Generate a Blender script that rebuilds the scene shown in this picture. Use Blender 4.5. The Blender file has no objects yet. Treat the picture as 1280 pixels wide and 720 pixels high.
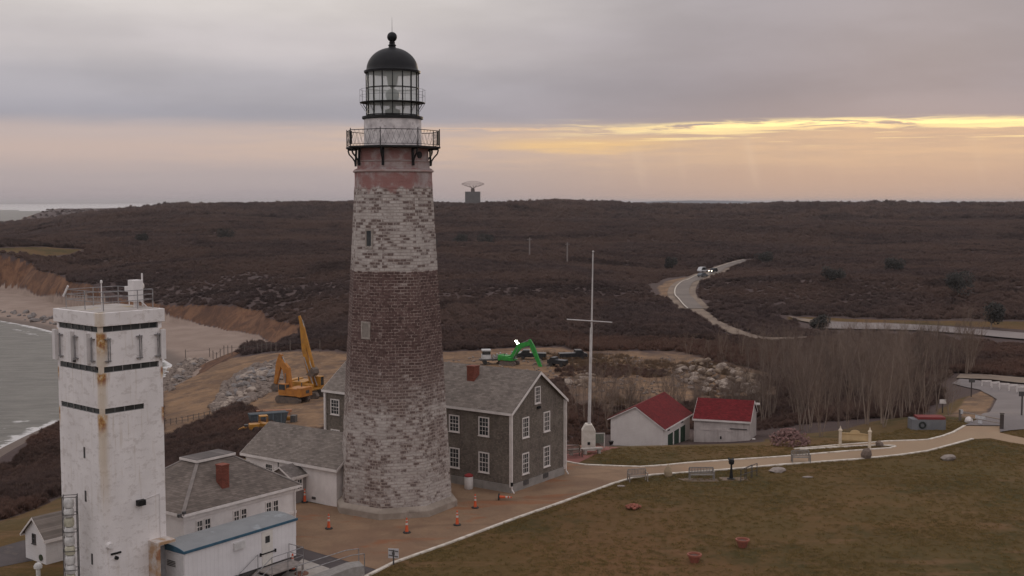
import bpy, bmesh, math, random
import numpy as np
from math import sin, cos, pi, radians, atan2, hypot, sqrt
from mathutils import Vector, Matrix
from mathutils.geometry import tessellate_polygon

random.seed(7)
rng = np.random.default_rng(7)
S = bpy.context.scene
COL = S.collection

# ------------------------------------------------------------------ camera
F = 1450.0
CH = 22.3
PITCH = math.atan(108.0 / F)
cam_d = bpy.data.cameras.new('camera')
cam_d.sensor_width = 36.0
cam_d.lens = F / 1280.0 * 36.0
cam_d.clip_start = 0.5
cam_d.clip_end = 90000
cam = bpy.data.objects.new('camera', cam_d)
COL.objects.link(cam)
cam.location = (0, 0, CH)
cam.rotation_euler = (pi / 2 - PITCH, 0, 0)
S.camera = cam
S.view_settings.view_transform = 'Standard'
S.view_settings.look = 'None'
S.view_settings.gamma = 1
S.view_settings.exposure = 0.0
S.view_settings.use_curve_mapping = False
S.render.engine = 'CYCLES'
S.cycles.max_bounces = 6
S.cycles.transparent_max_bounces = 12
S.cycles.volume_bounces = 0

# ------------------------------------------------------------------ node helper
class NT:
    def __init__(s, tree):
        s.t = tree; s.n = tree.nodes; s.l = tree.links
    def new(s, kind, **kw):
        nd = s.n.new(kind)
        for k, v in kw.items(): setattr(nd, k, v)
        return nd
    def put(s, sock, v):
        if hasattr(v, 'is_linked') or isinstance(v, bpy.types.NodeSocket): s.l.new(v, sock)
        elif isinstance(v, (tuple, list)):
            sock.default_value = tuple(v) + ((1,) if len(sock.default_value) == 4 and len(v) == 3 else ())
        else: sock.default_value = v
    def m(s, op, a, b=None, c=None, clamp=False):
        nd = s.new('ShaderNodeMath', operation=op, use_clamp=clamp)
        s.put(nd.inputs[0], a)
        if b is not None: s.put(nd.inputs[1], b)
        if c is not None: s.put(nd.inputs[2], c)
        return nd.outputs[0]
    def mix(s, f, a, b, blend='MIX'):
        nd = s.new('ShaderNodeMix', data_type='RGBA', blend_type=blend)
        s.put(nd.inputs[0], f); s.put(nd.inputs[6], a); s.put(nd.inputs[7], b)
        return nd.outputs[2]
    def ss(s, v, lo, hi, a=0.0, b=1.0):
        nd = s.new('ShaderNodeMapRange', interpolation_type='SMOOTHSTEP', clamp=True)
        s.put(nd.inputs[0], v); s.put(nd.inputs[1], lo); s.put(nd.inputs[2], hi)
        s.put(nd.inputs[3], a); s.put(nd.inputs[4], b)
        return nd.outputs[0]
    def comb(s, x, y, z=0.0):
        nd = s.new('ShaderNodeCombineXYZ')
        s.put(nd.inputs[0], x); s.put(nd.inputs[1], y); s.put(nd.inputs[2], z)
        return nd.outputs[0]
    def sep(s, v):
        nd = s.new('ShaderNodeSeparateXYZ'); s.l.new(v, nd.inputs[0]); return nd.outputs
    def noise(s, vec, scale, detail=4, rough=0.55, dist=0.0):
        nd = s.new('ShaderNodeTexNoise')
        if vec is not None: s.l.new(vec, nd.inputs['Vector'])
        nd.inputs['Scale'].default_value = scale; nd.inputs['Detail'].default_value = detail
        nd.inputs['Roughness'].default_value = rough; nd.inputs['Distortion'].default_value = dist
        return nd.outputs[0]
    def ramp(s, f, stops, interp='EASE'):
        nd = s.new('ShaderNodeValToRGB'); nd.color_ramp.interpolation = interp
        e = nd.color_ramp.elements
        while len(e) < len(stops): e.new(0.5)
        for i, (p, c) in enumerate(stops):
            e[i].position = p; e[i].color = tuple(c) + (1,)
        s.l.new(f, nd.inputs[0]); return nd.outputs[0]
    def attr(s, name):
        return s.new('ShaderNodeAttribute', attribute_name=name)
def srgb(r, g, b):
    f = lambda c: (c / 255 / 12.92) if c / 255 <= 0.04045 else ((c / 255 + 0.055) / 1.055) ** 2.4
    return (f(r), f(g), f(b))

# ------------------------------------------------------------------ world
SUN_EL, SUN_AZ = radians(5.0), radians(20.0)      # azimuth measured from +Y towards +X
W = bpy.data.worlds.new('World'); S.world = W; W.use_nodes = True
w = NT(W.node_tree); w.n.clear()
out = w.new('ShaderNodeOutputWorld')
sky = w.new('ShaderNodeTexSky', sky_type='NISHITA', sun_disc=False)
sky.sun_elevation = SUN_EL; sky.sun_rotation = SUN_AZ
sky.air_density = 1.2; sky.dust_density = 3.0
bgs = w.new('ShaderNodeBackground'); w.l.new(sky.outputs[0], bgs.inputs[0]); bgs.inputs[1].default_value = 0.05
tc = w.new('ShaderNodeTexCoord')
x, y, z = w.sep(tc.outputs['Generated'])
az = w.m('MULTIPLY', w.m('ARCTAN2', x, y), 57.2958)
el = w.m('MULTIPLY', w.m('ARCSINE', z), 57.2958)
# stretched cloud field
v1 = w.comb(w.m('MULTIPLY', az, 0.05), w.m('MULTIPLY', el, 0.55))
n1 = w.noise(v1, 1.0, 5, 0.55)
v2 = w.comb(w.m('MULTIPLY', az, 0.22), w.m('MULTIPLY', el, 2.4))
n2 = w.noise(v2, 1.0, 6, 0.6, 0.3)
v3 = w.comb(w.m('MULTIPLY', az, 0.10), w.m('MULTIPLY', el, 0.35))
n3 = w.noise(v3, 1.0, 4, 0.5)
warp = w.m('MULTIPLY_ADD', w.m('SUBTRACT', n1, 0.5), 0.55, w.m('MULTIPLY', w.m('SUBTRACT', n2, 0.5), 0.5))
ew = w.m('ADD', el, warp)
ef = w.m('DIVIDE', ew, 12.0)
low_r = w.ramp(ef, [(0.0, srgb(190, 162, 148)), (0.08, srgb(194, 166, 149)), (0.19, srgb(201, 173, 152)), (0.26, srgb(196, 170, 152)),
                    (0.345, srgb(156, 149, 156)), (0.45, srgb(149, 145, 154)), (0.62, srgb(156, 152, 160)), (0.8, srgb(162, 158, 165)), (1.0, srgb(158, 156, 164))])
low_l = w.ramp(ef, [(0.0, srgb(168, 157, 160)), (0.10, srgb(181, 168, 167)), (0.2, srgb(200, 180, 172)), (0.27, srgb(196, 180, 176)),
                    (0.345, srgb(168, 165, 173)), (0.45, srgb(178, 174, 180)), (0.62, srgb(202, 195, 196)), (0.8, srgb(216, 209, 206)), (1.0, srgb(226, 218, 213))])
side = w.ss(az, -10.0, 14.0)
cl = w.mix(side, low_l, low_r)
# large soft patches in the deck above
patch = w.ss(n3, 0.35, 0.68, 0.94, 1.07)
patch = w.mix(w.ss(el, 2.5, 5.0), (1, 1, 1), w.comb(patch, patch, patch))
cl = w.mix(1.0, cl, patch, 'MULTIPLY')
# warm glow below the deck
glow = w.m('MULTIPLY', w.m('MULTIPLY', w.ss(ew, 1.0, 3.0), w.ss(ew, 3.9, 3.3)), w.ss(az, -26.0, 6.0))
cl = w.mix(w.m('MULTIPLY', w.m('MULTIPLY', glow, 0.42), w.ss(n2, 0.3, 0.7)), cl, srgb(238, 200, 158))
# the bright slit where the sun breaks through
vs = w.comb(w.m('MULTIPLY', az, 0.30), w.m('MULTIPLY', el, 3.6))
ns = w.noise(vs, 1.0, 6, 0.62, 0.4)
slit_c = w.m('MULTIPLY_ADD', w.m('ABSOLUTE', w.m('SUBTRACT', az, 16.0)), -0.022, 3.75)
d1 = w.m('ABSOLUTE', w.m('SUBTRACT', w.m('ADD', el, w.m('MULTIPLY', w.m('SUBTRACT', ns, 0.5), 0.75)), slit_c))
slit = w.m('MULTIPLY', w.ss(d1, 0.34, 0.02), w.ss(w.m('ADD', az, w.m('MULTIPLY', w.m('SUBTRACT', n1, 0.5), 14.0)), 1.0, 9.0))
slit = w.m('MULTIPLY', slit, w.ss(ns, 0.36, 0.50))
slit = w.m('MULTIPLY', slit, w.ss(az, 50.0, 30.0))
cl = w.mix(slit, cl, (1.30, 1.04, 0.48))
v4 = w.comb(w.m('MULTIPLY', az, 0.16), w.m('MULTIPLY', el, 4.6), 7.0)
n4 = w.noise(v4, 1.0, 6, 0.6, 0.3)
s4 = w.m('MULTIPLY', w.m('MULTIPLY', w.ss(n4, 0.54, 0.66), w.m('MULTIPLY', w.ss(el, 2.5, 3.1), w.ss(el, 4.1, 3.6))), w.m('MULTIPLY', w.ss(az, -2.0, 6.0), w.ss(az, 60.0, 30.0)))
cl = w.mix(w.m('MULTIPLY', s4, 0.8), cl, (1.05, 0.82, 0.42))
rays = w.noise(w.comb(w.m('ADD', w.m('MULTIPLY', az, 0.55), w.m('MULTIPLY', el, 0.12)), 0.0, 3.0), 1.0, 3, 0.5)
cl = w.mix(w.m('MULTIPLY', w.m('MULTIPLY', w.ss(rays, 0.5, 0.7), w.ss(el, 3.6, 2.6)), w.m('MULTIPLY', w.ss(el, 0.2, 1.5), w.m('MULTIPLY', w.ss(az, 2.0, 8.0), 0.30))), cl, srgb(225, 200, 176))
d2 = w.m('ABSOLUTE', w.m('SUBTRACT', w.m('ADD', el, w.m('MULTIPLY', w.m('SUBTRACT', n2, 0.5), 0.9)), 2.75))
s2 = w.m('MULTIPLY', w.m('MULTIPLY', w.ss(d2, 0.55, 0.0), w.ss(az, -3.0, 1.5)), w.ss(az, 10.0, 5.0))
cl = w.mix(w.m('MULTIPLY', s2, 0.55), cl, srgb(250, 205, 135))
d3 = w.m('ABSOLUTE', w.m('SUBTRACT', w.m('ADD', el, w.m('MULTIPLY', w.m('SUBTRACT', ns, 0.5), 0.5)), 3.55))
s3 = w.m('MULTIPLY', w.m('MULTIPLY', w.ss(d3, 0.12, 0.0), w.ss(az, -14.0, -3.0)), w.ss(ns, 0.35, 0.6))
cl = w.mix(w.m('MULTIPLY', s3, 0.5), cl, srgb(252, 208, 160))
# overcast dome overhead and behind
hi = w.ss(el, 12.0, 45.0)
dome = w.mix(w.ss(n3, 0.3, 0.7), (0.70, 0.665, 0.70), (0.90, 0.86, 0.885))
cl = w.mix(hi, cl, dome)
back = w.ss(w.m('ABSOLUTE', az), 50.0, 110.0)
backc = w.mix(w.ss(el, 0.0, 30.0), (0.64, 0.60, 0.63), (0.84, 0.80, 0.83))
cl = w.mix(back, cl, backc)
cl = w.mix(w.ss(el, 0.0, -2.0), cl, (0.16, 0.14, 0.13))
bgc = w.new('ShaderNodeBackground'); w.l.new(cl, bgc.inputs[0]); bgc.inputs[1].default_value = 1.0
mx = w.new('ShaderNodeMixShader'); mx.inputs[0].default_value = 0.96
w.l.new(bgs.outputs[0], mx.inputs[1]); w.l.new(bgc.outputs[0], mx.inputs[2]); w.l.new(mx.outputs[0], out.inputs[0])
W.cycles.sampling_method = 'MANUAL'; W.cycles.sample_map_resolution = 512

sun_d = bpy.data.lights.new('sun', 'SUN'); sun_d.energy = 0.5; sun_d.angle = radians(14); sun_d.color = (1.0, 0.80, 0.58)
sun = bpy.data.objects.new('sun', sun_d); COL.objects.link(sun)
sun.rotation_euler = (pi / 2 - SUN_EL, 0, pi - SUN_AZ)
sun.rotation_euler = Vector((sin(SUN_AZ) * cos(SUN_EL), cos(SUN_AZ) * cos(SUN_EL), sin(SUN_EL))).to_track_quat('Z', 'Y').to_euler()

# ------------------------------------------------------------------ picture -> place
def ray(px, py):
    cx, cy = (px - 640) / F, (360 - py) / F
    return Vector((cx, cos(PITCH) + cy * sin(PITCH), -sin(PITCH) + cy * cos(PITCH)))
def onz(px, py, z=0.0):
    d = ray(px, py); t = (z - CH) / d.z
    return Vector((d.x * t, d.y * t, z))
def dep(px, py, Y):
    d = ray(px, py); t = Y / d.y
    return Vector((d.x * t, Y, CH + d.z * t))
def xy(p): return (p[0], p[1])

# ------------------------------------------------------------------ terrain function
SEA = -20.0
def pxl(*pts, z=SEA): return [xy(onz(a, b, z)) for a, b in pts]
shore = ([(-9000, 16000)] + pxl((52, 264.5)) + pxl((50, 270), (30, 276), (0, 283), (-150, 300), (-300, 338), (-150, 382), (0, 401), (40, 408), (75, 417), (140, 428), (190, 441),
         (214, 456), (208, 476), (190, 495), (130, 515), (70, 527), (30, 545), (0, 560), (-60, 600))
         + [(-88, 120), (-92, 60), (-80, 0), (-45, -95), (50, -125), (200, -105), (600, -220), (60000, -25000), (60000, -60000), (-60000, -60000), (-60000, 60000), (-9000, 60000)])
base = ([(-9000, 15900)] + pxl((54, 264.0)) + pxl((52, 269.5), (30, 275), (0, 282), (-150, 292), (-300, 322), (-110, 352), (-40, 362), (10, 366), (50, 377), (100, 388), (150, 396), (205, 404),
         (262, 414), (322, 427), (347, 440), (330, 446), (290, 446), (240, 455), (222, 476), (204, 500), (150, 522), (80, 538), (30, 560), (0, 577), (-60, 620), z=-18.7)
         + [(-80, 110), (-84, 60), (-70, 0), (-35, -80), (50, -108), (200, -90), (600, -200), (60000, -24000), (60000, -60000), (-60000, -60000), (-60000, 60000), (-9000, 60000)])
plat = [(-34, -30), (-34, 70), (-27, 84), (-22, 98), (-12, 108), (2, 104), (8, 101.5), (14, 102), (26, 102.5), (34, 106), (42, 112), (46, 117), (56, 117), (66, 108), (90, 80), (100, 20), (60, -40)]

ctrl = [  # px, py, z
 (1235, 515, -2), (1250, 492, -4), (1295, 480, -4.5), (1180, 478, -5), (1100, 410, -9), (1280, 415, -8), (1000, 405, -9), (1200, 450, -7.5), (1100, 450, -8),
 (840, 365, -8), (900, 340, -6), (940, 322, -4), (930, 420, -9), (800, 545, -4.2), (930, 545, -4.2), (985, 543, -2.6), (1080, 535, -2.0), (1180, 530, -1.6), (1150, 510, -3.5),
 (1000, 500, -6), (850, 480, -8), (880, 460, -8.5), (740, 475, -8), (650, 450, -8.5), (600, 440, -9), (740, 430, -9), (700, 520, -6),
 (430, 450, -9.5), (400, 500, -9.5), (330, 520, -9), (250, 560, -8), (300, 450, -12), (220, 500, -13), (260, 470, -12), (220, 600, -5), (150, 580, -9),
 (0, 600, -14), (0, 640, -6), (0, 670, -1.2), (60, 660, -1.0), (-150, 640, -6), (-200, 700, -3),
 (0, 313, -1), (-100, 310, -1), (70, 328, -6), (115, 349, -8.5), (160, 362, -10.5), (205, 378, -12), (260, 388, -12.5), (340, 396, -12.5), (352, 436, -14), (380, 425, -11),
 (430, 380, -8), (600, 400, -8), (500, 320, -2), (700, 350, -5), (1000, 350, -4), (1200, 350, -3), (1280, 350, -2),
 (150, 345, -6), (350, 350, -5), (0, 303, -4.5), (0, 294, -8), (-200, 285, -12), (60, 277, -10)]
for px_ in (150, 350, 550, 750, 950, 1150, 1320, 1500):
    ctrl += [(px_, 300, 0), (px_, 280, 5), (px_, 266, 11.2)]
ctrl += [(1500, 420, -8), (1500, 480, -4), (1500, 340, -3)]
cw = []
for a, b, c in ctrl:
    p = onz(a, b, c); cw.append((p.x, p.y, c))
for px_ in (-100, 70, 160): p = ray(px_, 300); t = 3100 / p.y; cw.append((p.x * t, 3100, 0))
for px_ in (300, 450, 600, 800, 1000, 1200, 1400): p = ray(px_, 300); t = 2300 / p.y; cw.append((p.x * t, 2300, 9)); t = 6000 / p.y; cw.append((p.x * t, 6000, -5))
for px_, yt_ in ((150, 259), (220, 254.5), (300, 250), (430, 250), (560, 251), (640, 250), (690, 248.5), (760, 250), (820, 251.2), (880, 252.6), (1000, 252.2), (1150, 252.2), (1320, 252.2)):
    for D_, k_ in ((1250, -1.5), (1380, 0), (1600, -1)):
        p = ray(px_, 300); t = D_ / p.y; cw.append((p.x * t, D_, 22.3 + (252 - yt_) * 1380 / 1450 - 7.8 + k_))
for px_, D_, z_ in ((0, 1250, -10), (60, 1250, -3), (100, 1300, 3), (0, 1600, -14), (60, 1700, -8), (110, 1700, 0), (30, 900, -7), (-100, 1100, -13)):
    p = ray(px_, 300); t = D_ / p.y; cw.append((p.x * t, D_, z_))
for X_, Y_ in ((160, 60), (140, 120), (160, -20), (300, 0), (250, 150), (0, -50), (60, -70)): cw.append((X_, Y_, -4 if Y_ > -30 and X_ < 200 else -8))
cw = np.array(cw)
def tcoord(P):
    r = np.hypot(P[:, 0], P[:, 1]) + 30.0
    a = np.arctan2(P[:, 0], P[:, 1])
    return np.stack([a * 3.0, np.log(r) * 1.6], 1)
def tps(d2): return 0.5 * d2 * np.log(d2 + 1e-9)
_c = tcoord(cw)
_n = len(_c)
_A = np.zeros((_n + 3, _n + 3))
_A[:_n, :_n] = tps(((_c[:, None] - _c[None]) ** 2).sum(2)) + np.eye(_n) * 0.002
_A[:_n, _n] = 1; _A[:_n, _n + 1:] = _c; _A[_n:, :_n] = _A[:_n, _n:].T
_w = np.linalg.solve(_A, np.concatenate([cw[:, 2], [0, 0, 0]]))
def hrbf(P):
    res = np.empty(len(P))
    for i in range(0, len(P), 40000):
        c = tcoord(P[i:i + 40000])
        d2 = ((c[:, None] - _c[None]) ** 2).sum(2)
        res[i:i + 40000] = tps(d2) @ _w[:_n] + _w[_n] + c @ _w[_n + 1:]
    return res
def sdist(P, poly):
    """signed distance to polygon, positive outside"""
    q = np.array(poly, float); n = len(q)
    d = np.full(len(P), 1e18); ins = np.zeros(len(P), bool)
    for i in range(n):
        a, b = q[i], q[(i + 1) % n]
        e = b - a; v = P - a
        t = np.clip((v @ e) / max(e @ e, 1e-9), 0, 1)
        w_ = v - t[:, None] * e
        d = np.minimum(d, (w_ ** 2).sum(1))
        c1 = (a[1] > P[:, 1]) != (b[1] > P[:, 1])
        if a[1] != b[1]:
            xx = (b[0] - a[0]) * (P[:, 1] - a[1]) / (b[1] - a[1]) + a[0]
            ins ^= c1 & (P[:, 0] < xx)
    return np.sqrt(d) * np.where(ins, -1, 1)
def smooth(t, a=0.0, b=1.0):
    t = np.clip((t - a) / (b - a), 0, 1); return t * t * (3 - 2 * t)
_tab = rng.random((256, 256))
def vnoise(X, Y):
    xi = np.floor(X).astype(int); yi = np.floor(Y).astype(int)
    fx = X - xi; fy = Y - yi; fx = fx * fx * (3 - 2 * fx); fy = fy * fy * (3 - 2 * fy)
    g = lambda i, j: _tab[(xi + i) % 256, (yi + j) % 256]
    return (g(0, 0) * (1 - fx) + g(1, 0) * fx) * (1 - fy) + (g(0, 1) * (1 - fx) + g(1, 1) * fx) * fy
def fbm(X, Y, s, o=4):
    r = 0; a = 0.5
    for k in range(o):
        r = r + a * (vnoise(X / s + 17.3 * k, Y / s - 9.1 * k) - 0.5); s *= 0.5; a *= 0.5
    return r
# pads: flat footings worked into the ground (polygon, z, blend)
road_lines = {
 'access': [(1018, 423), (965, 424), (930, 419), (900, 407), (878, 393), (862, 380), (852, 367), (858, 354), (880, 344), (905, 334), (935, 325)],
}
def H(P, full=False):
    P = np.atleast_2d(np.asarray(P, float))[:, :2]
    X, Y = P[:, 0], P[:, 1]
    r = np.hypot(X, Y)
    h = np.clip(hrbf(P), -14.5, 30)
    amp = np.clip((r - 120) / 400, 0, 1)
    h = h + fbm(X, Y, 170.0) * 11.0 * amp + fbm(X + 99, Y, 35.0) * 1.6 * np.clip((r - 125) / 60, 0, 1)
    dp = sdist(P, plat)
    h = h * smooth(dp, 0, 15.0)
    # local hollow where the service yard lies
    # coast
    jag = fbm(X, Y, 40.0, 4) * 18.0 + np.abs(fbm(X * 1.0 + 50, Y, 70.0, 3)) * 16.0
    near = smooth(r, 120, 300)
    db = sdist(P, base)
    ds = sdist(P, shore)
    beach = SEA - 0.02 + np.clip(ds, -60, 30) * 0.075
    wdt = 9.0 + np.where(r > 1500, r * 0.01, 0)
    t = (db + (jag * near) * np.where(r > 1200, 0, 1)) / wdt
    t = np.clip(t, 0, 1); t = t ** 0.8
    k = np.where(db < 0.0, 0.0, t)
    land = beach + (h - beach) * k
    hh = np.where(db < 0, beach, land)
    hh = hh + (-60.0 - hh) * smooth(r, 4300, 5200)
    if full: return hh, db, ds, k, dp
    return hh
def hz(x, y): return float(H([(x, y)])[0])
def ground(px, py):
    """first place where the line of sight meets the ground"""
    d = ray(px, py)
    Y = np.exp(np.linspace(np.log(50), np.log(12000), 900))
    t = Y / d.y
    P = np.stack([d.x * t, Y], 1); Z = CH + d.z * t
    g = H(P) - Z
    i = int(np.argmax(g > 0)) if (g > 0).any() else len(Y) - 1
    if i == 0: return Vector((P[0, 0], P[0, 1], float(H(P[:1])[0])))
    f = g[i - 1] / (g[i - 1] - g[i]); yy = Y[i - 1] + (Y[i] - Y[i - 1]) * f
    t = yy / d.y
    return Vector((d.x * t, yy, hz(d.x * t, yy)))
def gpoly(*pts): return [xy(ground(a, b)) for a, b in pts]

# ------------------------------------------------------------------ tagging and mesh helpers
def tag(o, label=None, cat=None, group=None, kind=None):
    if label: o['label'] = label
    if cat: o['category'] = cat
    if group: o['group'] = group
    if kind: o['kind'] = kind
    return o
def empty(name, loc=(0, 0, 0), rz=0.0, label=None, cat=None, group=None):
    o = bpy.data.objects.new(name, None); COL.objects.link(o)
    o.location = loc; o.rotation_euler = (0, 0, rz); o.empty_display_size = 0.3
    return tag(o, label, cat, group)
def copy_tree(o, parent=None):
    c = o.copy(); COL.objects.link(c); c.parent = parent
    for ch in list(o.children): copy_tree(ch, c)
    return c

class MB:
    def __init__(s): s.v = []; s.f = []; s.uv = []; s.M = None
    def add(s, verts, faces):
        n = len(s.v)
        if s.M is not None: verts = [tuple(s.M @ Vector(v)) for v in verts]
        s.v += [tuple(v) for v in verts]; s.f += [tuple(i + n for i in f) for f in faces]; return s
    def box(s, x0, x1, y0, y1, z0, z1):
        return s.add([(x0, y0, z0), (x1, y0, z0), (x1, y1, z0), (x0, y1, z0), (x0, y0, z1), (x1, y0, z1), (x1, y1, z1), (x0, y1, z1)],
                     [(3, 2, 1, 0), (4, 5, 6, 7), (0, 1, 5, 4), (1, 2, 6, 5), (2, 3, 7, 6), (3, 0, 4, 7)])
    def cbox(s, c, d, rz=0.0):
        cx, cy, cz = c; a, b, e = d[0] / 2, d[1] / 2, d[2] / 2
        vs = []
        for zz in (-e, e):
            for xx, yy in ((-a, -b), (a, -b), (a, b), (-a, b)):
                vs.append((cx + xx * cos(rz) - yy * sin(rz), cy + xx * sin(rz) + yy * cos(rz), cz + zz))
        return s.add(vs, [(3, 2, 1, 0), (4, 5, 6, 7), (0, 1, 5, 4), (1, 2, 6, 5), (2, 3, 7, 6), (3, 0, 4, 7)])
    def tube(s, p, q, r0, r1=None, n=8, cap=True):
        p, q = Vector(p), Vector(q); r1 = r0 if r1 is None else r1
        d = (q - p)
        if d.length < 1e-6: return s
        d.normalize(); a = d.orthogonal().normalized(); b = d.cross(a)
        vs = [tuple(p + (a * cos(2 * pi * i / n) + b * sin(2 * pi * i / n)) * r0) for i in range(n)] + \
             [tuple(q + (a * cos(2 * pi * i / n) + b * sin(2 * pi * i / n)) * r1) for i in range(n)]
        fs = [(i, (i + 1) % n, n + (i + 1) % n, n + i) for i in range(n)]
        if cap: fs += [tuple(range(n - 1, -1, -1)), tuple(range(n, 2 * n))]
        return s.add(vs, fs)
    def path(s, pts, r, n=6):
        for a, b in zip(pts, pts[1:]): s.tube(a, b, r, r, n)
        return s
    def bar(s, p, q, w, h, up=(0, 0, 1)):
        p, q = Vector(p), Vector(q); d = (q - p).normalized(); u = Vector(up)
        a = d.cross(u)
        if a.length < 1e-4: a = d.orthogonal()
        a.normalize(); b = a.cross(d)
        vs = []
        for e in (p, q):
            for i, j in ((-1, -1), (1, -1), (1, 1), (-1, 1)): vs.append(tuple(e + a * (i * w / 2) + b * (j * h / 2)))
        return s.add(vs, [(3, 2, 1, 0), (4, 5, 6, 7), (0, 1, 5, 4), (1, 2, 6, 5), (2, 3, 7, 6), (3, 0, 4, 7)])
    def lathe(s, prof, n=24, c=(0, 0, 0), a0=0.0, cap=True):
        vs = []; fs = []
        for r, z_ in prof:
            for i in range(n):
                a = a0 + 2 * pi * i / n; vs.append((c[0] + r * cos(a), c[1] + r * sin(a), c[2] + z_))
        for k in range(len(prof) - 1):
            for i in range(n): fs.append((k * n + i, k * n + (i + 1) % n, (k + 1) * n + (i + 1) % n, (k + 1) * n + i))
        if cap: fs += [tuple(range(n - 1, -1, -1)), tuple(range((len(prof) - 1) * n, len(prof) * n))]
        return s.add(vs, fs)
    def prism(s, pts, d):
        """pts: planar 3D outline, d: extrusion vector"""
        n = len(pts); d = Vector(d)
        vs = [tuple(p) for p in pts] + [tuple(Vector(p) + d) for p in pts]
        return s.add(vs, [tuple(range(n - 1, -1, -1)), tuple(range(n, 2 * n))] + [(i, (i + 1) % n, n + (i + 1) % n, n + i) for i in range(n)])
    def build(s, name, mat, parent=None, smooth=False, bevel=0.0, loc=None):
        me = bpy.data.meshes.new(name); me.from_pydata(s.v, [], s.f); me.update()
        bm = bmesh.new(); bm.from_mesh(me); bmesh.ops.recalc_face_normals(bm, faces=bm.faces); bm.to_mesh(me); bm.free()
        me.materials.append(mat)
        if smooth:
            for p in me.polygons: p.use_smooth = True
            try: me.set_sharp_from_angle(angle=radians(38))
            except Exception: pass
        o = bpy.data.objects.new(name, me); COL.objects.link(o)
        if parent: o.parent = parent
        if loc is not None: o.location = loc
        if bevel:
            m = o.modifiers.new('bevel', 'BEVEL'); m.width = bevel; m.segments = 2; m.limit_method = 'ANGLE'
        return o

# ------------------------------------------------------------------ materials
MATS = {}
def newmat(name):
    m = bpy.data.materials.new(name); m.use_nodes = True
    t = NT(m.node_tree); bs = t.n['Principled BSDF']; MATS[name] = m
    return m, t, bs
def mat(name, c1, c2=None, scale=3.0, rough=0.8, bump=0.0, bscale=None, metal=0.0, spec=0.4, detail=5, lo=0.35, hi=0.65, c3=None, s3=0.6):
    if name in MATS: return MATS[name]
    m, t, b = newmat(name)
    tc_ = t.new('ShaderNodeTexCoord').outputs['Object']
    if c2 is None: c2 = tuple(v * 0.82 for v in c1)
    n_ = t.noise(tc_, scale, detail, 0.6)
    c = t.mix(t.ss(n_, lo, hi), c1, c2)
    if c3 is not None:
        c = t.mix(t.ss(t.noise(tc_, s3, 6, 0.65), 0.55, 0.68), c, c3)
    t.put(b.inputs['Base Color'], c); b.inputs['Roughness'].default_value = rough
    b.inputs['Metallic'].default_value = metal; b.inputs['Specular IOR Level'].default_value = spec
    if bump:
        bn = t.new('ShaderNodeBump'); bn.inputs['Strength'].default_value = bump; bn.inputs['Distance'].default_value = 0.05
        t.l.new(t.noise(tc_, bscale or scale * 4, 4), bn.inputs['Height']); t.l.new(bn.outputs[0], b.inputs['Normal'])
    return m
def emit(name, col, st):
    m, t, b = newmat(name); t.put(b.inputs['Emission Color'], col); b.inputs['Emission Strength'].default_value = st
    t.put(b.inputs['Base Color'], col); return m

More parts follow.
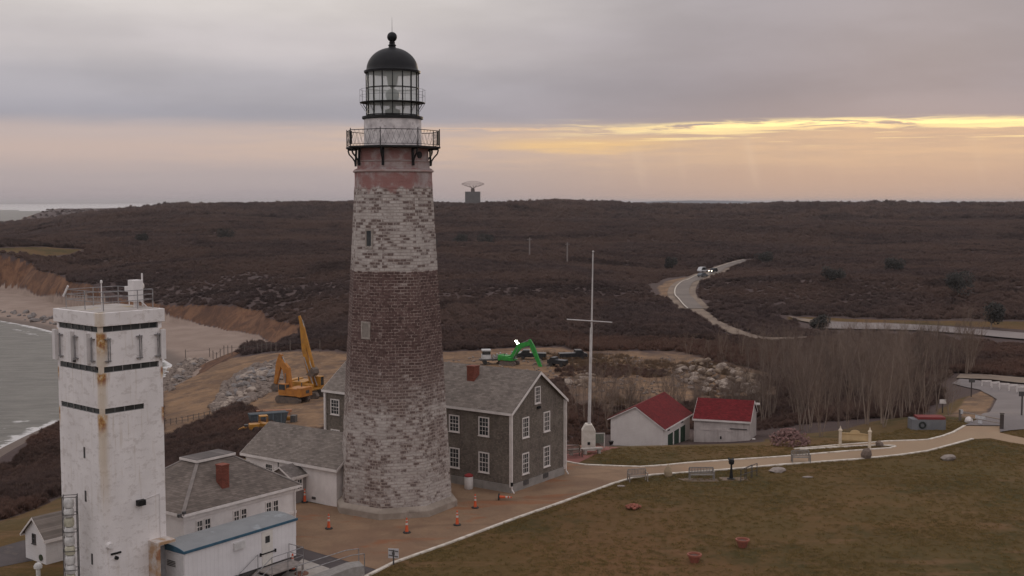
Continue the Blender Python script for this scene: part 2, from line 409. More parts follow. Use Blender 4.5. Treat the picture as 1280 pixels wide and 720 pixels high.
# --- ground
def ground_material():
    m, t, b = newmat('ground')
    pos = t.new('ShaderNodeNewGeometry').outputs['Position']
    nrm = t.new('ShaderNodeNewGeometry').outputs['Normal']
    def A(n): return t.attr(n).outputs['Fac']
    big = t.noise(pos, 0.02, 5, 0.6); mid = t.noise(pos, 0.12, 6, 0.62); fine = t.noise(pos, 1.3, 5, 0.65); vf = t.noise(pos, 7.0, 4, 0.6)
    scrub = t.mix(t.ss(mid, 0.35, 0.65), (0.072, 0.050, 0.047), (0.090, 0.062, 0.056))
    scrub = t.mix(t.ss(big, 0.45, 0.7), scrub, (0.082, 0.057, 0.052))
    g = t.mix(t.ss(mid, 0.40, 0.60), (0.098, 0.065, 0.021), (0.150, 0.082, 0.031))
    g = t.mix(t.m('MULTIPLY', t.ss(big, 0.45, 0.62), 0.6), g, (0.165, 0.080, 0.036))
    g = t.mix(t.m('MULTIPLY', t.ss(t.noise(pos, 0.06, 6, 0.7), 0.47, 0.60), 0.85), g, (0.044, 0.040, 0.010))
    g = t.mix(t.m('MULTIPLY', t.ss(fine, 0.45, 0.75), 0.35), g, (0.185, 0.115, 0.058))
    g = t.mix(t.m('MULTIPLY', t.ss(vf, 0.45, 0.65), 0.5), g, (0.060, 0.043, 0.019))
    wv = t.noise(t.comb(*[t.m('MULTIPLY', q, k) for q, k in zip(t.sep(pos), (0.10, 0.45, 0.2))]), 1.0, 6, 0.7)
    g = t.mix(t.m('MULTIPLY', t.ss(wv, 0.54, 0.66), 0.4), g, (0.205, 0.110, 0.060))
    d = t.mix(t.ss(mid, 0.35, 0.65), (0.27, 0.165, 0.092), (0.165, 0.100, 0.060))
    d = t.mix(t.m('MULTIPLY', t.ss(fine, 0.5, 0.7), 0.5), d, (0.31, 0.225, 0.155))
    d = t.mix(t.m('MULTIPLY', t.ss(t.noise(pos, 0.3, 6, 0.7), 0.46, 0.60), 0.75), d, (0.105, 0.070, 0.053))
    sd = t.mix(t.ss(mid, 0.3, 0.7), (0.32, 0.245, 0.20), (0.25, 0.185, 0.148))
    sd = t.mix(t.m('MULTIPLY', t.ss(fine, 0.5, 0.75), 0.3), sd, (0.24, 0.20, 0.17))
    # eroded bluff: warm clay with near vertical darker runs
    px_, py_, pz_ = t.sep(pos)
    runs = t.noise(t.comb(t.m('MULTIPLY', px_, 0.22), t.m('MULTIPLY', py_, 0.10), t.m('MULTIPLY', pz_, 0.12)), 1.0, 7, 0.75, 0.8)
    cf = t.mix(t.ss(runs, 0.35, 0.65), (0.205, 0.108, 0.062), (0.085, 0.045, 0.031))
    cf = t.mix(t.m('MULTIPLY', t.ss(big, 0.40, 0.62), 0.6), cf, (0.07, 0.040, 0.030))
    def lay(c0, c1_, fac, amt=0.5, sc=mid):
        f = t.ss(t.m('ADD', fac, t.m('MULTIPLY', t.m('SUBTRACT', sc, 0.5), amt)), 0.35, 0.65)
        return t.mix(f, c0, c1_)
    c = lay(scrub, g, A('grass'), 0.5)
    c = lay(c, d, A('dirt'), 0.9)
    c = lay(c, cf, A('cliff'), 0.5)
    c = lay(c, sd, A('sand'), 0.3)
    wet = t.ss(pz_, SEA + 0.55, SEA + 0.15)
    c = t.mix(t.m('MULTIPLY', wet, 0.75), c, (0.13, 0.105, 0.09))
    t.put(b.inputs['Base Color'], c); b.inputs['Roughness'].default_value = 0.95; b.inputs['Specular IOR Level'].default_value = 0.15
    bn = t.new('ShaderNodeBump'); bn.inputs['Strength'].default_value = 0.5; bn.inputs['Distance'].default_value = 0.12
    hgt = t.m('ADD', t.m('MULTIPLY', fine, 1.0), t.m('MULTIPLY', vf, 0.5))
    hgt = t.m('ADD', hgt, t.m('MULTIPLY', t.m('MULTIPLY', runs, A('cliff')), 8.0))
    t.l.new(hgt, bn.inputs['Height']); t.l.new(bn.outputs[0], b.inputs['Normal'])
    return m

# ------------------------------------------------------------------ ground sheet
def build_ground():
    th = np.concatenate([np.radians(np.arange(-180, -40, 3.5)), np.radians(np.arange(-40, -34, 0.8)), np.radians(np.arange(-34, 34, 0.13)), np.radians(np.arange(34, 40, 0.8)), np.radians(np.arange(40, 180, 3.5))])
    rr = np.concatenate([[0.01, 10, 20, 30, 40, 45, 50], np.exp(np.arange(np.log(54), np.log(70), 0.012)), np.exp(np.arange(np.log(70), np.log(900), 0.0062)), np.exp(np.arange(np.log(900), np.log(4500), 0.02)), np.exp(np.arange(np.log(4500), np.log(60000), 0.15))])
    T, R = np.meshgrid(th, rr)
    X = (R * np.sin(T)).ravel(); Y = (R * np.cos(T)).ravel()
    P = np.stack([X, Y], 1)
    hh, db, ds, k, dp = H(P, True)
    # far plain drops under the sea beyond the hills
    nt, nr = len(th), len(rr)
    me = bpy.data.meshes.new('ground')
    i = np.arange(nr - 1)[:, None]; j = np.arange(nt)[None]
    j2 = (j + 1) % nt
    a = i * nt + j; b_ = i * nt + j2; c = (i + 1) * nt + j2; d = (i + 1) * nt + j
    quads = np.stack([a, d, c, b_], 2).reshape(-1, 4)
    me.vertices.add(len(P)); me.vertices.foreach_set('co', np.stack([X, Y, hh], 1).astype('f').ravel())
    me.loops.add(quads.size); me.loops.foreach_set('vertex_index', quads.ravel().astype('i'))
    me.polygons.add(len(quads)); me.polygons.foreach_set('loop_start', (np.arange(len(quads)) * 4).astype('i'))
    me.polygons.foreach_set('use_smooth', np.ones(len(quads), bool))
    me.update(calc_edges=True)
    def put(name, v):
        at = me.attributes.new(name, 'FLOAT', 'POINT'); at.data.foreach_set('value', v.astype('f'))
    soft = lambda poly, w_=2.0: smooth(-sdist(P, poly), -w_, w_)
    r = np.hypot(X, Y)
    grass = smooth(-dp, -13, -7)
    for pl, w_ in GRASS: grass = np.maximum(grass, soft(pl, w_))
    dirt = np.zeros(len(P))
    for pl, w_ in DIRT: dirt = np.maximum(dirt, soft(pl, w_))
    for pl, w_ in BARE: grass = np.minimum(grass, 1 - soft(pl, w_))
    sand = np.maximum(smooth(-db, -1.5, 1.0), (1 - smooth(k, 0.0, 0.05)) * (db < 40) * (r > 235)) * (r < 30000)
    cliff = smooth(k, 0.02, 0.06) * (1 - smooth(k, 0.93, 1.0)) * (db > 0) * smooth(db, 0, 1) * smooth(r, 235, 300)
    put('grass', grass); put('dirt', dirt); put('sand', sand); put('cliff', cliff)
    me.materials.append(ground_material())
    o = bpy.data.objects.new('ground', me); COL.objects.link(o); tag(o, kind='structure')
    return o

GRASS = [(gpoly((-80, 690), (-60, 655), (0, 652), (75, 622), (130, 600), (150, 640), (90, 700), (40, 730), (-60, 760)), 1.5),
         (gpoly((1168, 540), (1172, 512), (1195, 500), (1215, 494), (1235, 500), (1222, 520), (1210, 530)), 2.0),
         (gpoly((960, 557), (962, 546), (1000, 542), (1060, 537), (1110, 529), (1150, 523), (1205, 522), (1205, 545), (1100, 556)), 2.0),
         (gpoly((955, 548), (955, 556), (1010, 556), (1010, 550)), 1.0),
         (gpoly((-20, 318), (-20, 311), (60, 309), (104, 312), (90, 317), (50, 321)), 6.0),
         (gpoly((985, 401), (985, 396), (1080, 399), (1240, 402), (1300, 402), (1300, 414), (1240, 409), (1100, 405)), 3.0)]
DIRT = [(gpoly((203, 552), (203, 486), (240, 466), (300, 446), (345, 441), (430, 442), (560, 440), (700, 434), (740, 446), (730, 470), (560, 500), (410, 540), (360, 548), (330, 520), (300, 505), (262, 524)), 4.0),
        (gpoly((700, 452), (740, 440), (840, 440), (900, 452), (960, 470), (962, 498), (880, 500), (800, 510), (730, 505)), 26.0),
        (gpoly((822, 358), (838, 350), (858, 346), (858, 352), (846, 362), (840, 372), (826, 370)), 3.0),
        (gpoly((1180, 520), (1205, 500), (1235, 484), (1245, 492), (1236, 512), (1225, 524)), 1.0)]
BARE = [(gpoly((700, 553), (735, 545), (760, 548), (745, 556), (705, 578)), 0.6)]
GROUND = build_ground()

# ------------------------------------------------------------------ sea
def sea_material():
    m, t, b = newmat('sea_water')
    pos = t.new('ShaderNodeNewGeometry').outputs['Position']
    X, Y, Z = t.sep(pos)
    w1 = t.noise(t.comb(t.m('MULTIPLY', X, 0.10), t.m('MULTIPLY', Y, 0.28)), 1.0, 6, 0.6)
    w2 = t.noise(t.comb(t.m('MULTIPLY', X, 0.7), t.m('MULTIPLY', Y, 1.6)), 1.0, 5, 0.65)
    foamn = t.noise(t.comb(t.m('MULTIPLY', X, 0.25), t.m('MULTIPLY', Y, 0.25)), 1.0, 7, 0.7)
    at = t.attr('shore').outputs['Fac']
    f = t.ss(t.m('ADD', at, t.m('MULTIPLY', t.m('SUBTRACT', foamn, 0.5), 1.7)), 0.62, 0.85)
    c = t.mix(t.ss(w1, 0.35, 0.65), (0.150, 0.142, 0.124), (0.205, 0.193, 0.168))
    c = t.mix(f, c, (0.62, 0.60, 0.58))
    t.put(b.inputs['Base Color'], c)
    t.put(b.inputs['Roughness'], t.mix(f, (0.42,) * 3, (0.8,) * 3))
    b.inputs['IOR'].default_value = 1.33; b.inputs['Specular IOR Level'].default_value = 0.16
    bn = t.new('ShaderNodeBump'); bn.inputs['Strength'].default_value = 0.8; bn.inputs['Distance'].default_value = 0.5
    t.l.new(t.m('ADD', t.m('MULTIPLY', w1, 2.2), t.m('MULTIPLY', w2, 0.8)), bn.inputs['Height']); t.l.new(bn.outputs[0], b.inputs['Normal'])
    return m
def build_sea():
    th = np.radians(np.concatenate([np.arange(-180, -36, 6.0), np.arange(-36, 0, 0.15), np.arange(0, 180, 6.0)]))
    rr = np.concatenate([[0.01, 60, 120], np.exp(np.arange(np.log(150), np.log(600), 0.01)), np.exp(np.arange(np.log(600), np.log(70000), 0.12))])
    T, R = np.meshgrid(th, rr); X = (R * np.sin(T)).ravel(); Y = (R * np.cos(T)).ravel()
    P = np.stack([X, Y], 1); ds = sdist(P, shore)
    nt, nr = len(th), len(rr)
    i = np.arange(nr - 1)[:, None]; j = np.arange(nt)[None]; j2 = (j + 1) % nt
    q = np.stack([i * nt + j, (i + 1) * nt + j, (i + 1) * nt + j2, i * nt + j2], 2).reshape(-1, 4)
    me = bpy.data.meshes.new('sea')
    me.vertices.add(len(P)); me.vertices.foreach_set('co', np.stack([X, Y, np.full(len(X), SEA)], 1).astype('f').ravel())
    me.loops.add(q.size); me.loops.foreach_set('vertex_index', q.ravel().astype('i'))
    me.polygons.add(len(q)); me.polygons.foreach_set('loop_start', (np.arange(len(q)) * 4).astype('i')); me.update(calc_edges=True)
    d = -ds
    at = me.attributes.new('shore', 'FLOAT', 'POINT')
    at.data.foreach_set('value', (np.exp(-(np.clip(d, 0, None) / 4.0)) * 0.95 + 0.5 * np.exp(-((d - 7.5) / 2.0) ** 2)).astype('f'))
    me.materials.append(sea_material())
    o = bpy.data.objects.new('sea', me); COL.objects.link(o); tag(o, kind='structure')
build_sea()

# far blue hill strip beyond the woods
hb = MB(); n = 40
for k in range(n + 1):
    u = k / n; X_ = 500 + u * 640 ; Y_ = 4150
    zt = 14 + 13 * max(0.0, sin(pi * u)) ** 0.5 + random.uniform(-.4, .4)
    hb.v += [(X_, Y_ + 400 * (u - .5), -30), (X_, Y_ + 900, zt), (X_, Y_ + 2000, -30)]
for k in range(n):
    a = k * 3; hb.f += [(a, a + 3, a + 4, a + 1), (a + 1, a + 4, a + 5, a + 2)]
tag(hb.build('far_hill', mat('far_hill', (0.13, 0.14, 0.165), (0.11, 0.12, 0.14), 0.01)), kind='structure')

# ------------------------------------------------------------------ draped sheets
def drape(name, poly, mt, off=0.03, maxlen=3.0, kind='structure', parent=None, flat=None, thick=0.0):
    bm = bmesh.new(); vs = [bm.verts.new((p[0], p[1], 0)) for p in poly]
    tris = tessellate_polygon([[Vector((p[0], p[1], 0)) for p in poly]])
    for tr in tris:
        try: bm.faces.new([vs[i] for i in tr])
        except ValueError: pass
    for _ in range(12):
        es = [e for e in bm.edges if e.calc_length() > maxlen]
        if not es or len(bm.verts) > 30000: break
        bmesh.ops.subdivide_edges(bm, edges=es, cuts=1); bmesh.ops.triangulate(bm, faces=bm.faces)
    bmesh.ops.recalc_face_normals(bm, faces=bm.faces)
    bm.verts.ensure_lookup_table()
    P = np.array([(v.co.x, v.co.y) for v in bm.verts]); Z = H(P) if flat is None else np.full(len(P), flat)
    for v, zz in zip(bm.verts, Z): v.co.z = zz + off
    if sum(f.normal.z for f in bm.faces) < 0: bmesh.ops.reverse_faces(bm, faces=bm.faces)
    me = bpy.data.meshes.new(name); bm.to_mesh(me); bm.free(); me.materials.append(mt)
    o = bpy.data.objects.new(name, me); COL.objects.link(o)
    if parent: o.parent = parent
    if kind: tag(o, kind=kind)
    return o
def ribbon_pts(pts, step=1.5):
    out_ = []
    for a, b in zip(pts, pts[1:]):
        L = hypot(b[0] - a[0], b[1] - a[1]); n_ = max(1, int(L / step))
        for k in range(n_): out_.append((a[0] + (b[0] - a[0]) * k / n_, a[1] + (b[1] - a[1]) * k / n_))
    out_.append(tuple(pts[-1])); return out_
def smoothline(pts, n_=8):
    o_ = []
    P = [pts[0]] + list(pts) + [pts[-1]]
    for i in range(1, len(P) - 2):
        for k in range(n_):
            t = k / n_
            o_.append(tuple(0.5 * ((2 * P[i][c]) + (-P[i - 1][c] + P[i + 1][c]) * t + (2 * P[i - 1][c] - 5 * P[i][c] + 4 * P[i + 1][c] - P[i + 2][c]) * t * t + (-P[i - 1][c] + 3 * P[i][c] - 3 * P[i + 1][c] + P[i + 2][c]) * t ** 3) for c in (0, 1)))
    o_.append(tuple(pts[-1])); return o_
def offsets(pts, w_):
    P = np.array(pts); d = np.gradient(P, axis=0); d /= np.linalg.norm(d, axis=1)[:, None] + 1e-9
    n_ = np.stack([-d[:, 1], d[:, 0]], 1); return P + n_ * w_, P - n_ * w_
def ribbon(name, pts, width, mt, off=0.05, hgt=0.0, kind='structure', hmax=None):
    pts = ribbon_pts(pts); L, R_ = offsets(pts, width / 2)
    if hgt == 0:
        zl, zr = H(L) + off, H(R_) + off
        zc = H(np.array(pts)) + off
        m_ = np.maximum(np.maximum(zl, zr), zc) if hmax else None
        mb = MB(); n_ = len(L)
        mb.v = [(a[0], a[1], m_[i] if hmax else zl[i]) for i, a in enumerate(L)] + [(a[0], a[1], m_[i] if hmax else zr[i]) for i, a in enumerate(R_)]
        mb.f = [(n_ + i, n_ + i + 1, i + 1, i) for i in range(n_ - 1)]
    else:
        zl, zr = H(L), H(R_); mb = MB(); n_ = len(L)
        for i in range(n_):
            zt = max(zl[i], zr[i]) + hgt; zb = min(zl[i], zr[i]) - 0.05
            mb.v += [(*L[i], zb), (*L[i], zt), (*R_[i], zt), (*R_[i], zb)]
        for i in range(n_ - 1):
            a = i * 4
            for k in range(4): mb.f.append((a + k, a + (k + 1) % 4, a + 4 + (k + 1) % 4, a + 4 + k))
        mb.f += [(0, 1, 2, 3), (4 * n_ - 1, 4 * n_ - 2, 4 * n_ - 3, 4 * n_ - 4)]
    o = mb.build(name, mt); tag(o, kind=kind); return o

pave_m, t_, b_ = newmat('tan_pavement')
pos_ = t_.new('ShaderNodeNewGeometry').outputs['Position']
pc = t_.mix(t_.ss(t_.noise(pos_, 0.35, 6, 0.65), 0.35, 0.65), (0.27, 0.172, 0.105), (0.205, 0.130, 0.082))
pc = t_.mix(t_.m('MULTIPLY', t_.ss(t_.noise(pos_, 6, 5, 0.7), 0.4, 0.7), 0.35), pc, (0.30, 0.215, 0.145))
pc = t_.mix(t_.m('MULTIPLY', t_.ss(t_.noise(pos_, 0.13, 5, 0.6, 1.0), 0.5, 0.64), 0.5), pc, (0.18, 0.105, 0.068))
# rusty water stains
pc = t_.mix(t_.m('MULTIPLY', t_.ss(t_.noise(t_.comb(*[t_.m('MULTIPLY', q, k) for q, k in zip(t_.sep(pos_), (0.16, 0.5, 1))]), 1.0, 5, 0.6, 0.6), 0.56, 0.64), 0.55), pc, (0.27, 0.095, 0.038))
X_, Y_, Z_ = t_.sep(pos_)
trk = t_.ss(t_.m('ABSOLUTE', t_.m('SUBTRACT', t_.noise(t_.comb(t_.m('MULTIPLY', X_, 0.05), t_.m('MULTIPLY', Y_, 0.14)), 1.0, 2, 0.4), 0.5)), 0.022, 0.008)
pc = t_.mix(t_.m('MULTIPLY', trk, 0.3), pc, (0.14, 0.088, 0.058))
pc = t_.mix(t_.m('MULTIPLY', t_.ss(t_.noise(pos_, 2.0, 6, 0.75), 0.55, 0.68), 0.35), pc, (0.15, 0.10, 0.066))
pathf = t_.ss(X_, 9.0, 20.0)
pc = t_.mix(t_.m('MULTIPLY', pathf, 0.75), pc, (0.34, 0.245, 0.160))
t_.put(b_.inputs['Base Color'], pc); b_.inputs['Roughness'].default_value = 0.9; b_.inputs['Specular IOR Level'].default_value = 0.2

curb_m = mat('white_kerb', (0.70, 0.64, 0.56), (0.50, 0.44, 0.37), 1.6, 0.8, c3=(0.30, 0.24, 0.17), s3=2.6)
asph_m = mat('dark_asphalt', (0.085, 0.068, 0.066), (0.060, 0.050, 0.050), 0.6, 0.85, 0.2, 8, c3=(0.11, 0.085, 0.075))
road_m = mat('grey_asphalt', (0.185, 0.160, 0.158), (0.150, 0.130, 0.128), 0.15, 0.9, c3=(0.17, 0.14, 0.135), s3=0.05)
conc_m = mat('pale_concrete', (0.42, 0.38, 0.34), (0.34, 0.30, 0.265), 1.2, 0.9, 0.3, 12)
brick_pave = mat('red_brick_paving', (0.26, 0.095, 0.075), (0.20, 0.08, 0.065), 1.5, 0.9, 0.3, 8)
chippings = mat('light_roadside_gravel', (0.225, 0.170, 0.125), (0.15, 0.11, 0.083), 0.2, 0.95)

low = [(430, 734), (456, 722), (492, 704), (560, 680), (640, 650), (700, 629), (766, 605), (790, 598), (815, 594), (900, 588), (980, 581), (1075, 574), (1125, 569), (1160, 564), (1190, 556), (1216, 549)]
up1 = [(706, 577), (718, 579.5), (732, 581.5), (770, 583), (800, 584), (830, 582), (860, 579), (905, 576), (980, 571), (1050, 565), (1085, 562.3), (1112, 560.5), (1119, 558.6)]
up2 = [(993, 561.5), (1045, 557), (1085, 554), (1110, 551.8), (1140, 551), (1160, 550), (1178, 545.5), (1192, 540.5), (1206, 532.5)]
isl = [(1119, 558.6), (1118, 557.6), (1112, 557.4), (1085, 557.3), (1045, 559.3), (1000, 562.5)]
W0 = lambda l: [xy(onz(a, b, 0)) for a, b in l]
pz = W0(low) + W0([(1238, 548), (1262, 553), (1300, 559), (1300, 552), (1262, 544), (1248, 541)]) + W0([(1250, 531)]) + W0(up2[::-1])[:-1] + W0([(1045, 557)]) + W0(isl[::-1])[1:] + W0(up1[::-1])
pz = W0(low) + W0([(1238, 548), (1262, 553), (1300, 559), (1300, 552), (1262, 544), (1250, 541), (1250, 533), (1228, 531)]) + W0(up2[::-1]) + W0([(1000, 562.2)]) + W0(isl[::-1][1:-1]) + W0(up1[::-1]) \
     + [(2.5, 97.5), (-6, 108), (-12, 106), (-12.2, 88), (-12, 86)] + W0([(422, 634), (376, 627), (352, 615), (340, 650), (372, 684), (420, 698), (470, 712), (450, 722)])
drape('plaza', pz, pave_m, 0.022)
drape('service_yard', W0([(372, 683), (420, 697.5), (471, 712.5), (440, 727)]) + [(-12, 64), (-24, 56), (-30, 60), (-14, 75.5)], asph_m, 0.010)
for nm, l in (('kerb', low), ('kerb', up1), ('kerb', up2), ('kerb', isl)):
    ribbon(nm, W0(l), 0.24, curb_m, hgt=0.09)
drape('brick_terrace', W0([(690, 571), (706, 576.5), (722, 579), (752, 565), (775, 557), (760, 553.5), (735, 553), (700, 556)]), brick_pave, 0.02, 2.0)
# turnaround, road and distant car park
drape('turnaround', gpoly((1206, 532.5), (1250, 533), (1250, 541), (1262, 539), (1300, 536), (1330, 520), (1340, 480), (1290, 482), (1240, 478), (1200, 474), (1190, 480), (1225, 488), (1246, 500), (1238, 515), (1222, 525)), road_m, 0.10, 2.0)
accf = smoothline(gpoly(*road_lines['access']), 6); acc = accf[27:]
ribbon('road_track', accf[:29], 4.2, chippings, 0.2)
ribbon('road_verge', acc, 9.0, chippings, 0.12)
ribbon('access_road', acc, 4.8, mat('road_asphalt', (0.175, 0.145, 0.125), (0.135, 0.112, 0.097), 0.1, 0.9), 0.30)
Lw, Rw = offsets(acc, 2.2)
ribbon('road_edge_line', [tuple(p) for p in Lw], 0.35, curb_m, 0.42)
ribbon('far_road', smoothline(gpoly((930, 327), (960, 322.5), (1010, 317)), 6), 6.0, mat('far_road', (0.13, 0.10, 0.09)), 0.3)
drape('distant_car_park', gpoly((1012, 405), (1045, 403.5), (1100, 405), (1150, 407.5), (1200, 411), (1300, 419), (1300, 427), (1230, 421), (1150, 414.5), (1080, 413), (1020, 412)), mat('pale_car_park', (0.23, 0.195, 0.185), (0.165, 0.14, 0.135), 0.05, 0.9), 0.35, 3.0)
drape('distant_lay_by', gpoly((985, 396), (1010, 400), (1045, 402.5), (1020, 406), (1000, 402)), chippings, 0.3, 3.0)
drape('gravel_strip', gpoly((1195, 474), (1240, 476), (1300, 482), (1300, 475), (1240, 470), (1200, 469)), chippings, 0.22, 3.0)
drape('cart_track', W0([(-60, 703), (0, 684), (28, 676), (75, 668), (75, 690), (45, 700), (0, 709), (-60, 730)]), asph_m, 0.015)

# ================================================================== BUILDINGS
def wall_mat(name, c1, c2, board=0.0, vertical=False, c3=None, rough=0.8, brick=None, stain=0.5):
    """painted boards or shingles; (x+y, z) of the building's own axes"""
    if name in MATS: return MATS[name]
    m, t, b = newmat(name)
    o = t.new('ShaderNodeTexCoord').outputs['Object']; X, Y, Z = t.sep(o)
    u = t.m('ADD', X, Y)
    n_ = t.noise(o, 0.9, 6, 0.65); n2_ = t.noise(t.comb(t.m('MULTIPLY', u, 2.2), t.m('MULTIPLY', Z, 0.25)), 1.0, 5, 0.65)
    c = t.mix(t.ss(n_, 0.35, 0.65), c1, c2)
    hgt = None
    if brick:
        bt = t.new('ShaderNodeTexBrick'); bt.offset = 0.5
        t.l.new(t.comb(u, Z), bt.inputs['Vector']); bt.inputs['Scale'].default_value = 1.0
        bt.inputs['Brick Width'].default_value = brick[0]; bt.inputs['Row Height'].default_value = brick[1]
        bt.inputs['Mortar Size'].default_value = brick[2]; bt.inputs['Mortar Smooth'].default_value = 0.3
        t.put(bt.inputs['Color1'], (0.72,) * 3); t.put(bt.inputs['Color2'], (1.15,) * 3); t.put(bt.inputs['Mortar'], (0.55,) * 3)
        c = t.mix(1.0, c, bt.outputs['Color'], 'MULTIPLY'); hgt = t.m('MULTIPLY', bt.outputs['Fac'], -1.0)
    if board:
        q = t.m('FRACT', t.m('DIVIDE', u if vertical else Z, board))
        ln = t.ss(q, 0.10, 0.0)
        c = t.mix(t.m('MULTIPLY', ln, 0.35), c, tuple(v * 0.45 for v in c1)); hgt = q
    c = t.mix(t.m('MULTIPLY', t.ss(n2_, 0.5, 0.72), stain), c, c3 or tuple(v * 0.72 for v in c1))
    t.put(b.inputs['Base Color'], c); b.inputs['Roughness'].default_value = rough; b.inputs['Specular IOR Level'].default_value = 0.25
    if hgt is not None:
        bn = t.new('ShaderNodeBump'); bn.inputs['Strength'].default_value = 0.5; bn.inputs['Distance'].default_value = 0.03
        t.l.new(hgt, bn.inputs['Height']); t.l.new(bn.outputs[0], b.inputs['Normal'])
    return m
def roof_mat(name, c1, c2, axis='Y', row=0.17, width=0.35, rough=0.9, streak=0.5):
    if name in MATS: return MATS[name]
    m, t, b = newmat(name)
    o = t.new('ShaderNodeTexCoord').outputs['Object']; X, Y, Z = t.sep(o)
    u = {'Y': Y, 'X': X, 'S': t.m('ADD', X, Y)}[axis]
    bt = t.new('ShaderNodeTexBrick'); bt.offset = 0.5
    t.l.new(t.comb(u, t.m('MULTIPLY', Z, 1.8)), bt.inputs['Vector']); bt.inputs['Scale'].default_value = 1.0
    bt.inputs['Brick Width'].default_value = width; bt.inputs['Row Height'].default_value = row
    bt.inputs['Mortar Size'].default_value = 0.012; bt.inputs['Mortar Smooth'].default_value = 0.5
    t.put(bt.inputs['Color1'], (0.74,) * 3); t.put(bt.inputs['Color2'], (1.18,) * 3); t.put(bt.inputs['Mortar'], (0.6,) * 3)
    n_ = t.noise(o, 0.7, 6, 0.65); n2_ = t.noise(t.comb(t.m('MULTIPLY', u, 1.3), t.m('MULTIPLY', Z, 0.35)), 1.0, 5, 0.7)
    c = t.mix(t.ss(n_, 0.3, 0.7), c1, c2)
    c = t.mix(t.m('MULTIPLY', t.ss(n2_, 0.5, 0.75), streak), c, tuple(v * 0.7 for v in c1))
    c = t.mix(1.0, c, bt.outputs['Color'], 'MULTIPLY')
    t.put(b.inputs['Base Color'], c); b.inputs['Roughness'].default_value = rough; b.inputs['Specular IOR Level'].default_value = 0.2
    bn = t.new('ShaderNodeBump'); bn.inputs['Strength'].default_value = 0.5; bn.inputs['Distance'].default_value = 0.03
    t.l.new(bt.outputs['Color'], bn.inputs['Height']); t.l.new(bn.outputs[0], b.inputs['Normal'])
    return m
white_trim = mat('white_trim', (0.72, 0.66, 0.62), (0.60, 0.55, 0.51), 2.0, 0.7)
glass_dark = mat('window_glass', (0.022, 0.026, 0.028), (0.05, 0.052, 0.052), 0.8, 0.12, spec=0.6)
glass_blind = mat('curtained_glass', (0.10, 0.095, 0.09), (0.035, 0.035, 0.035), 1.3, 0.2, spec=0.6, lo=0.45, hi=0.55)
black_iron = mat('black_iron', (0.010, 0.010, 0.011), (0.018, 0.017, 0.016), 3.0, 0.6, spec=0.25)
galv = mat('galvanised_steel', (0.33, 0.32, 0.32), (0.22, 0.21, 0.21), 5.0, 0.45, metal=0.6)
dark_metal = mat('dark_metal', (0.05, 0.048, 0.048), (0.09, 0.08, 0.075), 4.0, 0.55)
rubber = mat('black_rubber', (0.025, 0.025, 0.025), (0.05, 0.045, 0.04), 4.0, 0.85)
brick_red = wall_mat('red_chimney_brick', (0.27, 0.085, 0.055), (0.20, 0.065, 0.045), brick=(0.22, 0.075, 0.012))

class Face:
    """flat wall frame: o origin, u along, n outwards"""
    def __init__(s, o, u, n): s.o = Vector(o); s.u = Vector(u).normalized(); s.n = Vector(n).normalized()
    def mtx(s, u, z):
        p = s.o + s.u * u + Vector((0, 0, z))
        m = Matrix.Identity(4); up = Vector((0, 0, 1))
        for i in range(3): m[i][0] = s.u[i]; m[i][1] = s.n[i]; m[i][2] = up[i]; m[i][3] = p[i]
        return m
def window(parent, face, u, z, w_, h_, cols=3, rows=4, fw=0.09, frame_m=None, name='window', glass=None, sill=True, mid=True):
    """u,z = lower centre; window frame with muntins, its pane as a sub-part"""
    M_ = face.mtx(u, z); fm = MB(); fm.M = M_
    a = w_ / 2
    fm.box(-a, -a + fw, 0.0, 0.06, 0, h_); fm.box(a - fw, a, 0.0, 0.06, 0, h_)
    fm.box(-a + fw, a - fw, 0.0, 0.06, h_ - fw, h_); fm.box(-a + fw, a - fw, 0.0, 0.06, 0, fw)
    if sill: fm.box(-a - 0.04, a + 0.04, 0.0, 0.10, -0.05, -0.001)
    for i in range(1, cols):
        x_ = -a + fw + (w_ - 2 * fw) * i / cols; fm.box(x_ - 0.012, x_ + 0.012, 0.012, 0.035, fw, h_ - fw)
    for j in range(1, rows):
        z_ = fw + (h_ - 2 * fw) * j / rows; t2 = 0.028 if (mid and j * 2 == rows) else 0.012
        fm.box(-a + fw, a - fw, 0.012, 0.040, z_ - t2, z_ + t2)
    fr = fm.build(name, frame_m or white_trim, parent)
    gm = MB(); gm.M = M_; gm.box(-a + fw - 0.01, a - fw + 0.01, -0.02, 0.012, fw - 0.01, h_ - fw + 0.01)
    gm.build('pane', glass or (glass_dark if random.random() < 0.7 else glass_blind), fr)
    return fr
def gable_roof(mb, x0, x1, y0, y1, ze, zr, axis, oh=0.25, rake=0.2, th=0.12):
    """roof slabs over the rectangle; ridge along `axis`; ze = wall-top height, zr = ridge"""
    if axis == 'Y':
        xm = (x0 + x1) / 2; sl = (zr - ze) / (xm - x0)
        for sgn, xe in ((-1, x0), (1, x1)):
            xo = xe + sgn * oh; zo = ze - sl * oh
            mb.prism([(xo, y0 - rake, zo), (xm, y0 - rake, zr), (xm, y0 - rake, zr + th), (xo, y0 - rake, zo + th)], (0, y1 - y0 + 2 * rake, 0))
    else:
        ym = (y0 + y1) / 2; sl = (zr - ze) / (ym - y0)
        for sgn, ye in ((-1, y0), (1, y1)):
            yo = ye + sgn * oh; zo = ze - sl * oh
            mb.prism([(x0 - rake, yo, zo), (x0 - rake, ym, zr), (x0 - rake, ym, zr + th), (x0 - rake, yo, zo + th)], (x1 - x0 + 2 * rake, 0, 0))
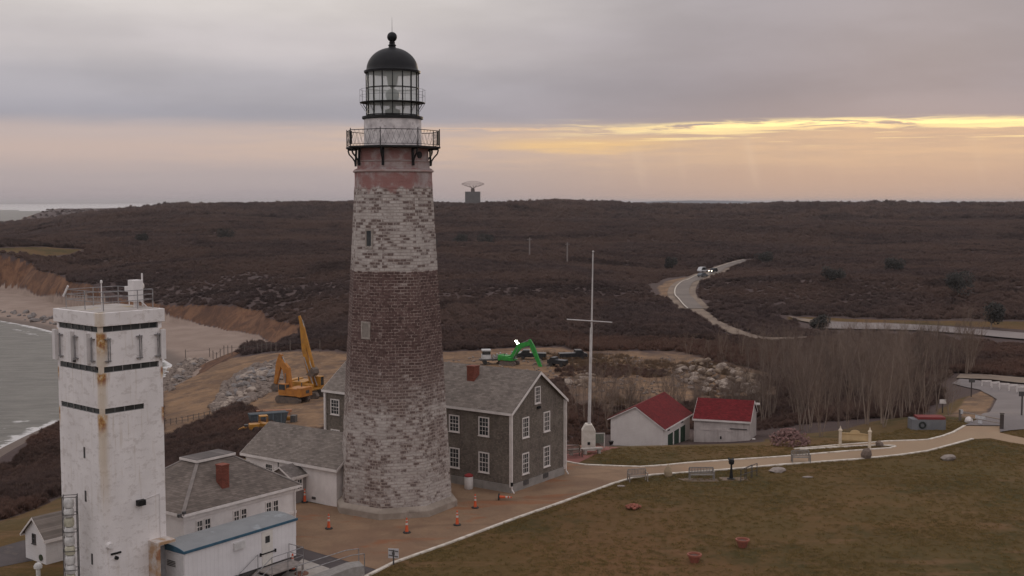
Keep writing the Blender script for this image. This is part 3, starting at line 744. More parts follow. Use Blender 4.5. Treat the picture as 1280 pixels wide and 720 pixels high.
def gable_walls(mb, x0, x1, y0, y1, zb, ze, zr, axis):
    if axis == 'Y': mb.prism([(x0, y0, zb), (x1, y0, zb), (x1, y0, ze), ((x0 + x1) / 2, y0, zr), (x0, y0, ze)], (0, y1 - y0, 0))
    else: mb.prism([(x0, y0, zb), (x0, y1, zb), (x0, y1, ze), (x0, (y0 + y1) / 2, zr), (x0, y0, ze)], (x1 - x0, 0, 0))
def fascia(mb, x0, x1, y0, y1, ze, zr, axis, oh, rake, th=0.12, t2=0.16):
    """rake and eave boards just under the roof covering"""
    if axis == 'Y':
        xm = (x0 + x1) / 2; sl = (zr - ze) / (xm - x0)
        for yy in (y0 - rake - 0.028, y1 + rake + 0.004):
            for sgn, xe in ((-1, x0), (1, x1)):
                xo = xe + sgn * (oh + 0.02); zo = ze - sl * oh
                mb.prism([(xo, yy, zo - t2 + 0.03), (xm, yy, zr - t2 + 0.03), (xm, yy, zr + th - 0.02), (xo, yy, zo + th - 0.02)], (0, 0.024, 0))
        for sgn, xe in ((-1, x0), (1, x1)):
            xo = xe + sgn * (oh + 0.012); zo = ze - sl * oh
            mb.cbox((xo, (y0 + y1) / 2, zo + 0.0), (0.022, y1 - y0 + 2 * rake, 0.2))
    else:
        ym = (y0 + y1) / 2; sl = (zr - ze) / (ym - y0)
        for xx in (x0 - rake - 0.028, x1 + rake + 0.004):
            for sgn, ye in ((-1, y0), (1, y1)):
                yo = ye + sgn * (oh + 0.02); zo = ze - sl * oh
                mb.prism([(xx, yo, zo - t2 + 0.03), (xx, ym, zr - t2 + 0.03), (xx, ym, zr + th - 0.02), (xx, yo, zo + th - 0.02)], (0.024, 0, 0))
        for sgn, ye in ((-1, y0), (1, y1)):
            yo = ye + sgn * (oh + 0.012); zo = ze - sl * oh
            mb.cbox(((x0 + x1) / 2, yo, zo), (x1 - x0 + 2 * rake, 0.022, 0.2))

# ------------------------------------------------------------------ lighthouse
TX, TY = -8.62, 84.5
def lighthouse():
    R0 = empty('lighthouse', (TX, TY, 0), 0, 'octagonal brick and whitewash lighthouse tower with a black domed glass lantern', 'lighthouse')
    # masonry material
    m, t, b = newmat('weathered_tower_masonry')
    uv = t.new('ShaderNodeUVMap').outputs[0]; U, V, _ = t.sep(uv)
    ob = t.new('ShaderNodeTexCoord').outputs['Object']
    wob = t.noise(t.comb(U, V), 2.4, 5, 0.65)
    Vw = t.m('ADD', V, t.m('MULTIPLY', t.m('SUBTRACT', wob, 0.5), 0.09)); Uw = t.m('ADD', U, t.m('MULTIPLY', t.m('SUBTRACT', wob, 0.5), 0.2))
    def brick(c1, c2, mo, bias=0.0):
        bt = t.new('ShaderNodeTexBrick'); bt.offset = 0.5; bt.squash = 1.0
        t.l.new(t.comb(Uw, Vw), bt.inputs['Vector']); bt.inputs['Scale'].default_value = 1.0
        bt.inputs['Brick Width'].default_value = 0.46; bt.inputs['Row Height'].default_value = 0.215; bt.inputs['Mortar Size'].default_value = 0.030
        bt.inputs['Mortar Smooth'].default_value = 0.25; bt.inputs['Bias'].default_value = bias
        t.put(bt.inputs['Color1'], c1); t.put(bt.inputs['Color2'], c2); t.put(bt.inputs['Mortar'], mo); return bt
    bA = brick((0, 0, 0), (1, 1, 1), (0.5, 0.5, 0.5)); rnd = t.sep(bA.outputs['Color'])[0]; mort = bA.outputs['Fac']
    nb = t.noise(ob, 0.30, 5, 0.65); nm = t.noise(ob, 1.1, 6, 0.7); nf = t.noise(ob, 5.0, 5, 0.7)
    ns_ = t.noise(t.comb(t.m('MULTIPLY', U, 0.9), t.m('MULTIPLY', V, 0.22)), 1.0, 5, 0.65)
    dark = t.mix(t.ss(rnd, 0.1, 0.9), (0.078, 0.047, 0.043), (0.132, 0.083, 0.074))
    dark = t.mix(t.m('MULTIPLY', t.ss(nf, 0.45, 0.7), 0.4), dark, (0.22, 0.14, 0.12))
    vein = t.ss(t.m('ABSOLUTE', t.m('SUBTRACT', t.noise(ob, 1.7, 5, 0.7, 0.6), 0.5)), 0.07, 0.0)
    morc = t.mix(t.m('MAXIMUM', t.m('MULTIPLY', t.ss(nb, 0.52, 0.68), 0.8), vein), (0.125, 0.082, 0.072), (0.33, 0.26, 0.225))
    white = t.mix(t.ss(nm, 0.3, 0.7), (0.56, 0.51, 0.47), (0.40, 0.35, 0.315))
    white = t.mix(t.m('MULTIPLY', t.ss(nf, 0.5, 0.75), 0.45), white, (0.22, 0.175, 0.155))
    Zf = V
    # coverage by height of the old paint bands
    band_top = t.ss(t.m('ADD', Zf, t.m('MULTIPLY', t.m('SUBTRACT', wob, 0.5), 0.22)), 17.30, 17.40)
    low_w = t.m('MULTIPLY', t.ss(Zf, 11.5, 6.0), 0.40)
    covv = t.m('ADD', t.m('MULTIPLY', band_top, 0.44), t.m('MULTIPLY', low_w, t.m('SUBTRACT', 1.0, band_top)))
    covv = t.m('ADD', covv, t.m('MULTIPLY', t.m('SUBTRACT', nb, 0.5), 0.95))
    covv = t.m('ADD', covv, t.m('MULTIPLY', t.m('SUBTRACT', ns_, 0.5), 0.55))
    covv = t.m('ADD', covv, t.m('MULTIPLY', t.m('SUBTRACT', nm, 0.5), 0.8))
    covv = t.m('ADD', covv, t.m('MULTIPLY', t.m('SUBTRACT', rnd, 0.5), t.m('ADD', 0.34, t.m('MULTIPLY', band_top, 0.42))))
    hz_ = t.noise(t.comb(t.m('MULTIPLY', U, 0.35), t.m('MULTIPLY', V, 2.6)), 1.0, 5, 0.7)
    covv = t.m('ADD', covv, t.m('MULTIPLY', t.m('SUBTRACT', hz_, 0.5), 0.55))
    covv = t.m('ADD', covv, t.m('MULTIPLY', t.m('SUBTRACT', nf, 0.5), 0.8))
    cov = t.ss(covv, 0.20, 0.52)
    worn = t.m('MULTIPLY', t.m('MAXIMUM', band_top, t.ss(Zf, 12.0, 7.5)), t.m('MULTIPLY_ADD', nf, 0.55, -0.04, clamp=True))
    dark = t.mix(worn, dark, (0.36, 0.30, 0.265))
    base_c = t.mix(mort, dark, morc)
    wcol = t.mix(t.m('MULTIPLY', mort, 0.25), white, (0.24, 0.19, 0.17))
    c = t.mix(t.m('MULTIPLY', cov, 0.93), base_c, wcol)
    # mortar left pale where the paint has worn off the stones
    c = t.mix(t.m('MULTIPLY', t.m('MULTIPLY', mort, t.m('SUBTRACT', 1.0, cov)), t.m('ADD', t.m('MULTIPLY', band_top, 0.75), t.m('MULTIPLY', t.ss(Zf, 12.0, 7.0), 0.7))), c, (0.42, 0.35, 0.30))
    # red wash at the neck
    red = t.m('MULTIPLY', t.ss(t.m('ADD', Zf, t.m('MULTIPLY', t.m('SUBTRACT', nm, 0.5), 3.0)), 22.9, 23.5), t.ss(t.m('ADD', nb, t.m('MULTIPLY', nm, 0.6)), 0.66, 0.86))
    smoothz = t.ss(t.m('ADD', Zf, t.m('MULTIPLY', t.m('SUBTRACT', nm, 0.5), 1.0)), 23.1, 23.4)
    c = t.mix(smoothz, c, t.mix(t.ss(nm, 0.3, 0.7), (0.40, 0.33, 0.31), (0.30, 0.235, 0.225)))
    c = t.mix(t.m('MULTIPLY', red, 0.8), c, (0.27, 0.115, 0.10))
    t.put(b.inputs['Base Color'], c); b.inputs['Roughness'].default_value = 0.9; b.inputs['Specular IOR Level'].default_value = 0.2
    bn = t.new('ShaderNodeBump'); bn.inputs['Strength'].default_value = 0.9; bn.inputs['Distance'].default_value = 0.05
    t.l.new(t.m('ADD', t.m('MULTIPLY', mort, t.m('ADD', -1.0, t.m('MULTIPLY', smoothz, 0.9))), t.m('MULTIPLY', nf, 0.6)), bn.inputs['Height']); t.l.new(bn.outputs[0], b.inputs['Normal'])

    A0 = -pi / 2 + radians(-8.8)      # a corner that looks at the camera side
    prof = [(4.24, 0.55)] + [(4.24 - (z_ - 0.65) * 0.0582, z_) for z_ in np.arange(1.0, 24.4, 0.5)] + [(2.90, 24.45), (2.90, 24.62), (2.70, 24.72), (2.70, 25.15), (2.64, 25.2), (2.62, 26.1)]
    me = bpy.data.meshes.new('shaft'); V_, F_, UV_ = [], [], []
    jit = lambda k, i: 0.012 * sin(k * 1.7 + i * 2.3) + 0.010 * sin(k * 3.1 + i)
    for k, (r, z_) in enumerate(prof):
        for i in range(8):
            a = A0 + i * pi / 4; rr = r + jit(k, i); V_.append((rr * cos(a), rr * sin(a), z_))
    W8 = 2.75
    for k in range(len(prof) - 1):
        for i in range(8):
            F_.append((k * 8 + i, k * 8 + (i + 1) % 8, (k + 1) * 8 + (i + 1) % 8, (k + 1) * 8 + i))
            ha, hb_ = prof[k][0] * 0.3827, prof[k + 1][0] * 0.3827; cx = (i + 0.5) * W8 * 1.13
            UV_ += [(cx - ha, prof[k][1]), (cx + ha, prof[k][1]), (cx + hb_, prof[k + 1][1]), (cx - hb_, prof[k + 1][1])]
    F_.append(tuple(range((len(prof) - 1) * 8, len(prof) * 8))); UV_ += [(0, 26)] * 8
    me.from_pydata(V_, [], F_); uvl = me.uv_layers.new(name='UVMap')
    for i, q in enumerate(UV_): uvl.data[i].uv = q
    me.materials.append(m); sh = bpy.data.objects.new('shaft', me); COL.objects.link(sh); sh.parent = R0
    # plinth
    MB().lathe([(4.68, -0.3), (4.66, 0.45), (4.60, 0.52), (4.30, 0.74)], 8, a0=A0).build('plinth', mat('plinth_stone', (0.34, 0.285, 0.235), (0.25, 0.205, 0.165), 0.8, 0.9, 0.4, 6, c3=(0.19, 0.15, 0.12)), R0, bevel=0.03)
    # slit windows on the faces towards us
    def facefr(i, z_):
        a0_, a1_ = A0 + i * pi / 4, A0 + (i + 1) * pi / 4; r = 4.24 - (z_ - 0.65) * 0.0582
        p0 = Vector((r * cos(a0_), r * sin(a0_), 0)); p1 = Vector((r * cos(a1_), r * sin(a1_), 0)); u = p1 - p0
        return Face((p0 + p1) / 2, u, (p0 + p1))
    def slit(i, u, z_, w_, h_, filled=False):
        f = facefr(i, z_ + h_ / 2); mb = MB(); mb.M = f.mtx(u, z_)
        st = mat('window_stone', (0.36, 0.32, 0.28), (0.26, 0.22, 0.19), 3)
        mb.box(-w_ / 2 - 0.12, -w_ / 2, -0.2, 0.07, -0.12, h_ + 0.12); mb.box(w_ / 2, w_ / 2 + 0.12, -0.2, 0.07, -0.12, h_ + 0.12)
        mb.box(-w_ / 2, w_ / 2, -0.2, 0.07, h_, h_ + 0.12); mb.box(-w_ / 2, w_ / 2, -0.2, 0.09, -0.12, 0)
        fr = mb.build('window', st, R0)
        p = MB(); p.M = f.mtx(u, z_); p.box(-w_ / 2, w_ / 2, -0.15, 0.03, 0, h_)
        if not filled: p.box(-0.02, 0.02, 0.03, 0.045, 0, h_); p.box(-w_ / 2, w_ / 2, 0.03, 0.045, h_ / 2 - 0.02, h_ / 2 + 0.02)
        p.build('shutter' if filled else 'pane', mat('sealed_window_board', (0.26, 0.225, 0.195)) if filled else glass_dark, fr)
    slit(7, 0.05, 19.1, 0.42, 1.15)
    slit(7, -0.05, 12.7, 0.55, 1.0, True)
    # door passage to the annex side is hidden; neck mouldings
    mb = MB(); mb.lathe([(2.98, 24.40), (3.02, 24.47), (2.98, 24.56)], 8, a0=A0, cap=False); mb.lathe([(2.72, 25.12), (2.78, 25.18), (2.70, 25.24)], 8, a0=A0, cap=False)
    mb.build('moulding', mat('moulding_paint', (0.33, 0.22, 0.20), (0.38, 0.31, 0.29), 1.2), R0)
    # round porthole
    a_ = A0 + radians(64); pm = MB(); f = Face((2.42 * cos(a_), 2.42 * sin(a_), 0), (-sin(a_), cos(a_), 0), (cos(a_), sin(a_), 0)); pm.M = f.mtx(0, 25.62)
    pm.tube((0, -0.2, 0), (0, 0.10, 0), 0.25, n=20); po = pm.build('porthole', black_iron, R0)
    # gallery deck
    G = 3.52
    MB().lathe([(2.5, 26.08), (G - 0.1, 26.08), (G, 26.12), (G, 26.24), (2.0, 26.30)], 8, a0=A0).build('gallery', black_iron, R0, bevel=0.01)
    for i in range(8):
        a = A0 + i * pi / 4; d = Vector((cos(a), sin(a), 0)); mb = MB()
        up = (-sin(a), cos(a), 0)
        mb.bar(d * 2.80 + Vector((0, 0, 24.85)), d * 2.74 + Vector((0, 0, 26.08)), 0.13, 0.16, up)
        mb.bar(d * 3.38 + Vector((0, 0, 26.03)), d * 2.72 + Vector((0, 0, 26.03)), 0.10, 0.10, up)
        pts = [d * r + Vector((0, 0, z_)) for r, z_ in ((3.36, 26.0), (3.28, 25.72), (3.02, 25.45), (2.86, 25.2), (2.82, 24.86))]
        for p, q in zip(pts, pts[1:]): mb.bar(p, q, 0.09, 0.09, up)
        mb.build('bracket', black_iron, R0)
    # gallery railing: posts and lattice
    mb = MB(); rg = G - 0.07
    cor = [Vector((rg * cos(A0 + i * pi / 4), rg * sin(A0 + i * pi / 4), 26.24)) for i in range(8)]
    for i in range(8):
        p, q = cor[i], cor[(i + 1) % 8]; hh = Vector((0, 0, 1.12))
        mb.tube(p, p + Vector((0, 0, 1.25)), 0.035, n=6)
        mb.tube(p + hh, q + hh, 0.026, n=6); mb.tube(p + Vector((0, 0, 0.12)), q + Vector((0, 0, 0.12)), 0.018, n=6)
        n_ = 7
        for k in range(n_):
            a1 = p.lerp(q, k / n_); b1 = p.lerp(q, (k + 1) / n_)
            mb.tube(a1 + Vector((0, 0, .12)), b1 + hh, 0.009, n=4); mb.tube(b1 + Vector((0, 0, .12)), a1 + hh, 0.009, n=4)
    mb.build('gallery_railing', black_iron, R0)
    # end boards on the railing
    for s_, an in ((1, A0 + pi / 4 * 1.93), (-1, A0 - pi / 4 * 1.02)):
        d = Vector((cos(an), sin(an), 0)); mb = MB(); mb.cbox((d.x * 3.40, d.y * 3.40, 26.83), (0.09, 0.5 if s_ > 0 else 0.22, 0.9), an); mb.build('equipment_panel', black_iron, R0)
    # watch room
    MB().lathe([(2.08, 26.28), (2.06, 28.24)], 40).build('watch_room', mat('watch_room_paint', (0.72, 0.67, 0.65), (0.50, 0.46, 0.45), 1.6, 0.8, 0.2, 6, c3=(0.28, 0.24, 0.23), s3=1.4), R0, smooth=True)
    MB().lathe([(2.05, 28.18), (2.20, 28.24), (2.20, 28.40), (1.92, 28.46)], 40).build('lantern_sill', black_iron, R0, smooth=True)
    # lantern glazing bars (16 sided) and glass
    nL = 16; rL = 1.88; zb, zt = 28.46, 31.62
    mb = MB()
    for i in range(nL):
        a = 2 * pi * i / nL + 0.1; mb.cbox((rL * cos(a), rL * sin(a), (zb + zt) / 2), (0.07, 0.055, zt - zb), a)
    for z_ in (zb + 0.05, zb + 0.92, zb + 1.98, zt - 0.05):
        for i in range(nL):
            a = 2 * pi * i / nL + 0.1; a2 = a + 2 * pi / nL
            mb.bar((rL * cos(a), rL * sin(a), z_), (rL * cos(a2), rL * sin(a2), z_), 0.05, 0.07)
    mb.build('lantern_frame', black_iron, R0)
    g, t, b = newmat('lantern_glass'); b.inputs['Base Color'].default_value = (0.85, 0.90, 0.86, 1); b.inputs['Roughness'].default_value = 0.10
    tr_ = t.new('ShaderNodeBsdfTransparent'); tl_ = t.new('ShaderNodeBsdfTranslucent'); tl_.inputs[0].default_value = (0.85, 0.90, 0.86, 1); m1_ = t.new('ShaderNodeMixShader'); m2_ = t.new('ShaderNodeMixShader')
    m1_.inputs[0].default_value = 0.5; m2_.inputs[0].default_value = 0.55; t.l.new(b.outputs[0], m1_.inputs[1]); t.l.new(tl_.outputs[0], m1_.inputs[2]); t.l.new(m1_.outputs[0], m2_.inputs[1]); t.l.new(tr_.outputs[0], m2_.inputs[2])
    t.l.new(m2_.outputs[0], t.n['Material Output'].inputs['Surface'])
    MB().lathe([(rL - 0.03, zb + .02), (rL - 0.03, zt - .02)], nL, a0=0.1, cap=False).build('lantern_glass', g, R0)
    # lamp apparatus
    mb = MB(); mb.lathe([(0.55, 28.3), (0.55, 28.9), (0.22, 29.0), (0.22, 29.5)], 20); ap = mb.build('lamp_pedestal', dark_metal, R0)
    MB().lathe([(0.20, 29.5), (0.42, 29.62), (0.50, 29.85), (0.50, 30.05), (0.40, 30.3), (0.2, 30.4)], 20).build('beacon_lamp', mat('beacon_lens', (0.30, 0.32, 0.30), (0.14, 0.15, 0.14), 6, 0.2), R0, smooth=True)
    MB().lathe([(0.06, 30.4), (0.35, 30.75), (0.45, 31.6)], 16).build('vent_pipe', dark_metal, R0, smooth=True)
    # outer walkway of the lantern
    MB().lathe([(1.93, 29.36), (2.36, 29.38), (2.36, 29.42), (1.93, 29.43)], 32).build('lantern_walkway', black_iron, R0)
    mb = MB()
    for i in range(16):
        a = 2 * pi * i / 16 + 0.1; d = Vector((cos(a), sin(a), 0)); mb.tube(d * 2.34 + Vector((0, 0, 29.4)), d * 2.34 + Vector((0, 0, 30.35)), 0.010, n=5)
        mb.tube(d * 1.95 + Vector((0, 0, 28.8)), d * 2.32 + Vector((0, 0, 29.34)), 0.016, n=5)
        d2 = Vector((cos(a + pi / 8), sin(a + pi / 8), 0))
        for z_ in (29.9, 30.33): mb.tube(d * 2.34 + Vector((0, 0, z_)), d2 * 2.34 + Vector((0, 0, z_)), 0.009, n=5)
    mb.build('walkway_railing', black_iron, R0)
    # dome
    dome_m = mat('dome_paint', (0.007, 0.007, 0.009), (0.012, 0.012, 0.013), 1.5, 0.5, spec=0.25)
    prof = [(2.02, 31.52), (2.04, 31.66), (1.90, 31.72)] + [(1.86 * cos(a), 31.72 + 1.62 * sin(a)) for a in np.linspace(0.04, 1.40, 12)]
    MB().lathe(prof, 40).build('dome', dome_m, R0, smooth=True)
    prof = [(0.30, 33.28), (0.24, 33.42), (0.30, 33.50), (0.20, 33.62), (0.22, 33.72), (0.15, 33.80)] + [(0.36 * cos(a), 34.10 + 0.36 * sin(a)) for a in np.linspace(-1.1, 1.35, 10)]
    MB().lathe(prof, 24).build('ventilator_ball', dome_m, R0, smooth=True)
    MB().tube((0, 0, 34.4), (0, 0, 35.5), 0.018, 0.006, 6).build('lightning_rod', black_iron, R0)
    # cable down the right edge and small box
    return R0
lighthouse()

# ------------------------------------------------------------------ shingled dwelling beside the lighthouse
PHI = radians(55.1)
shingle = wall_mat('weathered_grey_shingle', (0.200, 0.168, 0.138), (0.150, 0.124, 0.102), brick=(0.16, 0.135, 0.010), c3=(0.20, 0.165, 0.145), stain=0.55)
roof_grey = roof_mat('grey_shingle_roof', (0.225, 0.190, 0.163), (0.175, 0.147, 0.127), 'Y')
def dwelling():
    R0 = empty('shingled_house', (-0.08, 87.5, 0), PHI, 'long two storey house in dark grey shingles right of the lighthouse', 'house')
    Wd, L = 7.55, 19.4; ze, zr = 6.28, 8.88
    mb = MB(); gable_walls(mb, 0, Wd, 0, L, 0.62, ze, zr - 0.02, 'Y'); mb.build('wall', shingle, R0)
    MB().box(-0.06, Wd + 0.06, -0.06, L + 0.06, -1.0, 0.64).build('foundation', wall_mat('grey_foundation', (0.30, 0.275, 0.25), (0.23, 0.21, 0.19), c3=(0.17, 0.15, 0.135)), R0)
    mb = MB(); gable_roof(mb, 0, Wd, 0, L, ze, zr, 'Y', 0.22, 0.26); rf = mb.build('roof', roof_grey, R0)
    mb = MB(); fascia(mb, 0, Wd, 0, L, ze, zr, 'Y', 0.22, 0.26); mb.build('roof_trim', white_trim, R0)
    for x_, y_ in ((-0.03, -0.03), (Wd + 0.03, -0.03), (-0.03, L + 0.03)): MB().cbox((x_, y_, 3.35), (0.2, 0.2, 5.75)).build('corner_board', white_trim, R0)
    fx = Face((0, 0, 0), (0, 1, 0), (-1, 0, 0)); fy = Face((0, 0, 0), (1, 0, 0), (0, -1, 0))
    for u in (2.55, 5.45, 8.4, 14.2, 18.3):
        window(R0, fx, u, 4.15, 1.02, 1.5 if u < 5 else 1.35); window(R0, fx, u, 1.28, 1.02, 1.6)
    for u in (1.95, 4.95):
        window(R0, fy, u, 4.0, 0.92, 1.6); window(R0, fy, u, 1.15, 0.92, 1.65)
    window(R0, fy, 3.62, 6.45, 0.80, 1.35)
    mb = MB(); mb.box(3.55, 4.0, -0.12, 0.0, 6.02, 6.2); mb.build('gable_lamp', black_iron, R0)
    for u in (1.95, 4.75):
        mb = MB(); mb.M = fy.mtx(u, 0.28); mb.box(-0.36, 0.36, 0.06, 0.09, 0, 0.38)
        mb.build('cellar_grille', dark_metal, R0)
    for x_, y_, nm in ((-0.16, -0.2, 1), (Wd + 0.05, -0.2, 1)):
        mb = MB(); mb.path([(x_, y_, 6.1), (x_, y_, 0.35), (x_ - 0.05, y_ - 0.25, 0.1)], 0.05); mb.build('downspout', white_trim, R0)
    MB().cbox((-0.17, -0.2, 0.75), (0.14, 0.14, 0.3)).build('drain_boot', black_iron, R0)
    mb = MB(); mb.cbox((2.55, 5.5, 8.3), (0.72, 0.72, 1.5)); mb.cbox((2.55, 5.5, 9.08), (0.78, 0.78, 0.10)); ch = mb.build('chimney', brick_red, R0)
    mb = MB(); mb.cbox((Wd / 2 - 0.55, 16.6, 8.75), (0.72, 0.72, 1.3)); mb.build('chimney', brick_red, R0)
dwelling()

# ------------------------------------------------------------------ white annex attached to the lighthouse (oil house)
annex_wall = wall_mat('annex_white_paint', (0.72, 0.665, 0.63), (0.62, 0.57, 0.54), c3=(0.55, 0.50, 0.46), stain=0.4)
def annex():
    p = onz(421, 634, 0)
    R0 = empty('white_annex', (p.x, p.y, 0), PHI, 'low white annex with grey shingle roof and a small porch, left of the lighthouse foot', 'outbuilding')
    Wd, L = 5.6, 9.6; ze, zr = 2.95, 4.75
    mb = MB(); gable_walls(mb, 0, Wd, 0, L, -0.5, ze, zr - 0.02, 'Y'); mb.build('wall', annex_wall, R0)
    mb = MB(); gable_roof(mb, 0, Wd, 0, L, ze, zr, 'Y', 0.30, 0.3); mb.build('roof', roof_grey, R0)
    mb = MB(); fascia(mb, 0, Wd, 0, L, ze, zr, 'Y', 0.30, 0.3); mb.build('roof_trim', white_trim, R0)
    fx = Face((0, 0, 0), (0, 1, 0), (-1, 0, 0))
    window(R0, fx, 7.0, 1.30, 0.85, 1.05, 3, 3)
    MB().cbox((-0.05, 8.7, 1.9), (0.1, 0.35, 0.25)).build('vent', dark_metal, R0)
    MB().cbox((-0.04, 2.3, 0.35), (0.06, 0.35, 0.18)).build('vent', dark_metal, R0)
    MB().box(-0.04, 0.0, 5.98, 6.04, 0, 2.6).build('conduit', dark_metal, R0)
    # porch: a little gabled entry standing out from the wall
    gx = -1.5
    mb = MB(); gable_walls(mb, gx, 0.0, 3.1, 5.2, -0.3, 2.12, 2.72, 'X'); po = mb.build('porch', wall_mat('porch_grey_boards', (0.27, 0.235, 0.215), (0.21, 0.18, 0.165), 0.12, True), R0)
    mb = MB(); gable_roof(mb, gx, 0.0, 3.1, 5.2, 2.12, 2.72, 'X', 0.2, 0.22, 0.08); mb.build('porch_roof', roof_mat('porch_shingles', (0.21, 0.18, 0.165), (0.16, 0.14, 0.125), 'X'), po)
    mb = MB(); fascia(mb, gx, 0.0, 3.1, 5.2, 2.12, 2.72, 'X', 0.2, 0.22, 0.08, 0.1); mb.build('porch_trim', white_trim, po)
    fp = Face((gx, 3.1, 0), (1, 0, 0), (0, -1, 0)); window(po, fp, 0.8, 1.0, 0.62, 0.85, 2, 2)
    fq = Face((gx, 3.1, 0), (0, 1, 0), (-1, 0, 0)); mb = MB(); mb.M = fq.mtx(1.05, 0.0); mb.box(-0.95, 0.95, 0, 0.03, 1.5, 2.08); mb.box(-0.5, 0.5, 0, .04, 0, 1.5)
    mb.build('door', white_trim, po)
    mb = MB(); mb.M = fq.mtx(1.05, 1.62); mb.box(-0.4, 0.4, 0.03, 0.045, 0, 0.22); mb.build('transom_glass', glass_dark, po)
annex()

# ------------------------------------------------------------------ hipped white house
def hip_house():
    ze = 3.45
    q = dep(228, 648, 68.6); q2 = dep(378, 610, 76.3)
    R0 = empty('hipped_house', (q.x, q.y, 0), atan2(q2.y - q.y, q2.x - q.x), 'white house with a hipped grey shingle roof and one red chimney, behind the trailer', 'house')
    L = hypot(q2.x - q.x, q2.y - q.y); Wd = 7.6; o = 0.35
    # local x along the front, y to the back (left-away)
    MB().box(o, L - o, o, Wd - o, -1.6, ze + 0.1).build('wall', wall_mat('hipped_house_paint', (0.72, 0.67, 0.635), (0.63, 0.58, 0.55), c3=(0.54, 0.49, 0.455), stain=0.45), R0)
    MB().box(o - 0.07, L - o + 0.07, o - 0.07, Wd - o + 0.07, 1.55, 1.72).build('string_course', white_trim, R0)
    MB().box(o - 0.10, L - o + 0.10, o - 0.10, Wd - o + 0.10, ze - 0.45, ze - 0.02).build('cornice', white_trim, R0)
    zr = 5.62; cxa, cxb, cy = L * 0.42, L * 0.60, Wd * 0.5; e = 0.55
    t0, t1 = (cxa - e, cxb + e), (cy - 0.75, cy + 0.75)
    v = [(0, 0, ze), (L, 0, ze), (L, Wd, ze), (0, Wd, ze), (t0[0], t1[0], zr), (t0[1], t1[0], zr), (t0[1], t1[1], zr), (t0[0], t1[1], zr),
         (0, 0, ze - 0.12), (L, 0, ze - 0.12), (L, Wd, ze - 0.12), (0, Wd, ze - 0.12)]
    mb = MB(); mb.add(v, [(0, 1, 5, 4), (1, 2, 6, 5), (2, 3, 7, 6), (3, 0, 4, 7), (4, 5, 6, 7), (8, 9, 1, 0), (9, 10, 2, 1), (10, 11, 3, 2), (11, 8, 0, 3), (11, 10, 9, 8)])
    mb.build('roof', roof_mat('hip_shingles', (0.200, 0.165, 0.142), (0.155, 0.128, 0.110), 'S'), R0)
    for a, b_ in ((0, 4), (1, 5), (2, 6), (3, 7)): MB().bar(v[a], v[b_], 0.22, 0.05).build('hip_cap', mat('hip_cap', (0.25, 0.215, 0.195), (0.19, 0.165, 0.15), 3), R0)
    mb = MB(); mb.cbox(((0 + L) / 2, -0.012, ze - 0.06), (L + .05, 0.022, 0.17)); mb.cbox((L + 0.012, Wd / 2, ze - 0.06), (0.022, Wd, 0.17)); mb.cbox((-0.012, Wd / 2, ze - 0.06), (0.022, Wd, 0.17)); mb.build('gutter', white_trim, R0)
    mb = MB(); mb.box(t0[0] - 0.15, t0[1] + 0.15, t1[0] - 0.15, t1[1] + 0.15, zr + 0.02, zr + 0.17); cu = mb.build('roof_hatch', white_trim, R0)
    MB().box(t0[0] - 0.10, t0[1] + 0.10, t1[0] - 0.10, t1[1] + 0.10, zr + 0.17, zr + 0.20).build('hatch_cover', roof_mat('hatch_felt', (0.17, 0.15, 0.14), (0.13, 0.115, 0.11), 'X'), cu)
    mb = MB(); mb.cbox((4.1, 1.3, 4.75), (0.58, 0.58, 1.7)); mb.cbox((4.1, 1.3, 5.64), (0.64, 0.64, 0.08)); mb.build('chimney', brick_red, R0)
    f = Face((o, o, 0), (1, 0, 0), (0, -1, 0))
    for u in (1.15, 1.75, 4.0, 4.6, 6.65, 7.25):
        window(R0, f, u, 1.95, 0.52, 0.85, 2, 2, 0.07)
    mb = MB(); mb.path([(L - o - 0.1, o - 0.12, ze - 0.2), (L - o - 0.1, o - 0.12, 0.0)], 0.05); mb.build('downspout', white_trim, R0)
    mb = MB(); mb.path([(-0.05, -0.1, ze - 0.1), (-0.35, -0.2, ze + 0.05)], 0.03); mb.cbox((-0.38, -0.22, ze + 0.12), (0.22, 0.18, 0.18)); mb.cbox((-0.1, -0.3, ze + 0.25), (0.2, 0.16, 0.16)); mb.build('floodlight', dark_metal, R0)
hip_house()

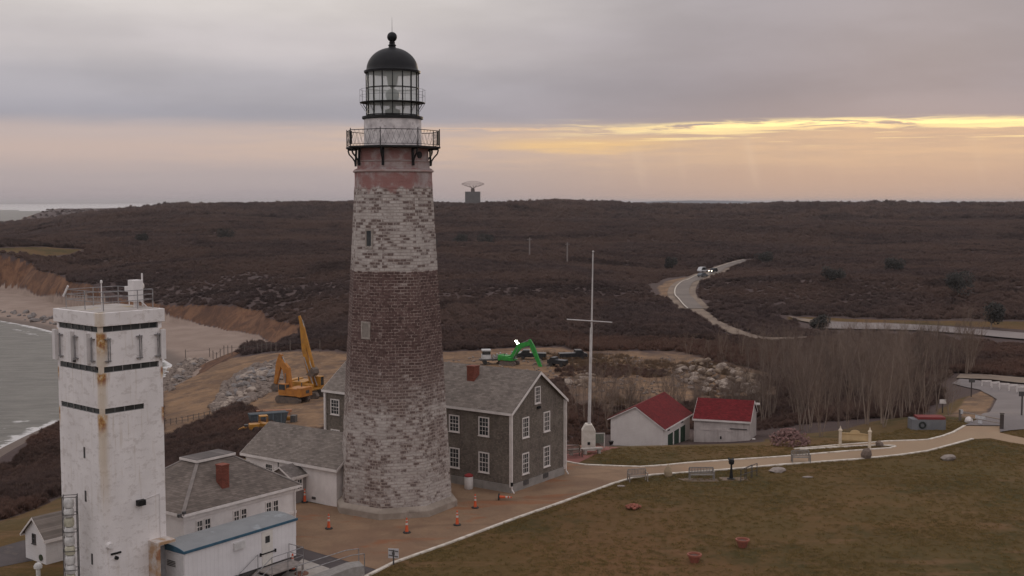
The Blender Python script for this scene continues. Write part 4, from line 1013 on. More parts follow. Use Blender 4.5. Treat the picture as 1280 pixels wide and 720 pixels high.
# ------------------------------------------------------------------ office trailer with steps
def trailer():
    zt = 3.02
    q = dep(231, 690, 0); q = onz(231, 690, zt); q2 = onz(371, 648, zt)
    R0 = empty('office_trailer', (q.x, q.y, 0), atan2(q2.y - q.y, q2.x - q.x), 'white office trailer with blue grey roof and teal edge, beside the white watch tower', 'trailer')
    L = hypot(q2.x - q.x, q2.y - q.y); Wd = 2.75
    wm = wall_mat('trailer_panels', (0.72, 0.69, 0.685), (0.66, 0.63, 0.625), 0.30, True, c3=(0.56, 0.53, 0.51), stain=0.3)
    MB().box(0.04, L - 0.04, 0.04, Wd - 0.04, 0.72, zt - 0.02).build('body', wm, R0, bevel=0.02)
    n = 8; prof = [(0.0 + Wd * k / n, zt - 0.02 + 0.22 * sin(pi * k / n) ** 0.8) for k in range(n + 1)]
    mb = MB(); mb.prism([(-0.03, y_ , z_) for y_, z_ in prof], (L + 0.06, 0, 0)); mb.build('roof', mat('blue_grey_roof_sheet', (0.225, 0.235, 0.24), (0.19, 0.198, 0.203), 0.6, 0.6, c3=(0.28, 0.30, 0.31)), R0, smooth=True)
    teal = mat('teal_trim', (0.045, 0.115, 0.17), (0.035, 0.09, 0.14), 2)
    mb = MB(); mb.box(-0.05, L + 0.05, -0.035, -0.0, zt - 0.12, zt + 0.03); mb.prism([(-0.045, y_, z_ + 0.01) for y_, z_ in prof] + [(-0.045, Wd, zt - 0.14), (-0.045, 0, zt - 0.14)], (0.04, 0, 0)); mb.build('roof_edge', teal, R0)
    MB().box(0.05, L - 0.05, 0.1, Wd - 0.1, 0.45, 0.72).build('chassis', dark_metal, R0)
    for x_ in (0.8, 2.8, L - 3.2, L - 0.8):
        MB().box(x_ - 0.2, x_ + 0.2, 0.2, 0.6, -0.7, 0.46).build('support_block', conc_m, R0)
    fx = Face((0.04, 0.04, 0), (1, 0, 0), (0, -1, 0)); fe = Face((0.04, 0.04, 0), (0, 1, 0), (-1, 0, 0))
    mb = MB(); mb.M = fx.mtx(L - 2.42, 0.74); mb.box(-0.42, 0.42, 0, 0.04, 0, 2.05); d = mb.build('door', mat('door_cream', (0.66, 0.62, 0.56), (0.6, 0.56, 0.51)), R0)
    mb = MB(); mb.M = fx.mtx(L - 2.42, 0.74); mb.box(-0.17, 0.17, 0.04, 0.055, 1.35, 1.75); mb.build('door_window', glass_dark, d)
    mb = MB(); mb.M = fx.mtx(L - 2.42, 0.74); mb.box(-0.60, 0.60, 0.055, 0.10, 0.72, 0.78); mb.box(-0.62, -0.54, 0.04, 0.12, 0.65, 0.85); mb.box(0.54, 0.62, 0.04, 0.12, 0.65, 0.85); mb.build('security_bar', black_iron, d)
    mb = MB(); mb.M = fe.mtx(1.3, 0.74); mb.box(-1.15, 1.15, 0, 0.03, 0.05, 2.02); d2 = mb.build('end_door', mat('end_door_grey', (0.60, 0.58, 0.57), (0.54, 0.52, 0.51)), R0)
    mb = MB(); mb.M = fe.mtx(1.15, 2.0)
    for k in range(4): mb.box(-0.35, 0.35, 0.03, 0.05, k * 0.09, k * 0.09 + 0.05)
    mb.build('louvre', dark_metal, d2)
    mb = MB(); mb.M = fe.mtx(1.3, 0.74); mb.box(0.72, 0.80, 0.03, 0.07, 0.75, 0.95); mb.build('door_handle', dark_metal, d2)
    mb = MB(); mb.M = fx.mtx(L - 4.6, 2.25); mb.box(-0.4, 0.4, 0, 0.14, 0, 0.42); mb.build('window_unit', mat('white_plastic', (0.6, 0.58, 0.56)), R0)
    # steps
    xs = L - 2.42
    sm = mat('grey_timber', (0.30, 0.26, 0.235), (0.22, 0.19, 0.17), 4)
    S0 = empty('access_steps', (0, 0, 0), 0, 'grey wooden steps with steel handrail leading up to the trailer door', 'steps')
    S0.location = R0.location; S0.rotation_euler = R0.rotation_euler
    mb = MB(); mb.box(xs - 0.9, xs + 1.7, -1.35, -0.06, 0.60, 0.68)
    for x_ in (xs - 0.85, xs + 1.6):
        for y_ in (-1.3, -0.15): mb.box(x_ - 0.04, x_ + 0.04, y_ - 0.04, y_ + 0.04, -0.6, 0.6)
    mb.build('landing', sm, S0)
    for k in range(5):
        MB().box(xs - 1.25 - k * 0.30, xs - 0.95 - k * 0.30, -1.30, -0.15, 0.44 - k * 0.17, 0.49 - k * 0.17).build('tread', sm, S0)
    for y_ in (-1.32, -0.13):
        mb = MB(); mb.bar((xs - 0.92, y_, 0.55), (xs - 2.5, y_, -0.34), 0.05, 0.22); mb.build('stringer', sm, S0)
    mb = MB()
    for y_ in (-1.33,):
        mb.path([(xs + 1.65, -0.1, 0.68), (xs + 1.65, -0.1, 1.65), (xs + 1.65, y_, 1.65), (xs + 1.65, y_, 0.3)], 0.025)
        mb.path([(xs + 1.65, y_, 1.65), (xs - 0.85, y_, 1.65), (xs - 2.5, y_, 0.75), (xs - 2.5, y_, -0.3)], 0.025)
        mb.path([(xs + 1.65, y_, 1.15), (xs - 0.85, y_, 1.15), (xs - 2.5, y_, 0.25)], 0.018)
        for x_ in (xs - 0.85, xs + 0.4): mb.tube((x_, y_, 0.3), (x_, y_, 1.65), 0.022, n=6)
        mb.path([(xs + 1.65, -0.1, 1.15), (xs + 1.65, y_, 1.15)], 0.018)
    mb.path([(xs - 0.85, -0.13, 0.68), (xs - 0.85, -0.13, 1.6), (xs - 2.4, -0.13, 0.75), (xs - 2.4, -0.13, -0.3)], 0.022)
    mb.build('handrail', galv, S0)
trailer()

# ------------------------------------------------------------------ white concrete watch tower (left)
def rust_white():
    m, t, b = newmat('stained_white_concrete')
    o = t.new('ShaderNodeTexCoord').outputs['Object']; X, Y, Z = t.sep(o)
    n1_ = t.noise(o, 0.5, 6, 0.65); n2_ = t.noise(o, 2.6, 6, 0.7)
    c = t.mix(t.ss(n1_, 0.3, 0.7), (0.78, 0.74, 0.72), (0.68, 0.64, 0.62))
    pat = t.noise(t.comb(t.m('MULTIPLY', t.m('ADD', X, Y), 1.4), t.m('MULTIPLY', Z, 2.2), 0.0), 1.0, 6, 0.75)
    c = t.mix(t.m('MULTIPLY', t.ss(pat, 0.52, 0.60), 0.5), c, (0.50, 0.45, 0.42))
    c = t.mix(t.m('MULTIPLY', t.ss(n2_, 0.6, 0.72), 0.45), c, (0.72, 0.68, 0.65))
    run = t.noise(t.comb(t.m('MULTIPLY', t.m('SUBTRACT', X, Y), 5.0), t.m('MULTIPLY', Z, 0.25), 3.0), 1.0, 5, 0.7)
    c = t.mix(t.m('MULTIPLY', t.ss(run, 0.54, 0.68), 0.42), c, (0.47, 0.39, 0.30))
    # rust at the near corner (x~0,y~0) below each band
    dc = t.m('ADD', t.m('ABSOLUTE', X), t.m('ABSOLUTE', Y))
    near_c = t.ss(t.m('ADD', dc, t.m('MULTIPLY', t.m('SUBTRACT', run, 0.5), 0.9)), 0.52, 0.16)
    far_c = t.m('MAXIMUM', t.ss(X, WT_A - 0.22, WT_A - 0.03), t.ss(Y, WT_B - 0.2, WT_B - 0.03))
    rf = 0.0
    tot = None
    for zz, ln in ((15.35, 1.5), (13.2, 0.9), (10.98, 1.3)):
        band = t.m('MULTIPLY', t.ss(t.m('ADD', Z, t.m('MULTIPLY', n2_, 0.4)), zz + 0.25, zz + 0.1), t.ss(Z, zz - ln, zz - ln * 0.35))
        tot = band if tot is None else t.m('MAXIMUM', tot, band)
    long_ = t.m('MULTIPLY', near_c, 0.5)
    c = t.mix(t.m('MULTIPLY', long_, t.ss(Z, 4.5, 9.0)), c, (0.50, 0.37, 0.20))
    rust = t.m('MULTIPLY', t.m('MULTIPLY', t.m('ADD', near_c, t.m('MULTIPLY', far_c, 1.0)), tot), t.ss(n2_, 0.32, 0.50), clamp=True)
    c = t.mix(rust, c, t.mix(t.ss(n2_, 0.42, 0.6), (0.50, 0.30, 0.10), (0.26, 0.095, 0.04)))
    t.put(b.inputs['Base Color'], c); b.inputs['Roughness'].default_value = 0.85; b.inputs['Specular IOR Level'].default_value = 0.25
    bn = t.new('ShaderNodeBump'); bn.inputs['Strength'].default_value = 0.35; bn.inputs['Distance'].default_value = 0.03
    t.l.new(pat, bn.inputs['Height']); t.l.new(bn.outputs[0], b.inputs['Normal'])
    return m
WT_A, WT_B = 3.75, 4.45
def watch_tower():
    D = 61.0; c = dep(127, 520, D)
    R0 = empty('watch_tower', (c.x, D, 0), radians(49.5), 'square white concrete watch tower with rust stains and three dark window bands', 'tower')
    A, B = WT_A, WT_B; wm = rust_white()
    # bands of windows: z of lower edge, height
    segs = [(-3.0, 10.02), (10.36, 12.28), (12.60, 14.55)]
    body = MB()
    body.box(0, A, 0, B, -3.0, 10.98)
    body.box(0, A, 0, B, 11.28, 13.20)
    body.box(0, A, 0, B, 13.52, 15.37)
    # right of the lowest band the wall runs through
    body.box(2.55, A, 0, B - 0.0, 10.98, 11.28)
    pil = [(0, 0.22, 0, 0.22), (A - 0.22, A, 0, 0.22), (0, 0.22, B - 0.22, B), (A - 0.22, A, B - 0.22, B)]
    for z0, z1 in ((10.98, 11.28), (13.20, 13.52), (15.37, 15.70)):
        for x0, x1, y0, y1 in pil:
            body.box(x0 + .003, x1 - .003, y0 + .003, y1 - .003, z0, z1)
    body.build('wall', wm, R0)
    # parapet, slightly proud
    MB().box(-0.13, A + 0.13, -0.13, B + 0.13, 15.70, 16.42).build('parapet', wm, R0, bevel=0.02)
    MB().box(0.10, A - 0.10, 0.10, B - 0.10, 16.42, 16.455).build('roof_surface', mat('roof_deck', (0.44, 0.40, 0.37), (0.36, 0.32, 0.29), 0.8, c3=(0.42, 0.33, 0.19)), R0)
    for z0, z1 in ((10.98, 11.28), (13.20, 13.52), (15.37, 15.70)):
        wb = MB(); 
        xe = 2.55 if z0 < 12 else A - 0.22
        wb.box(0.06, A - 0.3, 0.06, B - 0.06, z0 + .005, z1 - .005)
        g = wb.build('window_band', glass_dark, R0)
        n_ = 6 if z0 > 12 else 4
        mb = MB()
        for k in range(1, n_):
            x_ = 0.22 + (xe - 0.22) * k / n_; mb.box(x_ - (0.022 if k % 2 == 0 else 0.008), x_ + (0.022 if k % 2 == 0 else 0.008), 0.02, 0.07, z0, z1)
        for k in range(1, 6):
            y_ = 0.22 + (B - 0.44) * k / 6; mb.box(0.0, 0.07, y_ - (0.022 if k % 2 == 0 else 0.008), y_ + (0.022 if k % 2 == 0 else 0.008), z0, z1)
        mb.box(0.22, xe, 0.03, 0.07, z0, z0 + 0.03); mb.box(0.03, 0.07, 0.22, B - 0.22, z0, z0 + 0.03)
        mb.build('mullion', mat('grey_mullion', (0.24, 0.23, 0.22), (0.16, 0.155, 0.15), 3), g)
    # hinged steel shutter panels standing proud of the third storey
    fx = Face((0, 0, 0), (1, 0, 0), (0, -1, 0)); fy = Face((0, 0, 0), (0, 1, 0), (-1, 0, 0))
    def arm(face, u, z0, h_):
        mb = MB(); mb.M = face.mtx(u, z0)
        mb.box(-0.025, 0.025, 0.09, 0.14, 0, h_); mb.box(0.13, 0.165, 0.05, 0.09, 0.05, h_ - 0.05)
        for z_ in (0.08, h_ - 0.12): mb.box(-0.16, 0.18, 0.0, 0.14, z_, z_ + 0.05)
        mb.build('hinge_bracket', galv, R0)
    for u in (0.42, 2.30, 3.42): arm(fx, u, 13.72, 1.38)
    for u in (0.62, 2.35, 3.95): arm(fy, u, 13.72, 1.38)
    pm = mat('panel_white', (0.70, 0.665, 0.645), (0.62, 0.585, 0.565), 1.5)
    for face, u in ((fx, 3.72), (fy, 1.1), (fy, 2.75), (fy, 4.45)):
        mb = MB(); mb.M = face.mtx(u, 13.62); mb.box(-0.14, 0.14, 0.01, 0.22, 0.0, 1.65); mb.build('shutter_panel', pm, R0)
    # roof railing
    mb = MB(); zt = 16.42
    P_ = [(0.35, 0.35), (A - 0.1, 0.3), (A - 0.15, B - 0.3), (0.3, B - 0.25)]
    P_ = [(0.5, 0.4), (2.55, 0.4), (A - 0.2, 0.5), (A - 0.2, B - 0.4), (2.0, B - 0.4), (0.4, B - 0.35), (0.4, 2.1)]
    for k, (x_, y_) in enumerate(P_):
        q = P_[(k + 1) % len(P_)]
        mb.tube((x_, y_, zt), (x_, y_, zt + 1.05), 0.028, n=6)
        for h_ in (0.5, 0.78, 1.05): mb.tube((x_, y_, zt + h_), (q[0], q[1], zt + h_), 0.02, n=6)
    mb.build('roof_railing', galv, R0)
    mb = MB(); mb.tube((0.7, 0.9, zt), (0.7, 0.9, zt + 1.5), 0.03, n=6); mb.lathe([(0.03, 0), (0.07, 0.03), (0.06, 0.15), (0.02, 0.18)], 10, c=(0.7, 0.9, zt + 1.5)); mb.build('mast_light', pm, R0)
    mb = MB(); mb.bar((0.35, B - 0.7, zt + 1.25), (0.35, B - 0.15, zt + 0.65), 0.06, 0.12); mb.build('antenna_arm', pm, R0)
    eq = MB(); eq.box(2.75, 3.35, 1.1, 1.7, zt + 0.35, zt + 1.55); eq.box(2.95, 3.2, 1.3, 1.5, zt, zt + 0.35); e0 = eq.build('radio_cabinet', pm, R0, bevel=0.03)
    mb = MB(); mb.tube((3.3, 1.7, zt + 1.15), (3.62, 1.95, zt + 1.15), 0.40, 0.30, 20); mb.tube((3.5, 1.45, zt + 0.05), (3.5, 1.45, zt + 1.9), 0.05, n=8); mb.build('dish_radome', pm, R0, smooth=True)
    mb = MB(); mb.cbox((3.55, 2.9, zt + 0.95), (0.35, 0.35, 0.3)); mb.tube((3.55, 2.9, zt), (3.55, 2.9, zt + 0.8), 0.03, n=6); mb.build('camera_unit', pm, R0); mb = MB(); mb.bar((3.05, 1.0, zt + 0.45), (3.45, .85, zt + 0.0), 0.1, 0.06); mb.build('cabinet_strut', pm, R0)
    # slots and fittings
    for u, z_ in ((1.85, 8.4), (1.85, 6.0), (1.35, 2.6)):
        mb = MB(); mb.M = fy.mtx(u, z_); mb.box(-0.07, 0.07, 0, 0.03, 0, 0.6); mb.build('slot_window', dark_metal, R0)
    mb = MB(); mb.M = fx.mtx(2.12, 5.7); mb.box(-0.22, 0.22, 0, 0.3, 0, 0.3); mb.build('floodlight', black_iron, R0)
    mb = MB(); mb.M = fx.mtx(0, 0); mb.path([(2.3, 0.03, 5.95), (3.35, 0.03, 6.1), (3.35, 0.03, 3.0)], 0.018); mb.build('conduit', pm, R0)
    mb = MB(); mb.M = fx.mtx(-0.02 + 0.25, 3.85); mb.tube((0, 0, 0), (0, 0.14, 0), 0.20, 0.14, 16); mb.build('round_vent', pm, R0, smooth=True)
    mb = MB(); mb.M = fx.mtx(0.62, 3.3); mb.box(-0.3, 0.3, 0, 0.06, 0, 0.1); mb.tube((0, 0, -0.2), (0, 0.15, -0.2), 0.10, n=10); mb.build('wall_fitting', black_iron, R0)
    for u, z_, hh_ in ((0.45, 13.35, 0.2), (2.6, 13.6, 0.12)):
        mb = MB(); mb.M = fy.mtx(u, z_); mb.box(-0.12, 0.12, 0, 0.12, 0, hh_); mb.build('small_lamp', dark_metal, R0)
    # concrete hood and steel door at the right foot
    mb = MB(); mb.box(2.60, 2.78, -0.9, 0, -3.0, 3.6); mb.box(2.78, A, -0.9, 0, 3.45, 3.6); hd = mb.build('door_hood', mat('rusty_hood', (0.55, 0.50, 0.46), (0.40, 0.25, 0.14), 1.8, c3=(0.30, 0.14, 0.07), s3=1.2), R0)
    mb = MB(); mb.M = fx.mtx(3.3, 0.6); mb.box(-0.36, 0.36, 0, 0.05, 0, 2.5); mb.build('door', mat('grey_door', (0.30, 0.29, 0.29)), R0)
    # caged white pipe stack at the left foot
    q = onz(79, 757, 0)
    T0 = empty('pipe_stack', (c.x - 2.1, D + 0.55, 0), radians(15), 'stack of white cylindrical pipe sections in a thin steel cage beside the white watch tower', 'pipe stack')
    for k in range(14):
        mb = MB(); z_ = -0.9 + k * 0.52
        col = [(0.66, 0.64, 0.61), (0.58, 0.55, 0.42)][k % 3 == 2]
        mb.lathe([(0.24, z_), (0.26, z_ + 0.05), (0.27, z_ + 0.28), (0.25, z_ + 0.40), (0.18, z_ + 0.47)], 18)
        mb.build('pipe_section', mat('pipe_white' + '_b' * (k % 3 == 2), col, tuple(v * 0.7 for v in col), 3), T0, smooth=True)
    mb = MB()
    for x_, y_ in ((-0.3, -0.3), (0.42, -0.3), (0.42, 0.3), (-0.3, 0.3)): mb.tube((x_, y_, -2), (x_, y_, 6.5), 0.028, n=6)
    for z_ in (1.3, 2.45, 3.5, 4.55, 5.5, 6.45):
        mb.path([(-0.3, -0.3, z_), (0.42, -0.3, z_), (0.42, 0.3, z_), (-0.3, 0.3, z_), (-0.3, -0.3, z_)], 0.022)
    mb.build('cage', dark_metal, T0)
watch_tower()

# ------------------------------------------------------------------ garden shed far left, bollard pipe
def left_shed():
    p = onz(58, 712, -0.3)
    rz = radians(52)
    z0 = -0.6
    R0 = empty('small_shed', (p.x, p.y, 0), rz, 'tiny white shed with grey pitched roof left of the watch tower', 'shed')
    # gable wall (local y=0 plane, along x... ) faces lower left
    Wd, L = 2.35, 4.2; ze, zr = 1.7, 2.75
    wm = wall_mat('shed_white', (0.72, 0.69, 0.67), (0.64, 0.61, 0.59), 0.14)
    mb = MB(); gable_walls(mb, 0, L, 0, Wd, -1.0, ze, zr - 0.02, 'X'); mb.build('wall', wm, R0)
    mb = MB(); gable_roof(mb, 0, L, 0, Wd, ze, zr, 'X', 0.22, 0.2, 0.08); mb.build('roof', roof_grey, R0)
    mb = MB(); fascia(mb, 0, L, 0, Wd, ze, zr, 'X', 0.22, 0.2, 0.08, 0.1); mb.build('roof_trim', white_trim, R0)
    f = Face((0, 0, 0), (0, 1, 0), (-1, 0, 0))
    window(R0, f, Wd * 0.55, 1.1, 0.38, 0.62, 1, 2, 0.04, frame_m=dark_metal)
    mb = MB(); mb.M = f.mtx(0.55, 0.35); mb.tube((0, 0.0, 0), (0, 0.06, 0), 0.2, n=12); mb.build('wreath', mat('dark_green', (0.05, 0.06, 0.03)), R0)
    q = onz(48, 722, 0)
    b0 = MB(); b0.lathe([(0.13, -0.8), (0.13, 0.55), (0.24, 0.58), (0.25, 0.72), (0.17, 0.86), (0.05, 0.92)], 18, c=(q.x, q.y, 0.0))
    tag(b0.build('vent_pipe_post', mat('pipe_white', (0.66, 0.64, 0.61)), smooth=True), 'short white mushroom capped vent pipe in front of the tiny shed', 'vent pipe')
left_shed()

# ------------------------------------------------------------------ red roofed sheds
red_roof = roof_mat('red_shingles', (0.165, 0.016, 0.019), (0.120, 0.013, 0.015), 'Y', 0.15, 0.3, streak=0.3)
red_roof_x = roof_mat('red_shingles_x', (0.165, 0.016, 0.019), (0.120, 0.013, 0.015), 'X', 0.15, 0.3, streak=0.3)
def red_sheds():
    Yc = 118.0
    c = dep(829, 556, Yc)
    R0 = empty('red_roofed_garage', (c.x, Yc, 0), pi / 2 - radians(25), 'white gabled garage with red roof and dark green doors, nearer the flagpole', 'garage')
    # local x: along the depth (right-away), y: gable width to the left
    L, Wd = 9.6, 5.75; ze, zr = -0.62, 1.05
    wm = wall_mat('garage_white', (0.72, 0.665, 0.62), (0.66, 0.60, 0.56), 0.16, c3=(0.58, 0.52, 0.47), stain=0.3)
    zl = ze
    # asymmetric: right eave a little lower
    pts = [(0, 0, -6), (0, Wd, -6), (0, Wd, -0.35), (0, Wd * 0.52, zr), (0, 0, -0.95)]
    mb = MB(); mb.prism(pts, (L, 0, 0)); mb.build('wall', wm, R0)
    def slope(y0, z0, y1, z1, th=0.12, oh=0.3):
        s_ = (z1 - z0) / (y1 - y0); d = -oh if y0 < y1 else oh
        return [(-0.2, y0 + d, z0 + s_ * d), (-0.2, y1, z1), (-0.2, y1, z1 + th), (-0.2, y0 + d, z0 + s_ * d + th)]
    mb = MB(); mb.prism(slope(0, -0.95, Wd * 0.52, zr), (L + 0.4, 0, 0)); mb.prism(slope(Wd, -0.35, Wd * 0.52, zr), (L + 0.4, 0, 0)); mb.build('roof', red_roof_x, R0)
    mb = MB()
    for a in (slope(0, -0.95, Wd * 0.52, zr, 0.09), slope(Wd, -0.35, Wd * 0.52, zr, 0.09)):
        mb.prism([(q[0] - 0.03, q[1], q[2] - 0.05) for q in a], (0.026, 0, 0))
    mb.bar((-0.2, -0.32, -1.12), (L + 0.2, -0.32, -1.12), 0.03, 0.16)
    mb.build('roof_trim', white_trim, R0)
    f = Face((0, 0, 0), (1, 0, 0), (0, -1, 0)); gm = mat('dark_green_door', (0.018, 0.045, 0.025), (0.014, 0.035, 0.02), 3)
    for u in (2.4, 4.6, 6.9):
        mb = MB(); mb.M = f.mtx(u, -4.3); mb.box(-0.8, 0.8, 0, 0.05, 0, 2.35); mb.build('door', gm, R0)
    for u in (1.5, 6.3):
        mb = MB(); mb.M = f.mtx(u, -1.45); mb.box(-0.14, 0.14, 0, 0.2, 0, 0.14); mb.build('wall_lamp', black_iron, R0)
    fg = Face((0, 0, 0), (0, 1, 0), (-1, 0, 0)); mb = MB(); mb.M = fg.mtx(1.35, -3.55); mb.box(-0.5, 0.5, 0, .06, 0, 0.5); mb.build('cellar_window', dark_metal, R0)
    # second
    Yd = 122.0; c = dep(937, 556, Yd)
    R1 = empty('red_roofed_shed', (c.x, Yd, 0), radians(180 - 18), 'weathered whitewashed shed with red roof, farther right beside the pile of pinkish bushes', 'shed')
    # local x runs to the left along the front, local y towards the camera is negative... build with y negative = back
    L, Wd = 5.95, 6.4; ze, zr = -1.02, 0.62
    wm2 = wall_mat('weathered_white_boards', (0.55, 0.49, 0.455), (0.44, 0.385, 0.36), 0.17, True, c3=(0.30, 0.25, 0.23), stain=0.6)
    mb = MB(); gable_walls(mb, 0, L, -Wd, 0, -6, ze, zr - 0.02, 'X'); mb.build('wall', wm2, R1)
    mb = MB(); gable_roof(mb, 0, L, -Wd, 0, ze, zr, 'X', 0.22, 0.12, 0.1); mb.build('roof', red_roof_x, R1)
    mb = MB(); fascia(mb, 0, L, -Wd, 0, ze, zr, 'X', 0.22, 0.12, 0.1, 0.08); mb.build('roof_trim', white_trim, R1)
    f = Face((0, 0, 0), (1, 0, 0), (0, 1, 0))
    for u in (3.3, 1.4):
        mb = MB(); mb.M = f.mtx(u + 1.0, -4.2); mb.box(-0.85, 0.85, 0, 0.05, 0, 2.1); mb.box(-0.85, 0.85, 0.05, 0.08, 1.95, 2.1); mb.box(-0.85, -0.75, 0.05, 0.08, 0, 1.95); mb.build('barn_door', wm2, R1)
    mb = MB(); mb.M = f.mtx(1.2, -1.95); mb.box(-0.9, 0.9, 0, 0.10, 0, 0.08); mb.build('door_track', dark_metal, R1)
    mb = MB(); mb.M = f.mtx(3.05, -3.1); mb.box(-0.08, 0.08, 0, 0.1, 0, 0.3); mb.build('latch', black_iron, R1)
    mb = MB(); mb.cbox((-0.35, -0.6, -3.2), (0.3, 0.5, 0.45)); mb.build('meter_box', white_trim, R1)
    mb = MB(); mb.cbox((-0.42, -3.2, 0.35), (0.5, 0.25, 0.2)); mb.build('gable_vane', white_trim, R1)
red_sheds()

# ------------------------------------------------------------------ flagpole with yardarm
def flagpole():
    p = onz(735.5, 562, 0)
    R0 = empty('flagpole', (p.x, p.y, 0), 0, 'tall white flagpole with a crossing yardarm rising from a small white housing', 'flagpole')
    s = 1450 / p.y; zt = CH - (315 - 252) / s; zy = CH - (401 - 252) / s
    pm = mat('pole_white', (0.58, 0.55, 0.53), (0.46, 0.43, 0.41), 1.5, 0.6)
    top = Vector((0.32, 0, zt)); bot = Vector((0.02, 0, 0))
    MB().tube(bot, bot.lerp(top, 0.62), 0.155, 0.12, 14).build('pole', pm, R0, smooth=True)
    MB().tube(bot.lerp(top, 0.60) + Vector((0.02, -0.16, 0)), top, 0.085, 0.05, 12).build('topmast', pm, R0, smooth=True)
    MB().lathe([(0.05, 0), (0.12, 0.06), (0.05, 0.14)], 10, c=(top.x, top.y - .16, zt)).build('truck_ball', pm, R0)
    MB().tube((-2.0, -0.28, zy + 0.13), (2.05, -0.28, zy - 0.13), 0.055, 0.045, 8).build('yardarm', pm, R0)
    mb = MB()
    for x_ in (-1.95, 2.0, 0.9): mb.tube((x_, -0.28, zy), (x_ * 0.35, -0.3, 1.6), 0.012, n=4)
    mb.build('halyard', dark_metal, R0)
    hm = mat('housing_paint', (0.66, 0.61, 0.54), (0.56, 0.51, 0.44), 2)
    mb = MB(); mb.box(-0.6, 0.6, -0.55, 0.55, 0, 1.75); mb.prism([(-0.62, -0.57, 1.75), (0.62, -0.57, 1.75), (0.28, -0.57, 2.35), (-0.28, -0.57, 2.35)], (0, 1.14, 0)); h = mb.build('housing', hm, R0, bevel=0.02)
    MB().box(-0.12, 0.12, -0.60, -0.55, 0.55, 0.8).build('hatch', black_iron, h)
    # slanted stay to the garage
    a = Vector((p.x + 0.6, p.y, 1.6)); b_ = Vector((onz(763, 535, 0).x, 118.5, -0.7))
flagpole()

